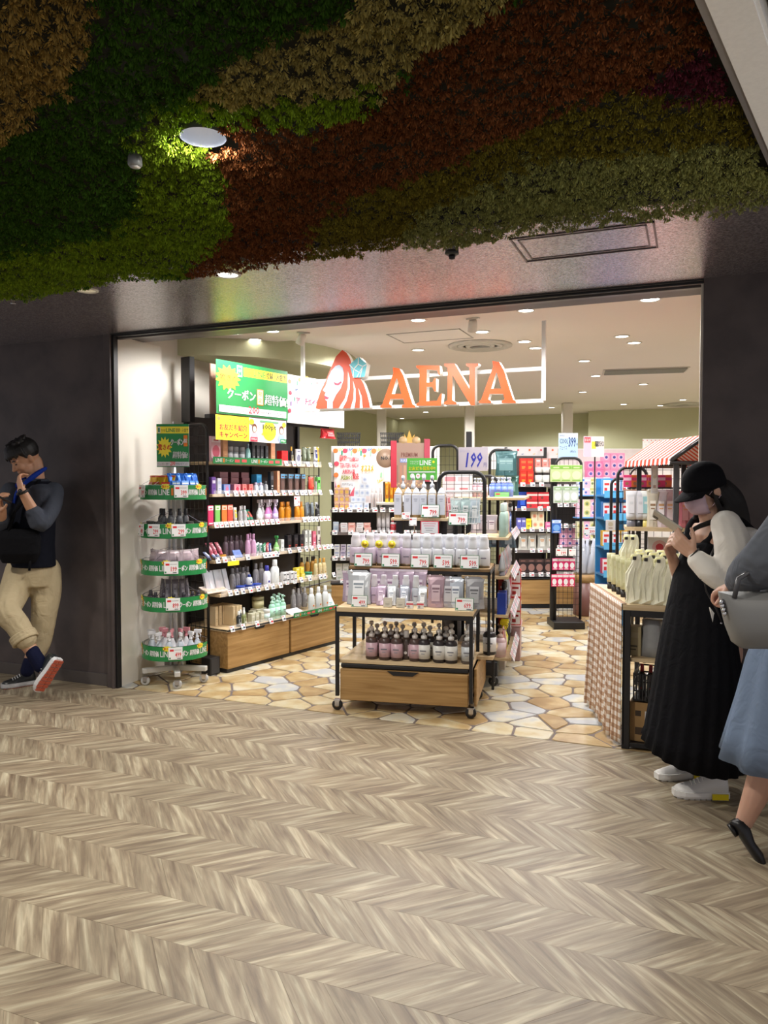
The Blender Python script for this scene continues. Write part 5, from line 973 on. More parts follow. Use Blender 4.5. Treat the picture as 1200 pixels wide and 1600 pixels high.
# green membership sign
def d_line(q, W, H):
    q.rect(0, 0, W, H, pm((92, 178, 74))); q.text('LINE', W * .42, H * .68, W * .80, H * .9, WHT, .03); q.text('アエナ公式', W * .1, H * .8, W * .38, H * .88, WHT, 0); q.text('アカウント', W * .1, H * .7, W * .38, H * .78, WHT, 0); q.disc(W * .88, H * .82, W * .04, YEL)
    q.text('お友だち募集中!!', W * .06, H * .44, W * .94, H * .62, YEL, .02); q.rect(W * .06, H * .34, W * .94, H * .39, WHT)
    for k in range(3): q.disc(W * (.18 + .19 * k), H * .18, W * .075, WHT, 14, H * .12); q.rect(W * (.14 + .19 * k), H * .17, W * (.22 + .19 * k), H * .2, RED)
u = FC.u_at(636, .9); sign_thing('membership_sign', 'tilted green membership sign above the tall white bottles', FC, u, FC.u_at(683, .9), .9, FC.z_at(u, .9, 750), FC.z_at(u, .9, 716), d_line)
obj('clip_arm', MB().tube([(FC.u_at(648, .92), .92, 1.0), (FC.u_at(648, .92), .92, 1.50)], .006, CHROME), gon)
# white wire basket on the mesh panel
bx0, bx1 = FC.u_at(697, .64), FC.u_at(752, .64); zt_, zb_ = FC.z_at(bx0, .64, 768), FC.z_at(bx0, .64, 818); wm_ = pm((246, 248, 248))
bs = thing('wire_basket', 'white wire basket hooked on the black mesh panel', 'basket', tuple(FC.P(0, 0, 0)), FC.a); b = MB()
for t in (0, 1):
    z = zt_ if t else zb_ ; k = .0 if t else .03; b.tube([(bx0 + k, .64 + k * .4, z), (bx1 - k, .64 + k * .4, z), (bx1 - k, .755, z), (bx0 + k, .755, z)], .006 if t else .0035, wm_, 6, True)
for i in range(11): t = i / 10; b.tube([(bx0 + (bx1 - bx0) * t, .64, zt_ - (.11 if 2 < i < 9 else 0)), (bx0 + .03 + (bx1 - bx0 - .06) * t, .652, zb_), (bx0 + .03 + (bx1 - bx0 - .06) * t, .755, zb_)], .0025, wm_, 4)
for i in range(5): z = zb_ + (zt_ - zb_) * i / 5; k = .03 * (1 - i / 5); b.tube([(bx0 + k, .65, z), (bx0 + k, .755, z)], .0025, wm_, 4); b.tube([(bx1 - k, .65, z), (bx1 - k, .755, z)], .0025, wm_, 4); b.tube([(bx0 + k, .645, z), (bx1 - k, .645, z)], .0022, wm_, 4) if i < 3 else None
obj('basket_wires', b, bs)
for px_, cc, st_ in ((712, (206, 226, 226), 0), (728, (190, 214, 214), 1), (742, (200, 216, 226), 0)):
    good('pouch', FC.P(FC.u_at(px_, .70), .70, zb_ + .004), FC.a, (.08, .17, .04), [cc, (236, 240, 240), (110, 130, 130)], 'pale aqua pouch in white wire basket, by column at %s' % {712: 'cart middle', 728: 'its center', 742: 'aisle end'}[px_], 'pouch', 'aqua pouches in the wire basket', st_, 'refill_pouch')
pc(716, .625, zb_ - .01, '799.', .135, .09, 'green framed 799 yen card on the white wire basket')
# side-shelf goods (aisle face)
FS = Frame(*FC.P(SX1, .80)[:2], 9.6 + 90)       # u runs along the aisle, v inwards
def Sg(kind, us, k, dims, cols, what, dv_=.0, **kw):
    row(FS, kind, us, .02 + dims[2] / 2 + dv_, SZ[k] + .0008, dims, cols, what, ['on bottom aisle shelf', 'on second aisle shelf', 'on third aisle shelf', 'on top aisle shelf'][k], 'cart', px=False, **kw)
Sg('pump', [.05], 0, (.085, .20, .08), [(226, 196, 202), (232, 210, 214), (226, 200, 190)], 'pink pump bottle'); Sg('tube', [.14, .2], 0, (.07, .19, .05), [(240, 170, 170), (250, 216, 210), (236, 150, 150)], 'salmon pink tube'); Sg('trigger', [.30, .38], 0, (.07, .21, .06), [(236, 226, 90), (200, 210, 120), (240, 226, 40)], 'yellow spray bottle'); Sg('bottle', [.48, .56, .64, .72], 0, (.065, .19, .06), [(44, 42, 46), (90, 90, 94), (20, 20, 24)], 'black bottle'); Sg('tube', [.76], 0, (.07, .18, .05), [(214, 220, 230), (236, 240, 246), (160, 170, 190)], 'silver blue tube')
Sg('box', [.05, .14], 1, (.075, .15, .06), [(36, 66, 170), (60, 100, 206), (230, 236, 246)], 'royal blue carton'); Sg('bottle', [.24, .31], 1, (.06, .2, .05), [(40, 38, 44), (230, 200, 206), (20, 20, 24)], 'black bottle with pink label'); Sg('tube', [.40, .48, .56, .64, .72], 1, (.07, .2, .05), [(206, 216, 230), (236, 240, 248), (180, 196, 220)], 'pale blue tube'); Sg('box', [.79], 1, (.08, .17, .06), [(230, 120, 140), (246, 226, 230), (200, 60, 90)], 'pink carton')
Sg('tube', [.05, .13, .21, .3, .4, .5, .6, .7, .78], 2, (.065, .17, .05), [[(200, 206, 214), (236, 238, 242), (150, 150, 160)], [(226, 196, 204), (244, 232, 236), (200, 150, 164)]], ['grey tube', 'rose tube'])
Sg('bottle', [.05, .12, .19, .26, .34], 3, (.065, .235, .05), [(176, 206, 196), (200, 222, 214), (206, 226, 220)], 'frosted aqua bottle'); Sg('bottle', [.43, .52], 3, (.07, .23, .06), [(236, 190, 160), (244, 210, 186), (240, 200, 176)], 'peach bottle'); Sg('pump', [.64, .74], 3, (.065, .24, .06), [(90, 120, 206), (120, 150, 226), (236, 238, 244)], 'blue pump bottle')
# upper boards and taller mesh panels further along
for v_, pa_, pb_, py_ in ((1.75, 724, 778, 744), (2.5, 765, 803, 703), (2.6, 676, 715, 696)):
    a_, b_ = FC.u_at(pa_, v_), FC.u_at(pb_, v_); wire_panel(gon, a_, b_, .1, FC.z_at(b_, v_, py_), v_, 6, 20, .014)
obj('raised_board', MB().box((.56, 1.3, 1.30), (1.12, 2.5, 1.32), PALEOAK, .002), gon); post(gon, .58, 2.4, .1, 1.9, .05); post(gon, .60, 1.3, .1, 1.32, .03)
def Ug(kind, pxs, v, z, dims, cols, what, where, **kw): row(FC, kind, pxs, v, z, dims, cols, what, where, 'wall shelving', **kw)
Ug('box', [705, 725], 1.45, 1.321, (.13, .20, .06), [[(240, 226, 228), (226, 150, 160), (240, 180, 190)], [(238, 236, 242), (222, 200, 206), (226, 120, 130)]], ['pink edged white carton', 'white carton with red print'], 'above mesh panel')
Ug('box', [700], 1.35, 1.13, (.05, .19, .05), [(214, 130, 140), (226, 150, 160), (206, 110, 120)], 'rose carton', 'behind the wire basket')
Ug('pump', [742, 750, 758], 1.5, 1.321, (.05, .15, .045), [(206, 170, 180), (226, 200, 206), (190, 196, 206)], 'pink hanging pump bottle', 'beside 199 board', back=1); Ug('pump', [770, 779, 788, 797], 1.7, 1.321, (.055, .16, .05), [(96, 124, 206), (120, 146, 224), (200, 206, 220)], 'blue pump bottle', 'beside 199 board', back=1)
Ug('pouch', [745, 757, 769], 1.25, 1.05, (.09, .14, .03), [(190, 180, 190), (216, 206, 214), (120, 90, 110)], 'mauve hanging pouch', 'below blue pumps', style=2)
def d_199(q, W, H): q.text('スペシャル', W * .05, H * .78, W * .4, H * .88, pm((120, 120, 150)), 0); q.text('199', W * .24, H * .14, W * .78, H * .78, pm((24, 34, 130)), .04, shear=.12); q.text('円', W * .86, H * .16, W * .95, H * .34, pm((40, 44, 120)), 0)
u = FC.u_at(716, 2.2); sign_thing('price_board', 'grey board with large navy 199 above the gondola', FC, u, FC.u_at(762, 2.2), 2.2, FC.z_at(u, 2.2, 736), FC.z_at(u, 2.2, 699), d_199, base=pm((150, 144, 152)))
obj('board_stem', MB().tube([(FC.u_at(740, 2.23), 2.23, 1.2), (FC.u_at(740, 2.23), 2.23, 1.7)], .008, BLACK), gon)
Ug('pouch', [786, 796], 2.4, 1.50, (.14, .22, .05), [(60, 96, 100), (90, 126, 130), (130, 160, 160)], 'dark teal hanging pouch', 'on far mesh panel', style=2); Ug('pouch', [800], 2.45, 1.32, (.13, .18, .05), [(70, 110, 104), (100, 136, 130), (130, 160, 160)], 'lower dark teal pouch', 'beside far mesh panel', style=2)
Ug('pouch', [775, 795], 2.3, .86, (.14, .14, .05), [(90, 110, 124), (140, 156, 166), (200, 206, 210)], 'slate blue folded pouch', 'low on far mesh panel', style=3)
price_card(FC.P(FC.u_at(784, 1.62), 1.62, 1.29), FC.a, '', .12, .07, 'small green framed card under blue pump bottles', bg=(120, 190, 120))
# red box tower on pink stand
p = pd(798, 1032, 6.22); tw = thing('pink_pedestal', 'dusty pink floor stand under the red box tower', 'stand', (p.x, p.y, 0), R(9.6)); obj('column', MB().box((-.085, -.08, 0), (.085, .2, .28), pm((176, 140, 140)), .004), tw); obj('top_plate', MB().box((-.095, -.09, .28), (.095, .21, .29), pm((200, 170, 168)), .003), tw)
FT = Frame(p.x, p.y, 9.6)
for k in range(5):
    for j, (du, dv2) in enumerate(((-.045, -.02), (.045, -.02), (.0, .12))):
        if k == 4 and j != 0: continue
        good('box', FT.P(du, dv2 + .0, .2905 + k * .112), FT.a, (.085, .111, .10), [(214, 56, 40), (236, 230, 226), (160, 30, 30)], 'red carton %s on pink stand, %s' % (['facing cart', 'facing aisle', 'at the rear'][j], ['lowest layer', 'second layer', 'third layer', 'fourth layer', 'topmost'][k]), 'box', 'red cartons on the pink stand', 3 if j == 1 else 0, 'carton')
# ================================================================== shelving along the back
def bf(px0, d, ang=24.0): x, y = rd((px0 - 600) / FPX * d, d); return Frame(x, y, ang)
def back_unit(px0, px1, d, levels, label, header=None, drawer=True, ztop=1.87, depth=.40):
    F = bf(px0, d); w = F.u_at(px1, 0); t = thing('shelving_unit', label, 'shelving', (F.x, F.y, 0), F.a)
    obj('back_panel', MB().box((0, depth - .01, .05), (w, depth, ztop - .1), mat((70, 66, 66), .6)), t)
    for x in (0, w - .03): obj('upright', MB().box((x, depth - .04, 0), (x + .03, depth, ztop), BLACK), t)
    for z in levels: obj('shelf_board', MB().box((.0, .04, z - .025), (w, depth - .02, z), mat((226, 222, 216), .4), .002), t); obj('shelf_edge', MB().box((0, .03, z - .03), (w, .04, z + .005), mat((120, 112, 110), .4)), t)
    if drawer:
        n = max(1, round(w / .85))
        for k in range(n): obj('drawer', MB().box((w * k / n + .01, .0, .05), (w * (k + 1) / n - .01, depth, .33), OAK, .003), t)
        obj('plinth', MB().box((0, .02, 0), (w, depth, .05), BLACK), t); obj('black_deck', MB().box((0, -.01, .335), (w, depth, .35), BLACK), t)
    F.w = w; F.t = t; F.lv = levels
    for z in levels:
        n = int(w / .085); tags(t, [w * (i + .5) / n + rnd.uniform(-.01, .01) for i in range(n) if rnd.random() < .8], .012, z + .0, -.3, .055, .05)
    return F
def zpy(F, px_, v, py_): return F.z_at(F.u_at(px_, v), v, py_)
FLR = [(232, 120, 60), (240, 200, 70), (60, 150, 120), (220, 70, 90), (60, 110, 170), (150, 200, 160)]
# --- centre-left unit (px 520-640)
BL = back_unit(516, 692, 8.3, [.37, .62, .90, 1.145, 1.31][:4], 'back shelving with floral poster header behind the cart', ztop=1.84)
def d_poster(q, W, H):
    q.rect(0, 0, W, H, pm((240, 228, 226))); petals(q, W, H, [(.03 + .065 * k, .93 - .02 * (k % 3)) for k in range(15)] + [(.05, .7), (.94, .7), (.96, .5), (.04, .5), (.9, .35)], FLR)
    q.text('目のツケー', W * .12, H * .74, W * .30, H * .86, RED, .03); q.text('できる韓国コスメ', W * .31, H * .74, W * .5, H * .82, PINKRED, .02); q.text('TERUTERU HADA', W * .12, H * .63, W * .5, H * .71, PINKRED, .02); q.text('大好評入荷', W * .17, H * .52, W * .42, H * .6, PINKRED, .02)
    q.text('人気NO.1', W * .14, H * .41, W * .36, H * .5, pm((160, 170, 60)), .02); q.text('発売', W * .38, H * .42, W * .5, H * .53, RED, .02); q.text('オススメ', W * .55, H * .56, W * .8, H * .68, pm((236, 190, 40)), .03); q.rect(W * .15, H * .08, W * .42, H * .38, WHT); q.text('キラサラちゅるん', W * .17, H * .3, W * .38, H * .36, pm((60, 60, 90)), .01); q.text('生ハダ', W * .18, H * .12, W * .33, H * .24, DKT, .03)
    q.disc(W * .09, H * .3, W * .03, pm((240, 170, 60))); q.poly([(W * .02, H * .1), (W * .02, H * .4), (W * .07, H * .14)], pm((190, 60, 120))); q.poly([(W * .3, H * .12), (W * .42, H * .3), (W * .4, H * .12)], pm((226, 100, 120))); q.disc(W * .62, H * .84, W * .03, pm((226, 140, 60)))
sign_thing('poster_board', 'crowded floral poster with red and pink lettering behind shelves', BL, BL.u_at(521, .02), BL.u_at(600, .02), .30, zpy(BL, 560, .3, 786), 1.84, d_poster)
obj('header_board', MB().box((.0, .335, 1.45), (BL.w, .35, 1.85), pm((232, 226, 222)), .003), BL.t)
def B(F, kind, pxs, zi, dims, cols, what, where, v=.1, dz=0, **kw): row(F, kind, pxs, v + dims[2] / 2, (F.lv[zi] if isinstance(zi, int) else zi) + .001 + dz, dims, cols, what, where, 'cash wall' if 0 else 'wall shelving', **kw)
pc_ = [(226, 232, 244), (206, 216, 236), (170, 186, 220)]
for lv_, (pxs, n_) in enumerate((([548, 556, 564, 572], 0), ([552, 560, 568], 1), ([558, 566, 574], 2), ([566, 574], 3), ([570], 4))):
    B(BL, 'box', pxs, 3, (.056, .072, .06), pc_, 'pale blue round print carton, pyramid layer %s' % ['one', 'two', 'three', 'four', 'five'][n_], 'on back poster shelf', dz=.073 * n_, style=4)
B(BL, 'pack', [526, 534, 542], 3, (.05, .08, .04), [(206, 150, 140), (236, 206, 170), (220, 180, 90)], 'pink gold pack', 'on back poster shelf', levels=3)
B(BL, 'bottle', [582, 588, 594], 3, (.04, .24, .04), [(206, 200, 200), (236, 210, 196), (226, 220, 220)], 'clear tall bottle', 'on back poster shelf', v=.16)
B(BL, 'tube', [604, 611, 618, 625, 632], 1.225, (.045, .22, .04), [(240, 150, 30), (246, 190, 60), (240, 214, 50)], 'orange and yellow tube', 'above back middle shelf', v=.02); obj('raised_shelf', MB().box((BL.u_at(588, 0), .0, 1.20), (BL.u_at(640, 0), .3, 1.225), mat((226, 222, 216), .4)), BL.t)
B(BL, 'tube', [592, 599, 606], 2, (.05, .24, .04), [(200, 196, 200), (222, 218, 222), (180, 176, 180)], 'grey white tube', 'on third back shelf'); B(BL, 'pump', [613, 621], 2, (.05, .16, .045), [(226, 226, 228), (206, 60, 70), (200, 40, 50)], 'white and red pump bottle', 'on third back shelf')
B(BL, 'box', [533, 545, 558], 2, (.08, .08, .08), [(150, 120, 120), (176, 140, 130), (120, 90, 90)], 'brown grey carton', 'on third back shelf', v=.18); B(BL, 'box', [525], 2, (.06, .11, .06), [(206, 220, 240), (230, 236, 246), (150, 170, 210)], 'pale blue stacked carton', 'on third back shelf', levels=1, dz=0)
B(BL, 'box', [538, 550, 562, 574], 2, (.075, .05, .06), [[(232, 228, 232), (210, 190, 196), (150, 150, 160)], [(230, 170, 160), (240, 220, 214), (200, 80, 80)]], ['white flat carton', 'coral flat carton'], 'on third back shelf', v=.03, levels=2)
B(BL, 'pouch', [590, 601, 612], 1, (.085, .13, .05), [(30, 90, 190), (50, 120, 214), (150, 190, 236)], 'bright blue pouch', 'on second back shelf', style=0, back=1); B(BL, 'box', [526, 536, 546, 556, 568], 1, (.06, .07, .06), [[(236, 236, 240), (160, 170, 210), (120, 130, 180)], [(210, 200, 220), (120, 110, 150), (90, 80, 120)]], ['white carton', 'grey mauve carton'], 'on second back shelf', levels=2)
B(BL, 'box', [530, 540, 552], 0, (.07, .09, .06), [(226, 226, 224), (206, 210, 206), (140, 170, 140)], 'white low carton', 'on lowest back shelf', levels=2); B(BL, 'jar', [562, 572], 0, (.07, .07, .07), [(210, 226, 206), (236, 240, 236), (150, 200, 140)], 'pale green jar', 'on lowest back shelf')
B(BL, 'tube', [625, 633, 641, 649, 657], 1, (.055, .19, .04), [[(206, 212, 236), (226, 230, 246), (120, 130, 190)], [(70, 80, 150), (120, 130, 190), (200, 206, 236)]], ['pale lavender tube', 'indigo tube'], 'on second back shelf', v=.03)
# crown display
def d_crown(q, W, H):
    q.rect(0, 0, W, H, pm((156, 128, 114)))
    for k in range(7): q.rect(W * (.06 + k * .13), H * .12, W * (.14 + k * .13), H * .5, pm([(140, 110, 96), (176, 128, 106), (190, 150, 124)][k % 3]))
    q.text('PREMIUM', W * .24, H * .68, W * .76, H * .78, pm((110, 60, 50)), .02); q.rect(W * .2, H * .56, W * .8, H * .65, pm((120, 140, 190))); q.text('大人気シリーズ', W * .22, H * .57, W * .78, H * .64, WHT, .01)
    for k in range(12): q.disc(W * (.1 + .07 * k), H * (.06 + .03 * (k % 2)), W * .03, pm((206, 176, 130)), 8)
FCR = bf(615, 7.9); u0, u1 = 0, FCR.u_at(664, 0); zc0, zc1 = FCR.z_at(0, 0, 762), FCR.z_at(0, 0, 692)
o = sign_thing('crown_display', 'brown and gold promotional display topped by a crown behind bottles', FCR, u0, u1, 0, zc0, zc1, d_crown, thick=.03)
W_ = u1 - u0; H_ = zc1 - zc0; gd = mat((206, 160, 80), .35, .5, vary=0); cb = MB(); cb.prism([(W_ * .36, H_), (W_ * .33, H_ + .09), (W_ * .42, H_ + .05), (W_ * .5, H_ + .13), (W_ * .58, H_ + .05), (W_ * .67, H_ + .09), (W_ * .64, H_)], .0, .012, gd, Matrix(((1, 0, 0, 0), (0, 0, 1, 0), (0, 1, 0, 0), (0, 0, 0, 1)))); obj('crown', cb, o)
obj('side_banner', MB().box((-.03, -.01, .0), (.03, .01, H_ + .02), pm((190, 50, 70)), .003), o); c2 = obj('side_banner', MB().box((W_ - .01, -.01, .06), (W_ + .05, .01, H_ + .04), pm((170, 60, 80)), .003), o)
for cx_ in (.3, .72):
    b = MB(); b.M = Matrix.Translation((W_ * cx_, .012, H_ + .02)) @ Matrix.Rotation(R(90), 4, 'X'); b.lathe([(.045, 0), (.044, .012), (0, .014)], pm((180, 150, 110)), 16); obj('medallion', b, o)
b = MB(); b.M = Matrix.Translation((-.08, .02, H_ * .66)) @ Matrix.Rotation(R(90), 4, 'X'); b.lathe([(.10, 0), (.098, .01), (0, .012)], pm((178, 150, 128)), 20); obj('badge', b, o); q = Sign(); q.text('NO.1', -.13, H_ * .62, -.03, H_ * .7, DKT, .02); obj('badge_print', q.b, o)
for px_, lb in ((545, 'black wire basket stored on top of back partition'), (612, 'second black wire basket behind the crown display')):
    F = bf(px_, 8.8); bw = .24; t = MB()
    for z in (0, .05, .1, .15): t.tube([(-bw / 2 + z * -.1, -.1, z), (bw / 2 + z * .1, -.1, z), (bw / 2, .1, z), (-bw / 2, .1, z)], .006, BLACK, 4, True)
    for i in range(12): a = -bw / 2 + bw * i / 11; t.tube([(a, -.1, 0), (a * 1.08, -.1, .15)], .005, BLACK, 4); t.tube([(a, .1, 0), (a, .1, .15)], .005, BLACK, 4)
    t.box((-bw / 2, -.1, 0), (bw / 2, .1, .006), BLACK); tag(obj('storage_basket', t, None, (F.x, F.y, 1.851), F.a), lb, 'basket')
# --- right bay (px 800-872) and onward (872-960)
BR_ = back_unit(798, 866, 8.75, [.39, .665, .905, 1.145, 1.42], 'back shelving bay with red cartons and white floral header', ztop=1.86)
BX = back_unit(869, 962, 8.75, [.39, .70, .95, 1.19, 1.40], 'back shelving bay stacked with pink cartons', ztop=1.60)
def d_floral(q, W, H): q.rect(0, 0, W, H, pm((244, 240, 240))); petals(q, W, H, [(.02 + .05 * k, .85 - .22 * (k % 3)) for k in range(20)], FLR)
F = bf(760, 8.9); sign_thing('header_sign', 'white header board with leaf and fruit border over red cartons', F, 0, F.u_at(884, 0), .34, 1.60, 1.875, d_floral, thick=.02)
F = bf(884, 8.9); tag(obj('white_partition', MB().box((0, .34, .1), (F.u_at(1092, 0), .37, 1.85), mat((226, 220, 216), .6), .003), None, (F.x, F.y, 0), F.a), 'white partition panel behind pink cartons and striped awning', 'partition')
B(BR_, 'box', [817, 827], 4, (.075, .15, .07), [(220, 50, 36), (240, 110, 60), (246, 180, 60)], 'scarlet carton', 'on top back shelf', levels=2, style=0); B(BR_, 'box', [806, 816, 826], 4, (.075, .10, .05), [(226, 60, 44), (246, 190, 60), (250, 220, 120)], 'red snack carton', 'front of top back shelf', v=.03, style=4) if 0 else None
B(BR_, 'jar', [841, 852], 4, (.085, .2, .08), [(40, 36, 36), (236, 236, 232), (226, 228, 222)], 'black jar with white label', 'on top back shelf'); B(BR_, 'box', [840, 851, 861], 4, (.06, .1, .05), [(230, 150, 140), (246, 226, 220), (200, 60, 60)], 'coral dotted carton', 'stacked on black jars', dz=.201, v=.12)
B(BR_, 'pouch', [816], 3, (.12, .19, .05), [(30, 60, 160), (50, 90, 200), (236, 240, 246)], 'deep blue pouch', 'on fourth back shelf'); B(BR_, 'box', [831, 849], 3, (.125, .092, .06), [(200, 50, 56), (240, 214, 206), (120, 60, 50)], 'red and cream flat carton', 'on fourth back shelf', levels=2, style=2)
B(BR_, 'box', [811, 818], 2, (.05, .13, .05), [(110, 110, 190), (210, 210, 240), (90, 90, 160)], 'violet blue carton', 'on third back bay shelf'); B(BR_, 'box', [826], 2, (.06, .12, .05), [(244, 226, 60), (230, 190, 40), (60, 60, 60)], 'bright yellow carton', 'on third back bay shelf'); B(BR_, 'box', [835, 845], 2, (.07, .10, .06), [(240, 226, 196), (236, 190, 150), (226, 140, 110)], 'cream illustrated carton', 'on third back bay shelf', levels=2, style=4); B(BR_, 'box', [856, 863], 2, (.06, .08, .05), [(226, 120, 170), (240, 200, 220), (90, 40, 90)], 'pink purple carton', 'on third back bay shelf')
B(BR_, 'pouch', [817, 832, 847, 860], 1, (.11, .19, .05), [(214, 212, 204), (230, 228, 220), (226, 150, 60)], 'clear white pouch with orange band', 'on second back bay shelf', style=0); B(BR_, 'pack', [817, 830, 843, 857], 0, (.10, .17, .04), [(50, 40, 42), (90, 70, 66), (160, 120, 110)], 'dark chocolate pack', 'on low back bay shelf')
B(BX, 'box', [921, 933], 4, (.09, .095, .09), [(232, 120, 170), (244, 170, 204), (70, 90, 170)], 'pink carton with dark round print', 'tower near column', levels=3, style=4); B(BX, 'box', [945, 957, 967], 4, (.09, .095, .09), [(238, 150, 190), (248, 190, 214), (60, 80, 160)], 'light pink carton with dark round print', 'tower beside awning', levels=4, style=4, v=.16); obj('riser_block', MB().box((BX.u_at(938, .1), .1, 1.4), (BX.u_at(976, .1), .3, 1.41), WHITE), BX.t)
B(BX, 'box', [912, 922, 932, 942], 4, (.085, .09, .05), [(206, 220, 244), (90, 150, 226), (240, 240, 250)], 'white and sky blue pack', 'front of tower shelf', v=-.05, style=2, dz=-.05) if 0 else None
for k, z in enumerate((1.30, 1.05, .80)):
    B(BX, 'box', [906, 916, 926, 936, 946], z, (.08, .10, .06), [[(226, 230, 244), (80, 140, 220), (60, 100, 180)], [(244, 200, 220), (250, 226, 236), (90, 120, 190)], [(232, 228, 190), (206, 200, 120), (120, 140, 90)]][k % 3:] + [[(240, 180, 210), (250, 220, 232), (70, 100, 180)]], ['pastel printed carton'] * 5, ['under pink tower', 'mid height by column', 'low by column'][k], levels=2, style=2 if k == 0 else 4, v=-.08, jit=.002)
    obj('tray_shelf', MB().box((BX.u_at(901, -.1), -.12, z - .012), (BX.u_at(951, -.1), .05, z), pm((110, 170, 230)) if k < 2 else WHITE, .002), BX.t)
B(BX, 'box', [880, 890, 900], 1, (.08, .08, .06), [(236, 170, 206), (246, 206, 226), (80, 100, 180)], 'pink mask carton', 'behind wire spinner', levels=3, style=4)
# wire spinner with hanging packs
SP = bf(866, 7.6, 22); sw = SP.u_at(908, 0); sp_ = thing('spinner_stand', 'narrow black wire stand hung with green and magenta packs', 'stand', (SP.x, SP.y, 0), SP.a)
wire_panel(sp_, 0.01, sw, .08, zpy(SP, 890, 0, 716), 0, 6, 26, .014); obj('base', MB().box((-.02, -.12, 0), (sw + .02, .2, .07), BLACK, .004), sp_); obj('side_column', MB().box((-.03, -.0, .07), (.03, .04, zpy(SP, 870, 0, 716)), BLACK, .003), sp_)
def hang(F, pxs, pyb, dims, cols, what, where, v=-.06, style=0, kind='pack'):
    z = zpy(F, pxs[0], v, pyb); row(F, kind, pxs, v, z, dims, cols, what, where, 'wall shelving', style=style, back=1, dv=.03)
hang(SP, [868, 884, 900], 753, (.115, .165, .02), [(190, 206, 150), (130, 180, 80), (220, 226, 180)], 'green fruit pack', 'hung high on wire stand'); hang(SP, [872, 885, 897], 786, (.085, .165, .02), [(196, 206, 196), (150, 180, 140), (230, 236, 226)], 'pale green white pack', 'hung mid wire stand')
hang(SP, [870], 833, (.09, .13, .02), [(60, 110, 200), (220, 230, 246), (120, 170, 230)], 'blue white pack', 'hung at wire stand side'); hang(SP, [868, 877, 886, 895], 891, (.056, .115, .015), [(214, 40, 110), (250, 226, 236), (240, 240, 244)], 'magenta pack', 'upper hook row of wire stand'); hang(SP, [867, 876, 885, 894], 917, (.056, .12, .015), [(226, 40, 100), (250, 226, 236), (240, 240, 244)], 'crimson magenta pack', 'lower hook row of wire stand')
price_card(SP.P(SP.u_at(878, -.12), -.12, zpy(SP, 878, -.12, 869)), SP.a, '199', .11, .075, 'white 199 yen card on the wire stand above magenta packs', frame=(240, 240, 240), tilt=0); price_card(SP.P(SP.u_at(895, -.12), -.12, zpy(SP, 895, -.12, 869)), SP.a, '', .07, .07, 'blank white card beside the 199 card on wire stand', frame=(240, 240, 240), tilt=0)
def d_cool(q, W, H):
    q.rect(0, 0, W, H, pm((176, 204, 240))); q.rect(0, H * .8, W, H, pm((206, 220, 244))); q.text('新商品', W * .06, H * .86, W * .3, H * .94, DKT, .01); q.text('COOL', W * .06, H * .58, W * .5, H * .78, pm((40, 60, 90)), .02); q.text('フェイス', W * .06, H * .34, W * .44, H * .5, pm((40, 60, 90)), .0)
    q.text('399', W * .52, H * .44, W * .9, H * .86, pm((30, 60, 120)), .02); q.text('円', W * .92, H * .5, W * .99, H * .6, DKT, 0); q.text('(税込)', W * .6, H * .22, W * .9, H * .32, DKT, 0)
z0 = zpy(SP, 880, .0, 716); u = SP.u_at(872, .05); sign_thing('price_board', 'light blue board reading COOL 399 above wire stand', SP, u, SP.u_at(902, .05), .05, z0, zpy(SP, 880, .05, 677), d_cool)
F = bf(911, 8.4, 30)
def d_pinkb(q, W, H): q.rect(0, 0, W * .38, H, pm((246, 190, 206))); q.rect(W * .38, 0, W, H, pm((240, 226, 220))); q.rect(W * .04, H * .7, W * .34, H * .95, RED); q.text('新発売', W * .06, H * .74, W * .32, H * .9, WHT, .01); q.rect(W * .4, H * .4, W * .6, H * .75, YEL); q.text('超最安プライス', W * .55, H * .5, W * .97, H * .78, DKT, .02)
sign_thing('price_board', 'pink and cream tilted board over the pink carton tower', F, 0, F.u_at(943, 0), 0, F.z_at(0, 0, 714), F.z_at(0, 0, 682), d_pinkb); tag(obj('board_stand', MB().tube([(0, 0, 0), (0, 0, F.z_at(0, 0, 700))], .008, BLACK).lathe([(.1, 0), (.1, .012), (0, .014)], BLACK, 16), None, tuple(F.P(.14, .02, 0)), 0), 'thin black floor stand holding the pink and cream board', 'stand')
F2 = bf(1003, 10.5, 22); sign_thing('header_sign', 'small white floral sign above the striped awning ridge', F2, 0, F2.u_at(1045, 0), 0, F2.z_at(0, 0, 702), F2.z_at(0, 0, 686), d_floral); tag(obj('sign_stand', MB().tube([(0, 0, 0), (0, 0, F2.z_at(0, 0, 690))], .01, BLACK).lathe([(.12, 0), (.12, .012), (0, .014)], BLACK, 16), None, tuple(F2.P(.2, .02, 0)), 0), 'thin black floor stand behind awning holding floral sign', 'stand')
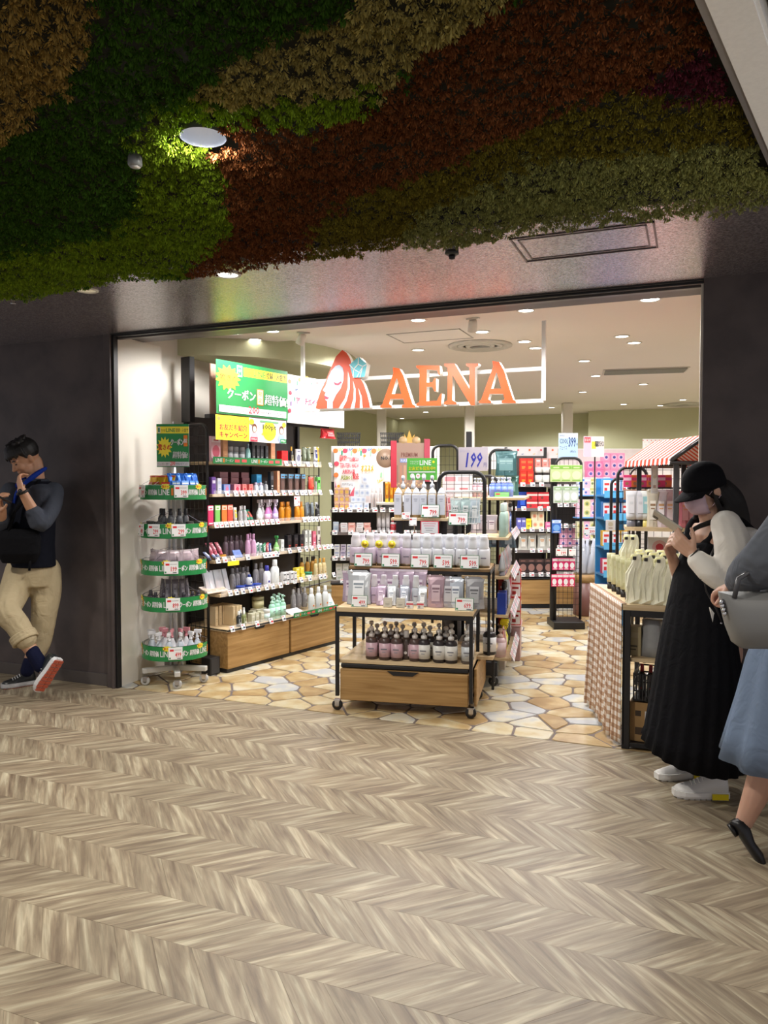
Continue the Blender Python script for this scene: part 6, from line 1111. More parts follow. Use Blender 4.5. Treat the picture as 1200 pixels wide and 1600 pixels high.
# bin of long white rolls
p = pd(917, 960, 8.0 if 0 else 8.35); bn = thing('clear_bin', 'round brown floor bin with clear top full of white rolls', 'bin', (p.x, p.y, 0))
obj('drum', MB().lathe([(.13, 0), (.14, .01), (.135, .36)], pm((120, 80, 72)), 24), bn); obj('wood_band', MB().lathe([(.137, .36), (.137, .45)], OAK, 24), bn); obj('clear_cylinder', MB().lathe([(.135, .45), (.150, .75)], mat((235, 240, 250), .1, 0, 0, 0, .3, vary=0), 24), bn)
for k in range(16):
    a = k * 2.4; rr_ = .105 * math.sqrt((k + .5) / 16); o = obj('white_roll', MB().lathe([(.016, 0), (.022, .01), (.022, .30), (.016, .315), (.016, .36), (.012, .37)], pm((226, 230, 242)), 8), None, (p.x + rr_ * math.cos(a), p.y + rr_ * math.sin(a), .46)); o.rotation_euler = (.17 * math.sin(a * 2), .2 * math.cos(a), a)
    tag(o, 'long white plastic wrapped roll standing in round clear bin', 'roll', 'white rolls in the round bin')
price_card(pd(922, 836, 8.1), R(22), '399', .13, .09, 'white tilted price card above the bin of rolls', frame=(240, 200, 200), tilt=0)
obj('card_stick', MB().tube([tuple(pd(922, 836, 8.1) - p + Vector((0, .01, 0))), tuple(pd(922, 836, 8.1) - p + Vector((0, .06, -.2)))], .004, CHROME), bn)
# blue tall display
F = bf(944, 7.4, 24); bw = F.u_at(994, 0); bt = thing('blue_display', 'tall blue cardboard display rack behind wire panels', 'rack', (F.x, F.y, 0), F.a); cbl = pm((60, 140, 200)); F.lv = []
obj('back_card', MB().box((0, .25, 0), (bw, .27, 1.48), cbl, .003), bt)
for z in (.3, .55, .82, 1.10, 1.32): obj('tray', MB().box((0, 0, z - .02), (bw, .25, z), cbl, .002).box((0, -.005, z - .03), (bw, .0, z + .04), pm((90, 170, 220)), .002), bt)
for k, (z, cc) in enumerate(((.3, (60, 90, 160)), (.55, (200, 60, 110)), (.82, (240, 190, 40)), (1.10, (50, 120, 190)), (1.32, (80, 160, 220)))):
    row(F, 'box', [.05, .14, .23], .1, z + .001, (.08, .15, .06), [cc, (236, 236, 240), (220, 60, 60)], ['navy', 'magenta', 'yellow', 'blue', 'sky blue'][k] + ' carton', 'in blue cardboard display', 'wire stand', px=False, style=3)
# ================================================================== gingham table and awning stand by the pillar
TZt = .78
A_p = Vector((*rd(1.277, 4.085), 0)); B_p = Vector((*rd(1.342, 4.955), 0)); C_p = A_p + Vector((math.cos(R(-4)), math.sin(R(-4)), 0)) * .60
# keep the table in front of the pillar face, clear of it
D_p = Vector((B_p.x + .75, B_p.y + .1, 0)); C_p.y = max(C_p.y, YF + .02)
tb = thing('display_table', 'black framed table with wooden top and gingham side cloth by pillar', 'table', tuple(A_p))
rel = lambda p: (p.x - A_p.x, p.y - A_p.y)
FA = Frame(A_p.x, A_p.y, -4); XR = (XJR - .02 - A_p.x)
top = [rel(A_p), (XR, .02), (XR, .30), (XR + .0, .72), rel(B_p)]
obj('table_top', MB().prism(top, TZt - .03, TZt, PALEOAK), tb)
obj('front_rail', MB().box((0.0, .004, TZt - .065), (XR, .03, TZt - .03), BLACK), tb)
for x, y in ((.02, .02), (XR - .02, .03), (XR - .02, .6), (-.19, .66)): obj('leg', MB().box((x - .02, y - .02, 0), (x + .02, y + .02, TZt - .03), BLACK, .002), tb)
obj('side_panel', MB().box((.004, .0, .02), (.012, .03, TZt - .03), BLACK), tb)
obj('mid_board', MB().box((.04, .02, .47), (XR - .02, .5, .49), PALEOAK, .002), tb); obj('low_rail', MB().box((.0, .005, .01), (XR, .03, .035), BLACK), tb); obj('low_board', MB().box((.04, .02, .015), (XR - .02, .5, .03), BLACK), tb)
# gingham cloth hanging down the left side
mg = bpy.data.materials.new('gingham'); mg.use_nodes = True; nt = mg.node_tree; b = nt.nodes['Principled BSDF']; Lk = nt.links
uvn = nt.nodes.new('ShaderNodeUVMap'); sx = nt.nodes.new('ShaderNodeSeparateXYZ'); Lk.new(uvn.outputs['UV'], sx.inputs[0]); outs = []
for ax in ('X', 'Y'):
    m1 = nt.nodes.new('ShaderNodeMath'); m1.operation = 'MULTIPLY'; m1.inputs[1].default_value = 21; Lk.new(sx.outputs[ax], m1.inputs[0]); m2 = nt.nodes.new('ShaderNodeMath'); m2.operation = 'FRACT'; Lk.new(m1.outputs[0], m2.inputs[0]); m3 = nt.nodes.new('ShaderNodeMath'); m3.operation = 'GREATER_THAN'; m3.inputs[1].default_value = .5; Lk.new(m2.outputs[0], m3.inputs[0]); outs.append(m3)
sm = nt.nodes.new('ShaderNodeMath'); sm.operation = 'ADD'; Lk.new(outs[0].outputs[0], sm.inputs[0]); Lk.new(outs[1].outputs[0], sm.inputs[1]); dv_ = nt.nodes.new('ShaderNodeMath'); dv_.operation = 'MULTIPLY'; dv_.inputs[1].default_value = .5; Lk.new(sm.outputs[0], dv_.inputs[0])
rp = ramp(nt, [(.0, (232, 226, 220)), (.5, (190, 160, 134)), (1, (150, 112, 84))]); Lk.new(dv_.outputs[0], rp.inputs['Fac']); Lk.new(rp.outputs['Color'], b.inputs['Base Color']); b.inputs['Roughness'].default_value = .85
P0, P1 = Vector((*rel(A_p), 0)), Vector((*rel(B_p), 0)); dirn = (P1 - P0); ln = dirn.length; dirn.normalize(); nrm = Vector((-dirn.y, dirn.x, 0))
V = []; F_ = []; UVs = []; nu, nv = 70, 24
for j in range(nv + 1):
    t = j / nv
    for i in range(nu + 1):
        s_ = i / nu; u = s_ * ln; fold = (.012 * math.sin(u * 34) + .008 * math.sin(u * 71 + 1)) * (t ** .7) * min(1, u / .12) + .03 * t * min(1, u / .12)
        p = P0 + dirn * (u + .01 * math.sin(u * 20) * t) + nrm * (.008 + fold); V.append((p.x, p.y, TZt + .004 - t * (TZt - .025 + .012 * math.sin(u * 9)))); UVs.append((u * 1.15, (1 - t) * TZt))
for j in range(nv):
    for i in range(nu): a = j * (nu + 1) + i; F_.append((a, a + 1, a + nu + 2, a + nu + 1))
k = len(V)
for i in range(nu + 1): p = P0 + dirn * (i / nu * ln) - nrm * .02; V.append((p.x, p.y, TZt + .004)); UVs.append((i / nu * ln * 1.15, TZt + .03))
for i in range(nu): F_.append((k + i, k + i + 1, i + 1, i))
me = bpy.data.meshes.new('cloth'); me.from_pydata(V, [], F_); me.materials.append(mg); ul = me.uv_layers.new(name='UVMap'); ul.data.foreach_set('uv', [c for l in me.loops for c in UVs[l.vertex_index]])
me.polygons.foreach_set('use_smooth', [True] * len(F_)); o = obj('gingham_cloth', me, None, tuple(A_p)); sd = o.modifiers.new('s', 'SOLIDIFY'); sd.thickness = .003; tag(o, 'brown and white gingham cloth draped over the table side', 'cloth')
# pale yellow bags
LMX = [[(216, 212, 168), (226, 224, 196), (150, 150, 90)], [(206, 206, 160), (222, 220, 190), (140, 140, 90)]]
def bag(p, rz, w, h, d, lab, k, tie=True):
    o = obj('gift_bag', None if 0 else MB().loft([[(w / 2 * fx * (abs(math.cos(a)) ** .5) * (1 if math.cos(a) > 0 else -1) + .01 * math.sin(9 * z), d / 2 * fy * (abs(math.sin(a)) ** .6) * (1 if math.sin(a) > 0 else -1) * (1 + .25 * math.sin(6 * a + z * 40)), z * h) for a in np.linspace(0, 2 * math.pi, 19)[:-1]] for z, fx, fy in ((0, 1, .95), (.1, 1.02, 1), (.35, .97, .95), (.6, .82, .75), (.8, .62, .5), (.92, .5, .3), (1, .42, .12))], mat((252, 250, 224), .3, .05, vary=.06, scale=18), False), None, p, rz); tag(o, lab, 'bag', 'pale yellow gift bags on the gingham table')
    c = MB().box((-.010, -d * .28, h * .88), (.008, -d * .1, h * .95), pm((40, 36, 34)), .002); obj('dark_tag', c, o); c = MB().lathe([(w * .17, h * .84), (w * .26, h * .9), (w * .2, h * .99)], pm((240, 234, 170)), 10, sy=.4); obj('yellow_frill', c, o); obj('fold_line', MB().tube([(w * .05, -d * .53, h * .05), (-w * .08, -d * .5, h * .4), (w * .04, -d * .38, h * .72)], .003, pm((236, 234, 210)), 5), o)
names = ['lowest front corner', 'second in front', 'third in front', 'fourth in front', 'fifth in front']
for k, px_ in enumerate((993, 1011, 1031, 1050)):
    u = FA.u_at(px_, .07); bag(FA.P(u, .08, TZt + .001), FA.a, .10, .265 - .006 * k, .07, 'pale yellow gift bag on gingham table, %s from cloth corner' % ORD[k], k)
for k, px_ in enumerate((1002, 1022, 1040, 1056)): bag(FA.P(FA.u_at(px_, .2), .20, TZt + .001), FA.a + .2, .11, .265, .065, 'pale yellow gift bag, second row, %s from cloth corner' % ORD[k], k)
for k, px_ in enumerate((1000, 1016, 1034)): bag(FA.P(FA.u_at(px_, .34), .34, TZt + .001), FA.a - .1, .11, .27, .06, 'pale yellow gift bag, third row, %s from cloth corner' % ORD[k], k)
FBk = Frame(A_p.x, A_p.y, math.degrees(math.atan2(dirn.y, dirn.x)))
for k, u_ in enumerate((.16, .27, .38, .50, .62)):
    q_ = P0 + dirn * u_ - nrm * .07; good('tube', A_p + q_ + Vector((0, 0, TZt + .001)), FA.a + .3, (.05, .22, .04), [(214, 212, 170), (226, 224, 196), (44, 38, 34)], 'pale yellow tube with black cap, %s from cloth corner' % ORD[k], 'tube', 'pale yellow tubes along the cloth edge', 0, 'cream_tube')
o = obj('riser_bags', None, None, (0, 0, 0)) if 0 else None
for k, px_ in enumerate((980, 990)): bag(FA.P(FA.u_at(px_, .55), .55, TZt + .08), FA.a, .09, .26, .05, 'taller yellow topped gift bag behind, %s from wire panel' % ORD[k], k)
tag(obj('riser_box', MB().box((-.09, -.05, 0), (.10, .05, .079), WHITE, .003), None, FA.P(FA.u_at(985, .55), .55, TZt + .0008), FA.a), 'white riser block under taller gift bags', 'block')
# under the table
ux = lambda px_, v_: FA.u_at(px_, v_)
good('box', FA.P(ux(994, .1), .12, .4905), FA.a, (.07, .16, .07), [(176, 160, 120), (186, 172, 134), (90, 80, 60)], 'beige carton on the mid board under the table', 'box', style=0, name='carton'); tag(obj('plastic_bag', MB().loft([[((.07 - .02 * t) * math.cos(a) * (1 + .15 * math.sin(4 * a + 6 * t)), .05 * math.sin(a), .2 * t) for a in np.linspace(0, 2 * math.pi, 15)[:-1]] for t in (0, .3, .6, .85, 1)], mat((170, 172, 174), .3, vary=.1), True), None, FA.P(ux(1022, .12), .13, .4905), FA.a), 'crumpled grey plastic bag on the mid board under the table', 'bag')
kb = MB(); kx0, kx1 = ux(994, .06), ux(1032, .06)
zc_ = .26
for z in (.05, .1, .15, .19): kb.tube([(kx0, .05, zc_ + z - .05), (kx1, .05, zc_ + z - .05), (kx1, .3, zc_ + z - .05), (kx0, .3, zc_ + z - .05)], .006, BLACK, 4, True)
for i in range(9): x = kx0 + (kx1 - kx0) * i / 8; kb.tube([(x, .05, zc_), (x, .05, zc_ + .14)], .005, BLACK, 4)
kb.box((kx0, .05, zc_ - .004), (kx1, .3, zc_ + .004), BLACK)
tag(obj('shopping_basket', kb, None, tuple(A_p), FA.a), 'black plastic basket stored under the gingham table', 'basket')
for k in range(3): good('bottle', FA.P(kx0 + .03 + .045 * k, .15, zc_ + .006), FA.a, (.04, .17, .04), [(60, 50, 50), (200, 200, 204), (170, 40, 40)], 'small dark bottle in black basket, %s from leg' % ORD[k], 'bottle', 'bottles in the black basket', 0, 'cosmetic_bottle')
q = Sign(); cbx = tag(obj('cardboard_box', MB().box((-.08, -.08, 0), (.09, .14, .215), mat((176, 140, 92), .8), .003), None, FA.P(ux(1014, .12), .14, .0305), FA.a), 'brown cardboard box with dark print on the lowest board', 'box'); q.rect(-.05, .14, -.02, .17, pm((60, 44, 30))); q.rect(.0, .09, .03, .17, WHT); q.rect(-.05, .04, .05, .08, pm((70, 50, 34))); q.b.v = [(x, y - .08, z) for x, y, z in q.b.v]; obj('box_print', q.b, cbx)
# awning stand
FW = Frame(*rd((977 - 600) / FPX * 5.35, 5.35), 6.0)
aw = thing('awning_stand', 'market style stand with red striped awning by dark pillar', 'stand', (FW.x, FW.y, 0), FW.a)
aw0, aw1 = FW.u_at(977, 0), FW.u_at(1047, 0); zb0 = FW.z_at(aw0, 0, 731); zr = FW.z_at(FW.u_at(1090, .35), .35, 684)
rdd, whh = mat((204, 74, 54), .9, vary=.02, spec=.1), mat((214, 204, 200), .9, vary=.02, spec=.1); nS = 22
e0, e1 = pd(977, 720, 5.5), pd(1047, 720, 4.75); FE = Frame(e0.x, e0.y, math.degrees(math.atan2(e1.y - e0.y, e1.x - e0.x))); AL = math.hypot(e1.x - e0.x, e1.y - e0.y); zt2 = 1.585; zr2 = 1.725; PV = .2; zb0 = 1.539
loc2 = lambda u, v, z: tuple(Matrix.Rotation(-FW.a, 3, 'Z') @ (FE.P(u, v, z) - Vector((FW.x, FW.y, 0))))
for i in range(nS):
    m_ = rdd if i % 2 == 0 else whh; x0, x1 = AL * i / nS, AL * (i + 1) / nS; q4 = MB()
    for (va, za), (vb, zb_2) in (((0, zt2), (PV, zr2)), ((PV, zr2), (2 * PV, zt2))):
        vs = [loc2(x0, va, za), loc2(x1, va, za), loc2(x1, vb, zb_2), loc2(x0, vb, zb_2)]; q4.add(vs + [(a[0], a[1], a[2] - .006) for a in vs], [(3, 2, 1, 0), (4, 5, 6, 7), (0, 1, 5, 4), (2, 3, 7, 6), (1, 2, 6, 5), (3, 0, 4, 7)], m_)
    xm = (x0 + x1) / 2
    for v_, s_ in ((-.001, -1), (2 * PV + .001, 1)):
        vs = [loc2(x0, v_, zt2), loc2(x1, v_, zt2), loc2(x1, v_ + s_ * .004, zb0 + .012), loc2(xm, v_ + s_ * .005, zb0), loc2(x0, v_ + s_ * .004, zb0 + .012)]; q4.add(vs, [(0, 1, 2, 3, 4)], m_)
    obj('awning_stripe', q4, aw)
gb = MB(); FRM = pm((58, 54, 56))
for x in (0.01, AL - .005):
    gb.tube([loc2(x, .0, zt2 - .022), loc2(x, PV, zr2 - .024), loc2(x, 2 * PV, zt2 - .022)], .013, FRM, 6); gb.tube([loc2(x, 0, zt2 - .03), loc2(x, 2 * PV, zt2 - .03)], .011, FRM)
gb.tube([loc2(0, .01, zt2 - .02), loc2(AL, .01, zt2 - .02)], .008, FRM); gb.tube([loc2(0, 2 * PV, zt2 - .02), loc2(AL, 2 * PV, zt2 - .02)], .008, FRM)
obj('awning_frame', gb, aw)
for u_, v_ in ((AL - .03, .05), (.1, .06), (AL - .03, 2 * PV - .02), (.1, 2 * PV - .02)):
    p_ = loc2(u_, v_, 0); obj('post', MB().box((p_[0] - .016, p_[1] - .016, .785 if u_ > .3 else 0), (p_[0] + .016, p_[1] + .016, zt2 - .02), pm((84, 84, 90)) if (u_ > .3 and v_ < .1) else BLACK, .002), aw)
sh_ = obj('wood_shelf', MB().prism([(.0, .0), (.06, -.04), (.5, -.10), (.6, -.08), (.6, .32), (0, .32)], 1.10, 1.125, PALEOAK), aw)
wire_panel(aw, .04, .55, .8, zt2 - .04, .33, 9, 11, .008)
F9 = Frame(*rd((963 - 600) / FPX * 5.9, 5.9), 12); wp = thing('wire_screen', 'pair of black rounded wire panels beside the awning stand', 'panel', (F9.x, F9.y, 0), F9.a)
wire_panel(wp, F9.u_at(955, .25), F9.u_at(990, .25), .05, F9.z_at(0, .25, 748), .25, 4, 16, .012); wire_panel(wp, F9.u_at(965, 0), F9.u_at(1010, 0), .05, F9.z_at(0, 0, 731), 0, 5, 18, .013)
def Rg(kind, pxs, v, z, dims, cols, what, where, **kw): row(FW, kind, pxs, v, z, dims, cols, what, where, 'wire panels', **kw)
Rg('tube', [986, 1000, 1010], .04, 1.126, (.075, .25, .05), [[(226, 228, 232), (240, 240, 244), (120, 120, 130)], [(216, 216, 222), (236, 236, 240), (30, 30, 34)], [(226, 230, 226), (160, 206, 210), (236, 220, 130)]], ['frosted white tube', 'grey tube with black cap', 'white tube with yellow foot'], 'on awning stand shelf'); Rg('pouch', [1020, 1033, 1046], .02, 1.126, (.085, .26, .05), [[(226, 216, 196), (240, 234, 222), (150, 120, 90)], [(236, 220, 226), (244, 236, 238), (220, 170, 120)], [(226, 190, 200), (240, 220, 224), (226, 170, 130)]], ['cream tapered pouch', 'white rose tapered pouch', 'pink tapered pouch'], 'on awning stand shelf', style=1)
Rg('pouch', [1070, 1080], .0, 1.126, (.085, .25, .05), [(206, 120, 130), (226, 160, 166), (226, 150, 110)], 'deep pink pouch', 'behind the woman on awning shelf', style=1)
Rg('box', [982, 994, 1006, 1018, 1030, 1042], .28, 1.40, (.07, .09, .04), [[(226, 60, 120), (246, 200, 220), (160, 110, 80)], [(240, 120, 60), (226, 60, 120), (170, 120, 90)]], ['magenta carton', 'orange magenta carton'], 'hanging under awning', style=2); Rg('box', [982, 994, 1006, 1018, 1030, 1042], .26, 1.31, (.07, .075, .04), [(170, 130, 104), (190, 150, 124), (140, 100, 80)], 'tan carton', 'lower row under awning', style=0)
obj('carton_ledge', MB().box((.02, .24, 1.295), (.6, .32, 1.308), BLACK, .001), aw); obj('carton_ledge', MB().box((.02, .24, 1.388), (.6, .32, 1.398), BLACK, .001), aw)
def d_lace(q, W, H): q.rect(W * .2, H * .1, W * .8, H * .9, pm((226, 222, 216))); q.disc(W * .5, H * .6, W * .25, pm((206, 196, 170))); q.rect(W * .3, H * .2, W * .7, H * .3, pm((180, 150, 140)))
u = FW.u_at(1017, -.03); sign_thing('hanging_tag', 'narrow pale vertical strip hanging from the awning edge', FW, u, u + .045, -.03, FW.z_at(u, 0, 771), FW.z_at(u, 0, 728), d_lace, base=pm((206, 202, 200)))
o = sign_thing('leaflet_card', 'tilted white leaflet clipped to the wire panels', F9, F9.u_at(947, -.04), F9.u_at(962, -.04), -.04, F9.z_at(0, 0, 829), F9.z_at(0, 0, 812), d_lace)
good('box', FW.P(FW.u_at(1032, .2), .26, .90), FW.a, (.16, .14, .06), [(236, 236, 240), (230, 190, 196), (210, 60, 80)], 'white carton behind gift bags under awning', 'box', style=4, name='carton')
# ================================================================== people
def cr(P, n=4):                         # smooth a chain of (point, r)
    out = []
    for i in range(len(P) - 1):
        p0, p1, p2, p3 = P[max(i - 1, 0)], P[i], P[i + 1], P[min(i + 2, len(P) - 1)]
        for k in range(n):
            t = k / n; f = lambda a, b, c, d: .5 * ((2 * b) + (-a + c) * t + (2 * a - 5 * b + 4 * c - d) * t * t + (-a + 3 * b - 3 * c + d) * t ** 3)
            out.append((Vector([f(p0[0][j], p1[0][j], p2[0][j], p3[0][j]) for j in range(3)]), f(p0[1], p1[1], p2[1], p3[1])))
    out.append((Vector(P[-1][0]), P[-1][1])); return out
def sph(b, c, r, m, ax=None, n=14):
    ax = ax or (Vector((1, 0, 0)), Vector((0, 1, 0)), Vector((0, 0, 1))); c = Vector(c); r = r if isinstance(r, (tuple, list)) else (r, r, r); vs = []; fs = []; K = n // 2
    for i in range(1, K):
        th = math.pi * i / K
        for k in range(n): a = 2 * math.pi * k / n; vs.append(tuple(c + ax[0] * r[0] * math.sin(th) * math.cos(a) + ax[1] * r[1] * math.sin(th) * math.sin(a) + ax[2] * r[2] * math.cos(th)))
    t = len(vs); vs += [tuple(c + ax[2] * r[2]), tuple(c - ax[2] * r[2])]
    for i in range(K - 2):
        for k in range(n): q = (k + 1) % n; fs.append((i * n + k, (i + 1) * n + k, (i + 1) * n + q, i * n + q))
    for k in range(n): q = (k + 1) % n; fs.append((t, k, q)); fs.append((t + 1, (K - 2) * n + q, (K - 2) * n + k))
    b.add(vs, fs, m, True)
def chain(b, P, m, sm=4, n=12):
    Q = cr(P, sm) if len(P) > 2 and sm > 1 else [(Vector(p), r) for p, r in P]
    b.tube([q[0] for q in Q], [q[1] for q in Q], m, n); sph(b, Q[0][0], Q[0][1] * .995, m); sph(b, Q[-1][0], Q[-1][1] * .995, m)
def rings(b, R_, m, lat, fwd, n=24, sup=1.0):      # (centre, half width along lat, half depth along fwd)
    out = []
    for c, w_, d_ in R_:
        out.append([tuple(Vector(c) + lat * w_ * (abs(math.cos(a)) ** sup) * (1 if math.cos(a) > 0 else -1) + fwd * d_ * (abs(math.sin(a)) ** sup) * (1 if math.sin(a) > 0 else -1)) for a in [2 * math.pi * k / n for k in range(n)]])
    b.loft(out, m)
def organic(name, b, m, parent, voxel=.006, smooth=4):
    me = b.mesh(name); o = bpy.data.objects.new('t', me); C.objects.link(o)
    md = o.modifiers.new('r', 'REMESH'); md.mode = 'VOXEL'; md.voxel_size = voxel
    if smooth: s_ = o.modifiers.new('s', 'SMOOTH'); s_.iterations = smooth; s_.factor = .6
    me2 = bpy.data.meshes.new_from_object(o.evaluated_get(bpy.context.evaluated_depsgraph_get())); bpy.data.objects.remove(o); bpy.data.meshes.remove(me)
    me2.materials.clear(); me2.materials.append(m); me2.polygons.foreach_set('use_smooth', [True] * len(me2.polygons)); me2.polygons.foreach_set('material_index', [0] * len(me2.polygons))
    base = Vector(parent.location); me2.transform(Matrix.Translation(-base)); return obj(name, me2, parent)
def plain(name, b, parent):
    me = b.mesh(name); me.transform(Matrix.Translation(-Vector(parent.location))); return obj(name, me, parent)
RV = Vector((ch, sh, 0)); DV = Vector((-sh, ch, 0)); UPV = Vector((0, 0, 1))
def head(b, c, f, up, s, m, eyes=True, extra=True):
    f = f.normalized(); lt = up.cross(f).normalized(); u = f.cross(lt).normalized(); A = (f, lt, u)
    L_ = lambda x, y, z: c + (f * x + lt * y + u * z) * s
    sph(b, L_(-.012, 0, .022), (.096 * s, .077 * s, .098 * s), m, A, 20); sph(b, L_(.026, 0, -.03), (.064 * s, .06 * s, .074 * s), m, A, 20); sph(b, L_(.050, 0, -.088), (.03 * s, .034 * s, .024 * s), m, A)
    chain(b, [(L_(.082, 0, .008), .009 * s), (L_(.094, 0, -.014), .0105 * s), (L_(.105, 0, -.032), .013 * s)], m); 
    for y in (-1, 1):
        sph(b, L_(.092, y * .011, -.034), .009 * s, m); sph(b, L_(.062, y * .036, -.028), (.028 * s, .024 * s, .028 * s), m, A); sph(b, L_(.072, y * .03, .022), (.016 * s, .026 * s, .009 * s), m, A); sph(b, L_(.03, y * .046, -.07), (.04 * s, .018 * s, .026 * s), m, A)
        sph(b, L_(-.008, y * .079, -.012), (.017 * s, .008 * s, .031 * s), m, (f * .9 - lt * y * .3, lt, u)); sph(b, L_(.07, y * .031, .001), (.014 * s, .017 * s, .010 * s), m, A)
    sph(b, L_(.083, 0, -.058), (.012 * s, .023 * s, .0065 * s), m, A); sph(b, L_(.082, 0, -.069), (.011 * s, .019 * s, .0065 * s), m, A)
    return L_, A
def hand(b, w_, dirn, palm_n, thumb_side, curl, m, s=1.0, spread=.0, thumb_open=.5):
    """w_ wrist, dirn towards the fingers, palm_n out of the palm (fingers curl towards it)"""
    dn = dirn.normalized(); pn = (palm_n - dn * palm_n.dot(dn)).normalized(); sd = dn.cross(pn).normalized() * thumb_side
    A = (dn, sd, pn)
    for t in (-.026, -.009, .009, .026): chain(b, [(w_ + dn * .005 + sd * t * .6, .015 * s), (w_ + (dn * .045 + sd * t) * s, .0135 * s), (w_ + (dn * .085 + sd * t * 1.05) * s, .0115 * s)], m, 2, 10)
    ln_ = [.072, .080, .074, .058]; K = []
    for k, t in enumerate((.030, .0105, -.0095, -.029)):
        c_ = curl[k] if isinstance(curl, (list, tuple)) else curl; p = w_ + (dn * .088 + sd * t * (1 + spread)) * s; a = .15; P = [(p - dn * .01, .0098 * s), (p, .0097 * s)]
        for j, fr in enumerate((.42, .32, .26)):
            a += c_ * (.9, 1.1, .7)[j]; d_ = dn * math.cos(a) + pn * math.sin(a) + sd * spread * .25 * t / .03; p = p + d_ * ln_[k] * fr * s; P.append((p, (.0092, .0084, .0074)[j] * s))
        chain(b, P, m, 2, 8)
    p = w_ + (dn * .022 + sd * .028) * s; td = (dn * .62 + sd * .62 + pn * thumb_open).normalized(); P = [(w_ + dn * .01 + sd * .012, .014 * s), (p, .0145 * s)]
    p = p + td * .036 * s; P.append((p, .0115 * s)); td2 = (td * .8 + dn * .45 + pn * .25).normalized(); p = p + td2 * .03 * s; P.append((p, .0098 * s)); p = p + (td2 + dn * .3).normalized() * .022 * s; P.append((p, .0082 * s)); chain(b, P, m, 2, 8)
def skin(c): 
    m = mat(c, .5, vary=.04, scale=12, name='skin'); m.node_tree.nodes['Principled BSDF'].inputs['Subsurface Weight'].default_value = .08; return m
def cloth(c, sc=14, bp=.5, vary=.06):
    k = ('cl', c, sc)
    if k in MATS: return MATS[k]
    m = bpy.data.materials.new('cloth'); m.use_nodes = True; nt = m.node_tree; b = nt.nodes['Principled BSDF']; L = nt.links; b.inputs['Base Color'].default_value = lin(c); b.inputs['Roughness'].default_value = .9; b.inputs['Specular IOR Level'].default_value = .15
    tc = nt.nodes.new('ShaderNodeTexCoord'); n = nt.nodes.new('ShaderNodeTexNoise'); n.inputs['Scale'].default_value = sc; n.inputs['Detail'].default_value = 2; n.inputs['Distortion'].default_value = .8; L.new(tc.outputs['Object'], n.inputs['Vector']); q = nt.nodes.new('ShaderNodeBump'); q.inputs['Strength'].default_value = bp; q.inputs['Distance'].default_value = .02
    L.new(n.outputs['Fac'], q.inputs['Height']); L.new(q.outputs['Normal'], b.inputs['Normal']); MATS[k] = m; return m
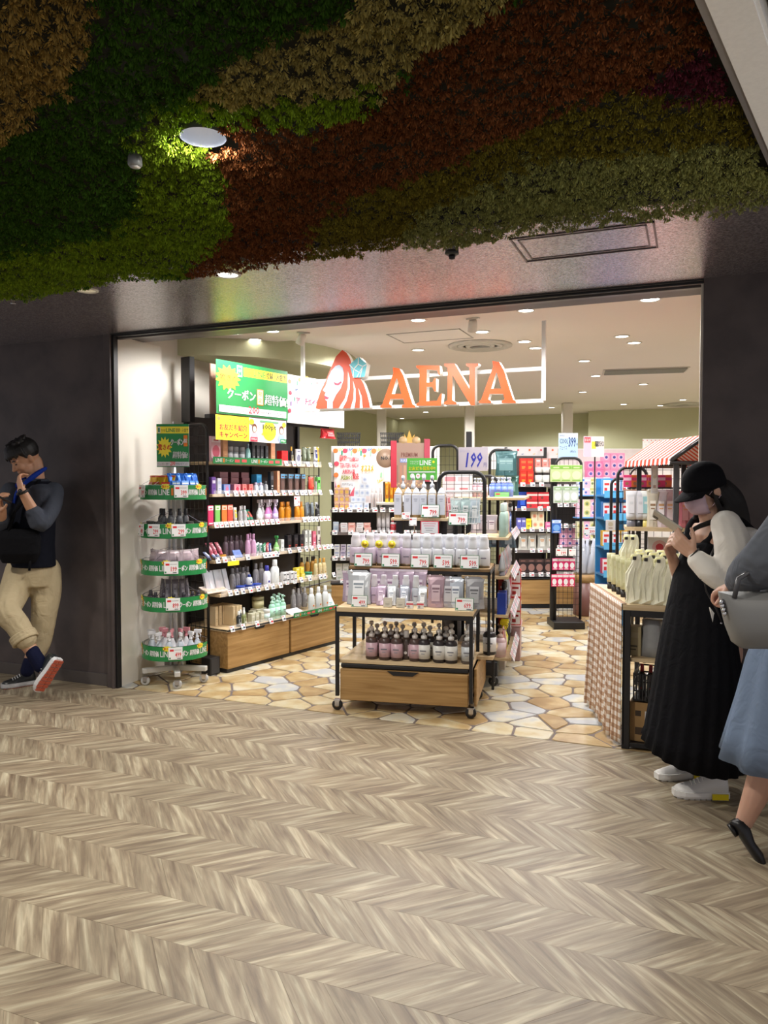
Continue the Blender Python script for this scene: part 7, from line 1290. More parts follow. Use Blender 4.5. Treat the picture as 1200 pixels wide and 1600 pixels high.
def sneaker(parent, toe, heel, m_up, m_sole, m_out, w=.048, hh=.075, upv=None, accent=None, name='shoe'):
    """toe and heel are ground points under the sole; upv is the sole-to-ankle direction"""
    toe, heel = Vector(toe), Vector(heel); f = (toe - heel).normalized(); upv = (upv or Vector((0, 0, 1))); upv = (upv - f * upv.dot(f)).normalized(); sd = f.cross(upv); ln = (toe - heel).length
    prof = [(0, .62, .8), (.05, .8, 1.2), (.15, .86, 1.25), (.3, .84, 1.12), (.42, .86, .92), (.55, .95, .72), (.7, 1.0, .55), (.84, .95, .46), (.94, .74, .38), (1, .4, .28)]
    def sec(t, wx, hz, z0, sc=1.0, top=True):
        c_ = heel + f * (ln * t); o = []
        for k in range(16):
            a = 2 * math.pi * k / 16; y = math.cos(a); z = math.sin(a); zz = z0 + (max(z, 0) ** .8) * hz if z > 0 else z0 * (1 if True else 0)
            yy = y * w * wx * sc * (1 - .35 * max(z, 0)); o.append(tuple(c_ + sd * yy + upv * zz))
        return o
    b = MB(); b.loft([sec(t, wx * .96, hh * hz, .022) for t, wx, hz in prof], m_up); o = plain(name, b, parent)
    b = MB(); R_ = []
    for t, wx, hz in [(-.02, .55, 0)] + prof[1:-1] + [(1.03, .4, 0)]:
        c_ = heel + f * (ln * t); y = w * wx * 1.04; R_.append([tuple(c_ + sd * a + upv * z) for a, z in ((-y * .92, .006), (y * .92, .006), (y, .016), (y * .97, .034), (-y * .97, .034), (-y, .016))])
    b.loft(R_, m_sole, False)
    me = plain('midsole', b, o) if 0 else None
    mm = b.mesh('midsole'); mm.transform(Matrix.Translation(-Vector(parent.location))); obj('midsole', mm, o)
    b = MB(); 
    for k in range(9):
        t0, t1 = .02 + k * .108, .02 + k * .108 + .088; wx = np.interp((t0 + t1) / 2, [p_[0] for p_ in prof], [p_[1] for p_ in prof]) * w * .9; c0, c1 = heel + f * ln * t0, heel + f * ln * t1
        for (q0, q1) in ((-1, -.06), (.06, 1)): vs = [c0 + sd * wx * q0, c0 + sd * wx * q1, c1 + sd * wx * q1, c1 + sd * wx * q0]; b.add([tuple(v) for v in vs] + [tuple(v + upv * .007) for v in vs], [(0, 1, 2, 3), (4, 7, 6, 5), (0, 4, 5, 1), (1, 5, 6, 2), (2, 6, 7, 3), (3, 7, 4, 0)], m_out)
    mm = b.mesh('outsole'); mm.transform(Matrix.Translation(-Vector(parent.location))); obj('outsole', mm, o)
    b = MB()
    for k in range(4):
        t = .48 + k * .07; c_ = heel + f * ln * t; z = .022 + hh * np.interp(t, [p_[0] for p_ in prof], [p_[2] for p_ in prof]) + .001
        b.tube([tuple(c_ + sd * (-w * .45) + upv * (z - .012)), tuple(c_ + upv * z), tuple(c_ + sd * (w * .45) + upv * (z - .012))], .0035, m_sole, 5)
    mm = b.mesh('laces'); mm.transform(Matrix.Translation(-Vector(parent.location))); obj('laces', mm, o)
    if accent:
        for q_ in (-1, 1): 
            b = MB(); vs = [heel + f * ln * .03 + sd * q_ * w * .86, heel + f * ln * .34 + sd * q_ * w * .93, heel + f * ln * .34 + sd * q_ * w * .93 + upv * .026, heel + f * ln * .03 + sd * q_ * w * .86 + upv * .026]; vs = [v + upv * .006 for v in vs]; n_ = sd * q_ * .006; b.add([tuple(v) for v in vs] + [tuple(v + n_) for v in vs], [(0, 1, 2, 3), (4, 5, 6, 7), (0, 1, 5, 4), (2, 3, 7, 6), (1, 2, 6, 5), (3, 0, 4, 7)], accent); mm = b.mesh('heel_block'); mm.transform(Matrix.Translation(-Vector(parent.location))); obj('heel_block', mm, o)
    return o

# ---------------------------------------------------------------- woman with phone by the pillar
D0 = 3.52
W = thing('person', 'woman in black cap, mask and long black dress looking at her phone', 'person', tuple(onz(1095, 1250, 0)))
sk = skin((206, 164, 140)); FW_ = (-RV * .94 - DV * .34).normalized(); LT = UPV.cross(FW_).normalized()   # LT: her left (towards camera)
hb = pd(1099, 764, D0); hf = (FW_ - UPV * .42).normalized(); b = MB(); HS = .92
HL, HA = head(b, hb, hf, UPV, HS, sk)
nb_ = pd(1114, 818, D0); chain(b, [(HL(-.03, 0, -.06), .052), (pd(1108, 800, D0), .048), (nb_, .052)], sk)
rings(b, [(pd(1116, 818, D0), .10, .065), (pd(1118, 835, D0), .165, .095), (pd(1122, 870, D0), .155, .10), (pd(1118, 930, D0), .12, .085), (pd(1114, 985, D0), .155, .105), (pd(1113, 1015, D0), .15, .11)], sk, LT, FW_)
shN, shF = pd(1135, 822, D0 - .17), pd(1112, 822, D0 + .16)
elN, wrN = pd(1135, 905, D0 - .20), pd(1085, 866, D0 - .17); elF, wrF = pd(1072, 905, D0 + .15), pd(1052, 872, D0 + .06)
chain(b, [(shN, .05), (pd(1138, 865, D0 - .20), .042), (elN, .036), (pd(1108, 886, D0 - .19), .034), (wrN, .024)], sk); chain(b, [(shF, .05), (elF, .037), (wrF, .025)], sk)
for q_, r0 in ((-1, 0), (1, 0)):
    hp = pd(1113, 1015, D0) + LT * .08 * q_; kn = Vector((hp.x, hp.y, .5)) + FW_ * .03
    an = (onz(1128, 1243, .0) if q_ > 0 else onz(1095, 1212, 0)) ; an = Vector((an.x, an.y, .09)); chain(b, [(hp, .085), (hp * .5 + kn * .5, .075), (kn, .055), (kn * .5 + an * .5, .05), (an, .034), (an - UPV * .04 , .032)], sk)
ph = pd(1040, 818, D0 - .07)
hand(b, wrN, (pd(1052, 838, D0 - .12) - wrN), (UPV * .55 - RV * .3 + DV * .5), -1, [.35, .42, .48, .52], sk, .95, .1, .45)
hand(b, wrF, (pd(1040, 838, D0 + .0) - wrF), (UPV * .3 - DV * .6 + RV * .3), 1, [.35, .4, .45, .5], sk, .95, .05, .4)
organic('body', b, sk, W, .0042, 3)
# phone
tp = tag(obj('smartphone', None, None, (0, 0, 0)), 'x y z w', 'phone') if 0 else None
fu = (pd(1029, 808, D0 - .05) - pd(1056, 826, D0 - .09)).normalized(); fn_ = (UPV * .8 + RV * .45 + DV * .3); fn_ = (fn_ - fu * fn_.dot(fu)).normalized(); fs = fu.cross(fn_).normalized()
def slab_obj(name, c, ax, hs, m, parent=None, ch_=.003):
    b = MB(); b.box((-hs[0], -hs[1], -hs[2]), hs, m, ch_); M = Matrix((ax[0], ax[1], ax[2])).transposed().to_4x4(); M.translation = Vector(c); b2 = MB(); b2.M = M; b2.add(b.v, b.f, m); return b2
pc_c = pd(1043, 816, D0 - .075)
o = obj('smartphone', slab_obj('p', pc_c, (fu, fs, fn_), (.074, .036, .0045), pm((196, 190, 176)))); tag(o, 'pale gold smartphone held up in the hands of capped woman', 'phone'); obj('screen', slab_obj('s', pc_c + fn_ * .0047, (fu, fs, fn_), (.068, .033, .0006), pm((90, 96, 104), .1), ch_=.0002), o)
obj('camera_bump', slab_obj('s', pc_c - fn_ * .0052 + fu * .055 + fs * .018, (fu, fs, fn_), (.012, .011, .0012), pm((60, 60, 60), .1), ch_=.0004), o)
# blouse: sleeves and body
wh = cloth((244, 240, 232), 11, .5); b = MB()
chain(b, [(shN + UPV * .005, .066), (pd(1146, 850, D0 - .20), .078), (pd(1144, 888, D0 - .205), .070), (elN + UPV * .0, .062), (pd(1112, 892, D0 - .195), .058), (pd(1092, 876, D0 - .18), .046)], wh); chain(b, [(shF, .062), (pd(1090, 865, D0 + .17), .062), (elF, .055), (pd(1064, 893, D0 + .12), .045)], wh)
rings(b, [(pd(1121, 812, D0) - FW_ * .03, .07, .04), (pd(1125, 826, D0) - FW_ * .04, .17, .08), (pd(1128, 860, D0), .172, .108), (pd(1126, 920, D0), .15, .105), (pd(1122, 975, D0), .16, .118)], wh, LT, FW_)
organic('blouse', b, wh, W, .007, 4)
chain_ = MB(); cc_ = [pd(1118, 958, D0 - .16), pd(1134, 972, D0 - .17), pd(1118, 981, D0 - .165), pd(1112, 950, D0 - .16)]
b = MB(); b.add([tuple(p_) for p_ in cc_] + [tuple(p_ + DV * .01) for p_ in cc_], [(0, 1, 2, 3), (7, 6, 5, 4), (0, 4, 5, 1), (1, 5, 6, 2), (2, 6, 7, 3), (3, 7, 4, 0)], wh); plain('blouse_hem', b, W)
# dress
bk_ = cloth((16, 16, 20), 16, .4); b = MB(); zz = []
for t, (xl, xr, y, wl) in enumerate([(1092, 1121, 836, .115), (1084, 1126, 860, .152), (1071, 1126, 890, .168), (1062, 1128, 930, .18), (1052, 1136, 985, .21), (1043, 1146, 1040, .235), (1034, 1150, 1100, .25), (1026, 1153, 1150, .265), (1020, 1155, 1176, .27)]):
    c_ = pd((xl + xr) / 2, y, D0); hw = (xr - xl) / 2 / 1200 * D0; R_ = []; n_ = 96
    for k in range(n_):
        a = 2 * math.pi * k / n_; rp_ = 1 + (.0 if t < 3 else .035 * (t - 2) / 6) * math.sin(a * 22 + .3 * t) ; R_.append(tuple(c_ + FW_ * hw * rp_ * math.cos(a) / .94 + LT * wl * rp_ * math.sin(a) * .9 - (UPV * .05 * (-math.sin(a)) * -1 if t == 8 else UPV * 0)))
    zz.append(R_)
bb = MB(); bb.loft(zz, bk_, True, True); dress = plain('dress', bb, W)
b = MB()      # straps making the V neck
for q_ in (-1, 1): chain(b, [(pd(1101, 848, D0) + LT * .045 * q_ + FW_ * .02, .03), (pd(1110, 828, D0) + LT * .09 * q_ + FW_ * .03, .026), (pd(1122, 812, D0) + LT * .11 * q_, .024), (pd(1134, 832, D0) + LT * .1 * q_ - FW_ * .05, .03)], bk_)
rings(b, [(pd(1109, 848, D0), .13, .085), (pd(1106, 866, D0), .145, .105)], bk_, LT, FW_); organic('dress_straps', b, bk_, W, .006, 3)
# hair
hr = mat((20, 16, 16), .75, vary=.0); b = MB(); sph(b, HL(-.022, 0, .02), (.099 * HS, .086 * HS, .10 * HS), hr, HA, 20)
for q_ in (-1, 1):
    for k, (ox, dx) in enumerate(((-.02, 0), (-.05, 6), (-.08, 12))):
        top_ = HL(ox, .066 * q_, -.03); e_ = pd(1106 + dx * 1.2, 846, D0) + LT * (.115 if k < 2 else .06) * q_; chain(b, [(top_, .026), (HL(ox - .02, .078 * q_, -.12), .028), (e_ + UPV * .03, .026), (e_ - UPV * .03 + (FW_ * .03 if k == 0 else 0 * FW_), .012)], hr)
for y in (-.05, -.02, .02, .05): chain(b, [(HL(-.09, y, -.02), .03), (HL(-.12, y * 1.2, -.10), .034), (pd(1143, 815, D0) + LT * y * 1.4, .032), (pd(1148, 850, D0) + LT * y * 1.5, .016)], hr)
for y, x0 in ((1, .02),): chain(b, [(HL(.01, .078, -.0), .010), (HL(.016, .082, -.06), .011), (HL(.02, .08, -.14), .013), (pd(1086, 826, D0 - .08), .011), (pd(1083, 840, D0 - .08), .005)], hr)
chain(b, [(HL(.01, -.078, 0), .012), (HL(.0, -.085, -.1), .011), (pd(1084, 818, D0 + .08), .011), (pd(1082, 832, D0 + .07), .004)], hr); organic('hair', b, hr, W, .005, 2)
# ear over the hair
b = MB(); sph(b, HL(-.004, .090, -.014), (.013, .006, .023), sk, HA); sph(b, HL(.0, .087, -.012), (.02, .008, .02), sk, HA); organic('ear', b, sk, W, .003, 1)
# cap
cp = cloth((20, 20, 24), 30, .1); b = MB(); R_ = []; 
for i in range(9):
    th = math.pi / 2 * (1 - i / 8) ; z = math.sin(th) * .098; rr_ = math.cos(th); R_.append([tuple(HL(-.012 + .112 * rr_ * math.cos(a), .094 * rr_ * math.sin(a), .038 + z)) for a in np.linspace(0, 2 * math.pi, 25)[:-1]])
R_ = R_[1:] + [[tuple(HL(-.012 + .113 * math.cos(a), .095 * math.sin(a), .012 - .012 * (1 - math.cos(a)) * .8)) for a in np.linspace(0, 2 * math.pi, 25)[:-1]]]
b.loft(R_[::-1], cp); cap = plain('cap', b, W)
b = MB(); T_ = []; Bt = []; NB = 13
for i in range(NB):
    a = R(-58) + R(116) * i / (NB - 1); ip = (-.012 + .110 * math.cos(a), .093 * math.sin(a)); ext_ = .078 * math.cos(a * 1.15) ** .7 if abs(a) < 1.3 else .01
    op = (ip[0] + ext_ , ip[1] * (1 + .02)); drp = .022 * (1 - math.cos(a * .9)); T_.append((HL(ip[0], ip[1], .022 - drp), HL(op[0], op[1] * .95, .006 - drp * 1.4)))
vs = []; fs_ = []
for i_, o_ in T_: vs += [tuple(i_), tuple(o_), tuple(o_ - HA[2] * .005), tuple(i_ - HA[2] * .006)]
for i in range(NB - 1):
    for k in range(4): fs_.append((i * 4 + k, i * 4 + (k + 1) % 4, (i + 1) * 4 + (k + 1) % 4, (i + 1) * 4 + k))
fs_ += [(0, 3, 2, 1), ((NB - 1) * 4, (NB - 1) * 4 + 1, (NB - 1) * 4 + 2, (NB - 1) * 4 + 3)]; b.add(vs, fs_, cp); 
mm = b.mesh('brim'); mm.transform(Matrix.Translation(-Vector(W.location))); obj('brim', mm, cap)
# mask
mk = cloth((212, 186, 198), 30, .1); vs = []; fs_ = []; nu, nv = 16, 8
for j in range(nv + 1):
    t = j / nv; z = -.012 - .088 * t
    for i in range(nu + 1):
        s_ = -1 + 2 * i / nu; a = s_ * 1.12; bul = .119 - .02 * abs(t - .35) - .03 * max(0, t - .6); x = .0 + bul * math.cos(a) ** .8 if math.cos(a) > 0 else 0; vs.append(tuple(HL(x + .002 * math.sin(j * 2.2), .071 * math.sin(a) * (1 - .28 * max(0, t - .4)), z + (.022 - .03 * t) * abs(s_) ** 2 - .0)))
for j in range(nv):
    for i in range(nu): a = j * (nu + 1) + i; fs_.append((a, a + 1, a + nu + 2, a + nu + 1))
b = MB(); b.add(vs, fs_, mk, True); o = plain('face_mask', b, W); sd = o.modifiers.new('s', 'SOLIDIFY'); sd.thickness = .002
b = MB(); b.tube([HL(.035, .069, -.015), HL(.01, .084, .006), HL(-.012, .094, .0)], .0016, mk, 5); b.tube([HL(.035, .066, -.075), HL(.008, .083, -.05), HL(-.012, .093, -.035)], .0016, mk, 5); mm = b.mesh('ear_loop'); mm.transform(Matrix.Translation(-Vector(W.location))); obj('ear_loop', mm, o)
for q_ in (-1, 1):
    b = MB(); sph(b, HL(.078, .03 * q_, .0), (.012, .011, .0045), pm((30, 24, 22)), HA, 10); b.tube([HL(.086, .014 * q_, .002), HL(.088, .03 * q_, .004), HL(.078, .046 * q_, .0)], .0016, hr, 5); plain('eye', b, W)
b = MB(); P_ = []; ax_ = (pd(1060, 845, D0 - .14) - wrN).normalized(); s1 = ax_.cross(UPV).normalized(); s2_ = ax_.cross(s1); b.tube([tuple(wrN + s1 * .030 * math.cos(a) + s2_ * .030 * math.sin(a)) for a in np.linspace(0, 2 * math.pi, 17)[:-1]], .004, BLACK, 6, True); plain('bracelet', b, W)
b = MB(); b.tube([pd(1120, 850, D0 - .13), pd(1100, 895, D0 - .19), pd(1106, 925, D0 - .185), pd(1122, 952, D0 - .19), pd(1135, 985, D0 - .16)], .004, pm((40, 38, 40)), 6); [sph(b, pd(x, y, D0 - .195), .005, CHROME, n=8) for x, y in ((1096, 902), (1098, 905), (1130, 975))]; plain('bag_strap', b, W)
g1_, g2_, g3_ = pm((226, 224, 220)), pm((236, 234, 230)), pm((190, 186, 180)); YB = pm((236, 212, 30))
t1, h1 = onz(1060, 1250, 0), onz(1143, 1253, 0); sneaker(W, t1, h1, g1_, g2_, g3_, .048, .088, accent=YB); t2, h2 = onz(1033, 1224, 0), onz(1106, 1216, 0); sneaker(W, t2, h2, g1_, g2_, g3_, .046, .072, accent=YB)

# ---------------------------------------------------------------- man leaning on the wall
D1 = 5.30
Mn = thing('person', 'man in dark vest and rolled khaki trousers leaning on dark wall', 'person', tuple(onz(40, 1078, 0)))
sk2 = skin((196, 148, 118)); MF = (-RV * .72 - DV * .70).normalized(); ML = UPV.cross(MF).normalized()
hb = pd(39, 716, D1 - .03); hf = (-RV * .62 - DV * .66 - UPV * .62).normalized(); b = MB(); HL, HA = head(b, hb, hf, UPV, 1.0, sk2)
chain(b, [(HL(-.035, 0, -.06), .06), (pd(56, 742, D1), .058), (pd(58, 760, D1), .06)], sk2)
rings(b, [(pd(56, 752, D1), .10, .07), (pd(54, 770, D1), .19, .10), (pd(52, 800, D1), .17, .11), (pd(50, 850, D1), .145, .10), (pd(48, 890, D1), .165, .11)], sk2, ML, MF)
sN = pd(84, 768, D1 - .02); eN = pd(62, 818, D1 - .20); wN = pd(34, 766, D1 - .28); sF = pd(17, 768, D1 - .02); eF = pd(2, 826, D1 - .12); wF = pd(3, 797, D1 - .27)
chain(b, [(sN, .055), (pd(78, 795, D1 - .12), .048), (eN, .042), (pd(50, 796, D1 - .23), .038), (wN, .028)], sk2); chain(b, [(sF, .055), (eF, .042), (wF, .028)], sk2)
hand(b, wN, (pd(25, 734, D1 - .21) - wN), (DV * .5 + RV * .5 + UPV * .2), 1, [.45, .5, .6, .7], sk2, 1.0, 0, .5); hand(b, wF, (pd(-2, 776, D1 - .33) - wF), (RV * .5 - DV * .2 + UPV * .6), -1, [.5, .55, .6, .65], sk2, 1.0, 0, .5)
hipA, kA, aA = pd(68, 892, D1 + .03), pd(66, 960, D1 - .03), pd(38, 1050, D1 - .06); hipB, kB, aB = pd(32, 892, D1 - .0), pd(8, 955, D1 - .25), pd(50, 1026, D1 - .28)
chain(b, [(hipA, .085), (kA, .06), (pd(54, 1005, D1 - .04), .055), (aA, .04)], sk2); chain(b, [(hipB, .085), (kB, .062), (pd(28, 990, D1 - .26), .056), (aB, .04), (pd(62, 1046, D1 - .27), .038)], sk2); organic('body', b, sk2, Mn, .005, 3)
for q_ in (-1, 1):
    b = MB(); sph(b, HL(.081, .031 * q_, .0), (.008, .013, .0045), pm((36, 26, 22)), HA, 10); b.tube([HL(.088, .016 * q_, .024), HL(.089, .032 * q_, .028), HL(.078, .048 * q_, .022)], .004, pm((24, 20, 18)), 5); plain('eye', b, Mn)
hr2 = mat((16, 14, 15), .55, vary=0); b = MB(); sph(b, HL(-.028, 0, .045), (.098, .087, .092), hr2, HA, 20); sph(b, HL(.01, 0, .085), (.085, .075, .05), hr2, HA, 16)
for i in range(16):
    a = R(-75) + R(150) * i / 15; p0 = HL(-.01 + .085 * math.cos(a), .075 * math.sin(a), .09); p1 = HL(-.01 + .108 * math.cos(a), .088 * math.sin(a), .062); p2 = HL(-.01 + .110 * math.cos(a) + .004 * (i % 2), .09 * math.sin(a), .035 + .008 * (i % 3)); chain(b, [(p0, .014), (p1, .012), (p2, .004)], hr2, 2, 8)
for q_ in (-1, 1): chain(b, [(HL(.015, .078 * q_, .04), .014), (HL(.012, .079 * q_, .01), .007)], hr2)
for i in range(14): a = 2.4 * i; chain(b, [(HL(-.02 + .05 * math.cos(a), .05 * math.sin(a), .12), .016), (HL(-.02 + .075 * math.cos(a), .07 * math.sin(a), .132), .004)], hr2, 1, 8)
organic('hair', b, hr2, Mn, .0045, 1)
gy = cloth((66, 70, 80), 14, .4); b = MB(); chain(b, [(sN, .068), (pd(80, 792, D1 - .10), .064), (eN, .062), (pd(53, 802, D1 - .225), .055)], gy); chain(b, [(sF, .066), (pd(8, 798, D1 - .06), .060), (eF, .056), (pd(3, 812, D1 - .2), .05)], gy); rings(b, [(pd(57, 748, D1), .09, .075), (pd(55, 765, D1), .19, .108), (pd(54, 800, D1), .178, .118), (pd(50, 860, D1), .16, .11)], gy, ML, MF); organic('grey_shirt', b, gy, Mn, .007, 4)
nv_ = cloth((18, 20, 30), 12, .5); b = MB(); rings(b, [(pd(58, 752, D1), .12, .09), (pd(55, 765, D1), .165, .118), (pd(53, 800, D1), .185, .132), (pd(50, 850, D1 - .01), .182, .135), (pd(50, 885, D1 - .01), .188, .14)], nv_, ML, MF); organic('vest', b, nv_, Mn, .007, 4)
bl = cloth((28, 56, 150), 20, .2); b = MB()
for q_ in (-1, 1): chain(b, [(pd(60, 732, D1) + ML * .055 * q_ - MF * .03, .013), (pd(57, 746, D1) + ML * .07 * q_ + MF * .05, .019), (pd(52, 768, D1) + ML * .04 * q_ + MF * .115, .014), (pd(50, 785, D1) + ML * .02 * q_ + MF * .122, .008)], bl)
organic('blue_collar', b, bl, Mn, .005, 2)
bb = cloth((14, 14, 18), 20, .4); b = MB(); rings(b, [(pd(28, 826, D1 - .17), .12, .03), (pd(28, 840, D1 - .18), .145, .06), (pd(28, 865, D1 - .18), .14, .06), (pd(28, 880, D1 - .17), .11, .035)], bb, RV, DV, sup=.7); bag_ = tag(organic('sling_bag', b, bb, thing('x', 'tmp', 'x'), .006, 3), 'black crossbody sling bag worn in front of the leaning man', 'bag')
for o_ in list(bpy.data.objects):
    if o_.name == 'x': bag_.parent = None; bpy.data.objects.remove(o_)
sb2 = MB(); sb2.tube([pd(12, 835, D1 - .2), pd(22, 800, D1 - .19), pd(40, 778, D1 - .15), pd(60, 752, D1 - .10), pd(72, 750, D1)], .012, bb, 6); sb2.tube([pd(46, 876, D1 - .2), pd(44, 892, D1 - .2)], .008, bb, 6); obj('strap', sb2, bag_)
kh = cloth((182, 166, 134), 12, .8); b = MB(); rings(b, [(pd(50, 868, D1), .165, .115), (pd(50, 895, D1), .18, .125), (pd(50, 915, D1), .17, .12)], kh, ML, MF)
chain(b, [(hipA, .108), (pd(70, 925, D1 - .0), .10), (kA, .085), (pd(60, 1000, D1 - .04), .075), (pd(52, 1018, D1 - .05), .072)], kh); chain(b, [(hipB, .108), (pd(20, 925, D1 - .12), .10), (kB, .088), (pd(24, 978, D1 - .26), .078), (pd(36, 1000, D1 - .28), .072)], kh); organic('trousers', b, kh, Mn, .008, 4)
b = MB()
for c_, e_, rr_ in ((pd(36, 1002, D1 - .28), pd(24, 980, D1 - .26), .078),): ax_ = (e_ - c_).normalized(); s1 = ax_.cross(DV).normalized(); s2_ = ax_.cross(s1); [b.tube([tuple(c_ + ax_ * h_ + s1 * rr_ * math.cos(a) + s2_ * rr_ * math.sin(a)) for a in np.linspace(0, 2 * math.pi, 21)[:-1]], .012, kh, 6, True) for h_ in (0, .02, .04)]
organic('rolled_cuff', b, kh, Mn, .005, 2)
nk = cloth((22, 26, 52), 30, .1); b = MB(); chain(b, [(pd(47, 1020, D1 - .28), .046), (aB, .047), (pd(60, 1042, D1 - .27), .05)], nk); organic('sock', b, nk, Mn, .006, 2); b = MB(); chain(b, [(pd(43, 1035, D1 - .06), .046), (aA, .045)], nk); organic('sock', b, nk, Mn, .006, 2)
sneaker(Mn, pd(56, 1084, D1 - .34), pd(90, 1034, D1 - .32), pm((40, 44, 46)), pm((222, 222, 224)), pm((180, 84, 62)), .052, .075, upv=(-RV * .72 + UPV * .35 + DV * .42)); sneaker(Mn, onz(-2, 1079, 0), onz(50, 1071, 0), pm((36, 38, 40)), pm((200, 200, 202)), pm((150, 80, 60)), .05, .075)
b = MB(); ax_ = (wN - pd(50, 796, D1 - .23)).normalized(); s1 = ax_.cross(UPV).normalized(); s2_ = ax_.cross(s1); wc = wN - ax_ * .012; b.tube([tuple(wc + s1 * .034 * math.cos(a) + s2_ * .034 * math.sin(a)) for a in np.linspace(0, 2 * math.pi, 17)[:-1]], .009, BLACK, 6, True); sph(b, wc - DV * .034 + RV * .0, (.02, .012, .02), pm((20, 20, 24), .2)); plain('wristwatch', b, Mn)
pc2 = pd(1, 778, D1 - .36); fu = (RV * -.6 + UPV * .35 + DV * -.3).normalized(); fn_ = (UPV * .7 + RV * .5 + DV * .4); fn_ = (fn_ - fu * fn_.dot(fu)).normalized(); fs2 = fu.cross(fn_)
o = obj('smartphone', slab_obj('p', pc2, (fu, fs2, fn_), (.072, .035, .0045), pm((24, 20, 22)))); tag(o, 'dark smartphone held low in the leaning man\'s hand', 'phone'); obj('screen', slab_obj('s', pc2 + fn_ * .0047, (fu, fs2, fn_), (.066, .032, .0006), pm((50, 30, 34), .1), ch_=.0002), o)

# ---------------------------------------------------------------- passer-by at the picture's edge
D2 = 2.86
Pw = thing('person', 'passer-by in grey jacket and blue skirt with grey tote, walking away', 'person', tuple(onz(1188, 1352, 0)))
sk3 = skin((204, 160, 138)); PF = (RV * .9 - DV * .25).normalized(); PL = UPV.cross(PF).normalized(); cxp = 1262; b = MB()
HL, HA = head(b, pd(cxp + 12, 700, D2), PF, UPV, .93, sk3); chain(b, [(HL(-.03, 0, -.06), .05), (pd(cxp, 768, D2), .05)], sk3)
rings(b, [(pd(cxp - 2, 760, D2), .09, .06), (pd(cxp - 4, 785, D2), .17, .09), (pd(cxp - 4, 840, D2), .15, .10), (pd(cxp - 2, 900, D2), .12, .09), (pd(cxp, 970, D2), .16, .11)], sk3, PL, PF)
hA = pd(cxp - 8, 980, D2) ; kA_ = pd(1225, 1140, D2 + .03); anA = pd(1172, 1290, D2 + .05); chain(b, [(hA, .085), (kA_, .06), (pd(1205, 1205, D2 + .04), .058), (pd(1188, 1250, D2 + .04), .046), (anA, .033), (pd(1166, 1302, D2 + .05), .03)], sk3)
chain(b, [(pd(cxp + 10, 980, D2 - .1), .085), (pd(1320, 1130, D2 - .12), .06), (pd(1325, 1240, D2 - .12), .05), (pd(1318, 1340, D2 - .12), .035)], sk3)
eP = pd(1174, 892, D2 - .1); wP = pd(1152, 912, D2 + .06); chain(b, [(pd(cxp - 10, 795, D2 - .15), .05), (pd(1215, 855, D2 - .16), .040), (eP, .03), (wP, .027)], sk3); hand(b, wP, (pd(1128, 922, D2 + .1) - wP), (-UPV * .8 + RV * .2), 1, [.8, .9, .95, 1.0], sk3, .95, 0, .4)
chain(b, [(pd(cxp, 795, D2 + .16), .05), (pd(1300, 880, D2 + .2), .04), (pd(1320, 950, D2 + .14), .028)], sk3); hand(b, pd(1320, 950, D2 + .14), (-UPV + PF * .2), -PL, 1, .4, sk3, .95); organic('body', b, sk3, Pw, .006, 3)
b = MB(); sph(b, HL(-.02, 0, .03), (.10, .088, .105), hr, HA); [chain(b, [(HL(-.05, y, 0), .04), (HL(-.09, y * 1.1, -.12), .04), (HL(-.1, y, -.22), .02)], hr) for y in (-.06, -.02, .02, .06)]; organic('hair', b, hr, Pw, .007, 2)
jk = cloth((92, 96, 104), 9, .9); b = MB(); rings(b, [(pd(cxp - 3, 765, D2), .10, .08), (pd(cxp - 4, 790, D2), .19, .115), (pd(cxp - 6, 860, D2), .185, .13), (pd(cxp - 8, 930, D2), .18, .135), (pd(cxp - 8, 968, D2), .185, .14)], jk, PL, PF)
chain(b, [(pd(cxp - 12, 795, D2 - .15), .075), (pd(1222, 845, D2 - .17), .085), (pd(1196, 880, D2 - .15), .086), (pd(1172, 896, D2 - .07), .072), (pd(1156, 910, D2 + .04), .05)], jk); chain(b, [(pd(cxp, 795, D2 + .15), .07), (pd(1298, 880, D2 + .2), .065), (pd(1316, 935, D2 + .15), .05)], jk); organic('jacket', b, jk, Pw, .008, 3)
sk_b = cloth((112, 128, 152), 14, .4); zz = []
for t, (xl, xr, y) in enumerate([(1222, 1300, 925), (1200, 1312, 985), (1180, 1325, 1040), (1166, 1340, 1100), (1153, 1352, 1150), (1142, 1362, 1196)]):
    c_ = pd((xl + xr) / 2, y, D2); hw = (xr - xl) / 2 / 1200 * D2; zz.append([tuple(c_ + RV * hw * (1 + .012 * t * math.sin(a * 11)) * math.cos(a) + DV * (.16 + .022 * t) * (1 + .012 * t * math.sin(a * 11)) * math.sin(a)) for a in np.linspace(0, 2 * math.pi, 89)[:-1]])
b = MB(); b.loft(zz, sk_b, True, True); plain('skirt', b, Pw)
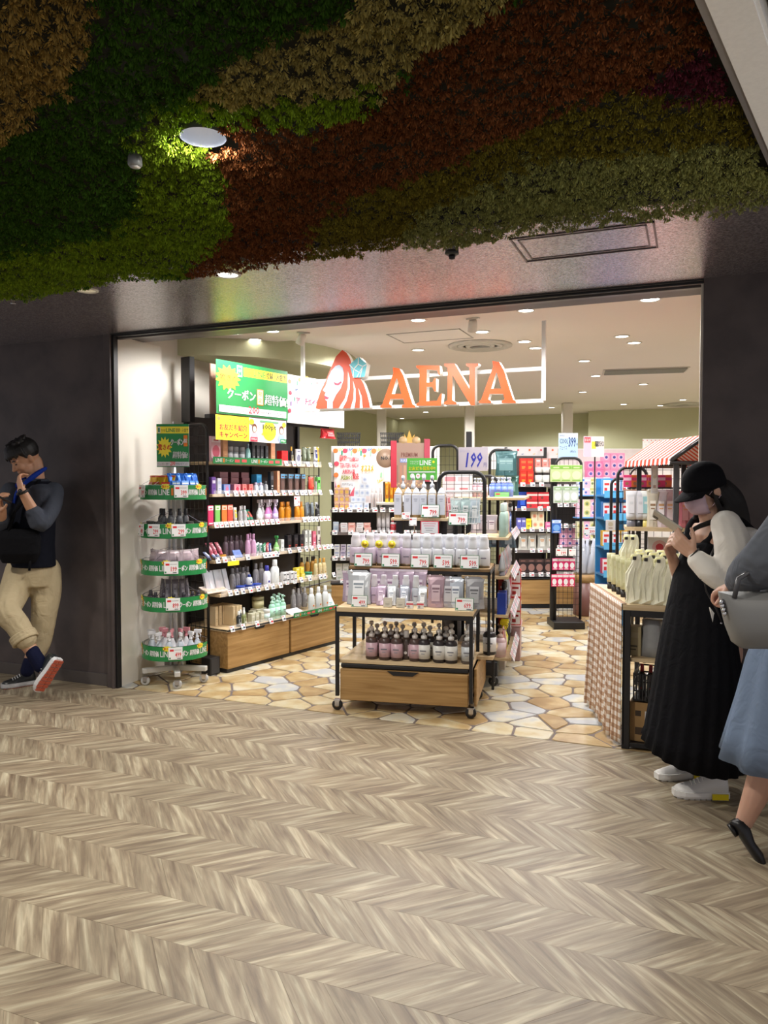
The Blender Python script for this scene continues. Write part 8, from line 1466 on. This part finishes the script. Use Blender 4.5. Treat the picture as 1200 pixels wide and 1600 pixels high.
# shoe: heel lifted, toe on the floor
toe_, heel_ = pd(1190, 1356, D2 + .0), pd(1152, 1300, D2 + .05); f_ = (toe_ - heel_).normalized(); up_ = (RV * .75 + UPV * .65); up_ = (up_ - f_ * up_.dot(f_)).normalized(); sd_ = f_.cross(up_); b = MB(); R_ = []
for t, wx, hz in ((-.1, .5, .04), (0, .8, .06), (.2, .9, .055), (.45, .95, .04), (.7, 1.0, .042), (.9, .8, .03), (1.02, .45, .018)):
    c_ = heel_ + f_ * (t * .18); R_.append([tuple(c_ + sd_ * math.cos(a) * .04 * wx + up_ * (hz * .5 + math.sin(a) * hz * .5)) for a in np.linspace(0, 2 * math.pi, 17)[:-1]])
b.loft(R_, pm((20, 19, 21), .35)); sh1 = plain('loafer', b, Pw); b = MB(); c_ = heel_ + f_ * .01; b.box((-.02, -.015, -.01), (.02, .015, .0), BLACK) if 0 else b.tube([tuple(c_ - up_ * .012), tuple(c_ + up_ * .0)], .026, pm((24, 22, 22)), 10); mm = b.mesh('heel'); mm.transform(Matrix.Translation(-Vector(Pw.location))); obj('heel', mm, sh1)
b = MB(); c_ = heel_ - f_ * .012 + up_ * .05; b.tube([tuple(c_ - sd_ * .018), tuple(c_ + sd_ * .018)], .004, CHROME, 6); mm = b.mesh('buckle'); mm.transform(Matrix.Translation(-Vector(Pw.location))); obj('buckle', mm, sh1)
t3, h3 = pd(1352, 1357, D2 - .12), pd(1300, 1357, D2 - .12); t3.z = h3.z = 0; b = MB(); f_ = (t3 - h3).normalized(); R_ = []
for t, wx, hz in ((-.05, .6, .05), (.1, .85, .06), (.35, .9, .055), (.6, 1.0, .042), (.85, .8, .035), (1.1, .4, .02)): c_ = h3 + f_ * (t * .2); R_.append([tuple(c_ + f_.cross(UPV) * math.cos(a) * .04 * wx + UPV * (hz * .5 + math.sin(a) * hz * .5)) for a in np.linspace(0, 2 * math.pi, 17)[:-1]])
b.loft(R_, pm((20, 19, 21), .35)); plain('loafer', b, Pw)
# tote
tm = mat((128, 128, 126), .45, vary=.05, scale=6); tc_ = pd(1180, 960, D2 - .10); b = MB(); zz = []
for t, (xl, xr, y, dd) in enumerate([(1162, 1238, 1013, .03), (1152, 1246, 1005, .05), (1143, 1252, 980, .06), (1136, 1256, 955, .055), (1130, 1260, 932, .035), (1130, 1260, 930, .03)]):
    c_ = pd((xl + xr) / 2, y, D2 - .17); hw = (xr - xl) / 2 / 1200 * D2; zz.append([tuple(c_ + RV * hw * (abs(math.cos(a)) ** .5) * (1 if math.cos(a) > 0 else -1) + DV * dd * (abs(math.sin(a)) ** .6) * (1 if math.sin(a) > 0 else -1) + UPV * .012 * (math.cos(2 * a) if t > 3 else 0)) for a in np.linspace(0, 2 * math.pi, 33)[:-1]])
b.loft(zz, tm); tote = tag(obj('tote_bag', b), 'light grey tote bag carried by the passer-by in blue skirt', 'bag')
b = MB(); b.tube([pd(1150, 935, D2 - .2), pd(1156, 905, D2 - .19), pd(1180, 890, D2 - .17), pd(1215, 900, D2 - .17), pd(1232, 932, D2 - .19)], .009, pm((70, 70, 74)), 8); obj('handle', b, tote); b = MB(); [b.tube([pd(1132 + 2 * k, 938 + 6 * k, D2 - .19), pd(1128 + 2 * k, 944 + 6 * k, D2 - .2)], .006, CHROME, 6) for k in range(4)]; obj('chain_charm', b, tote)
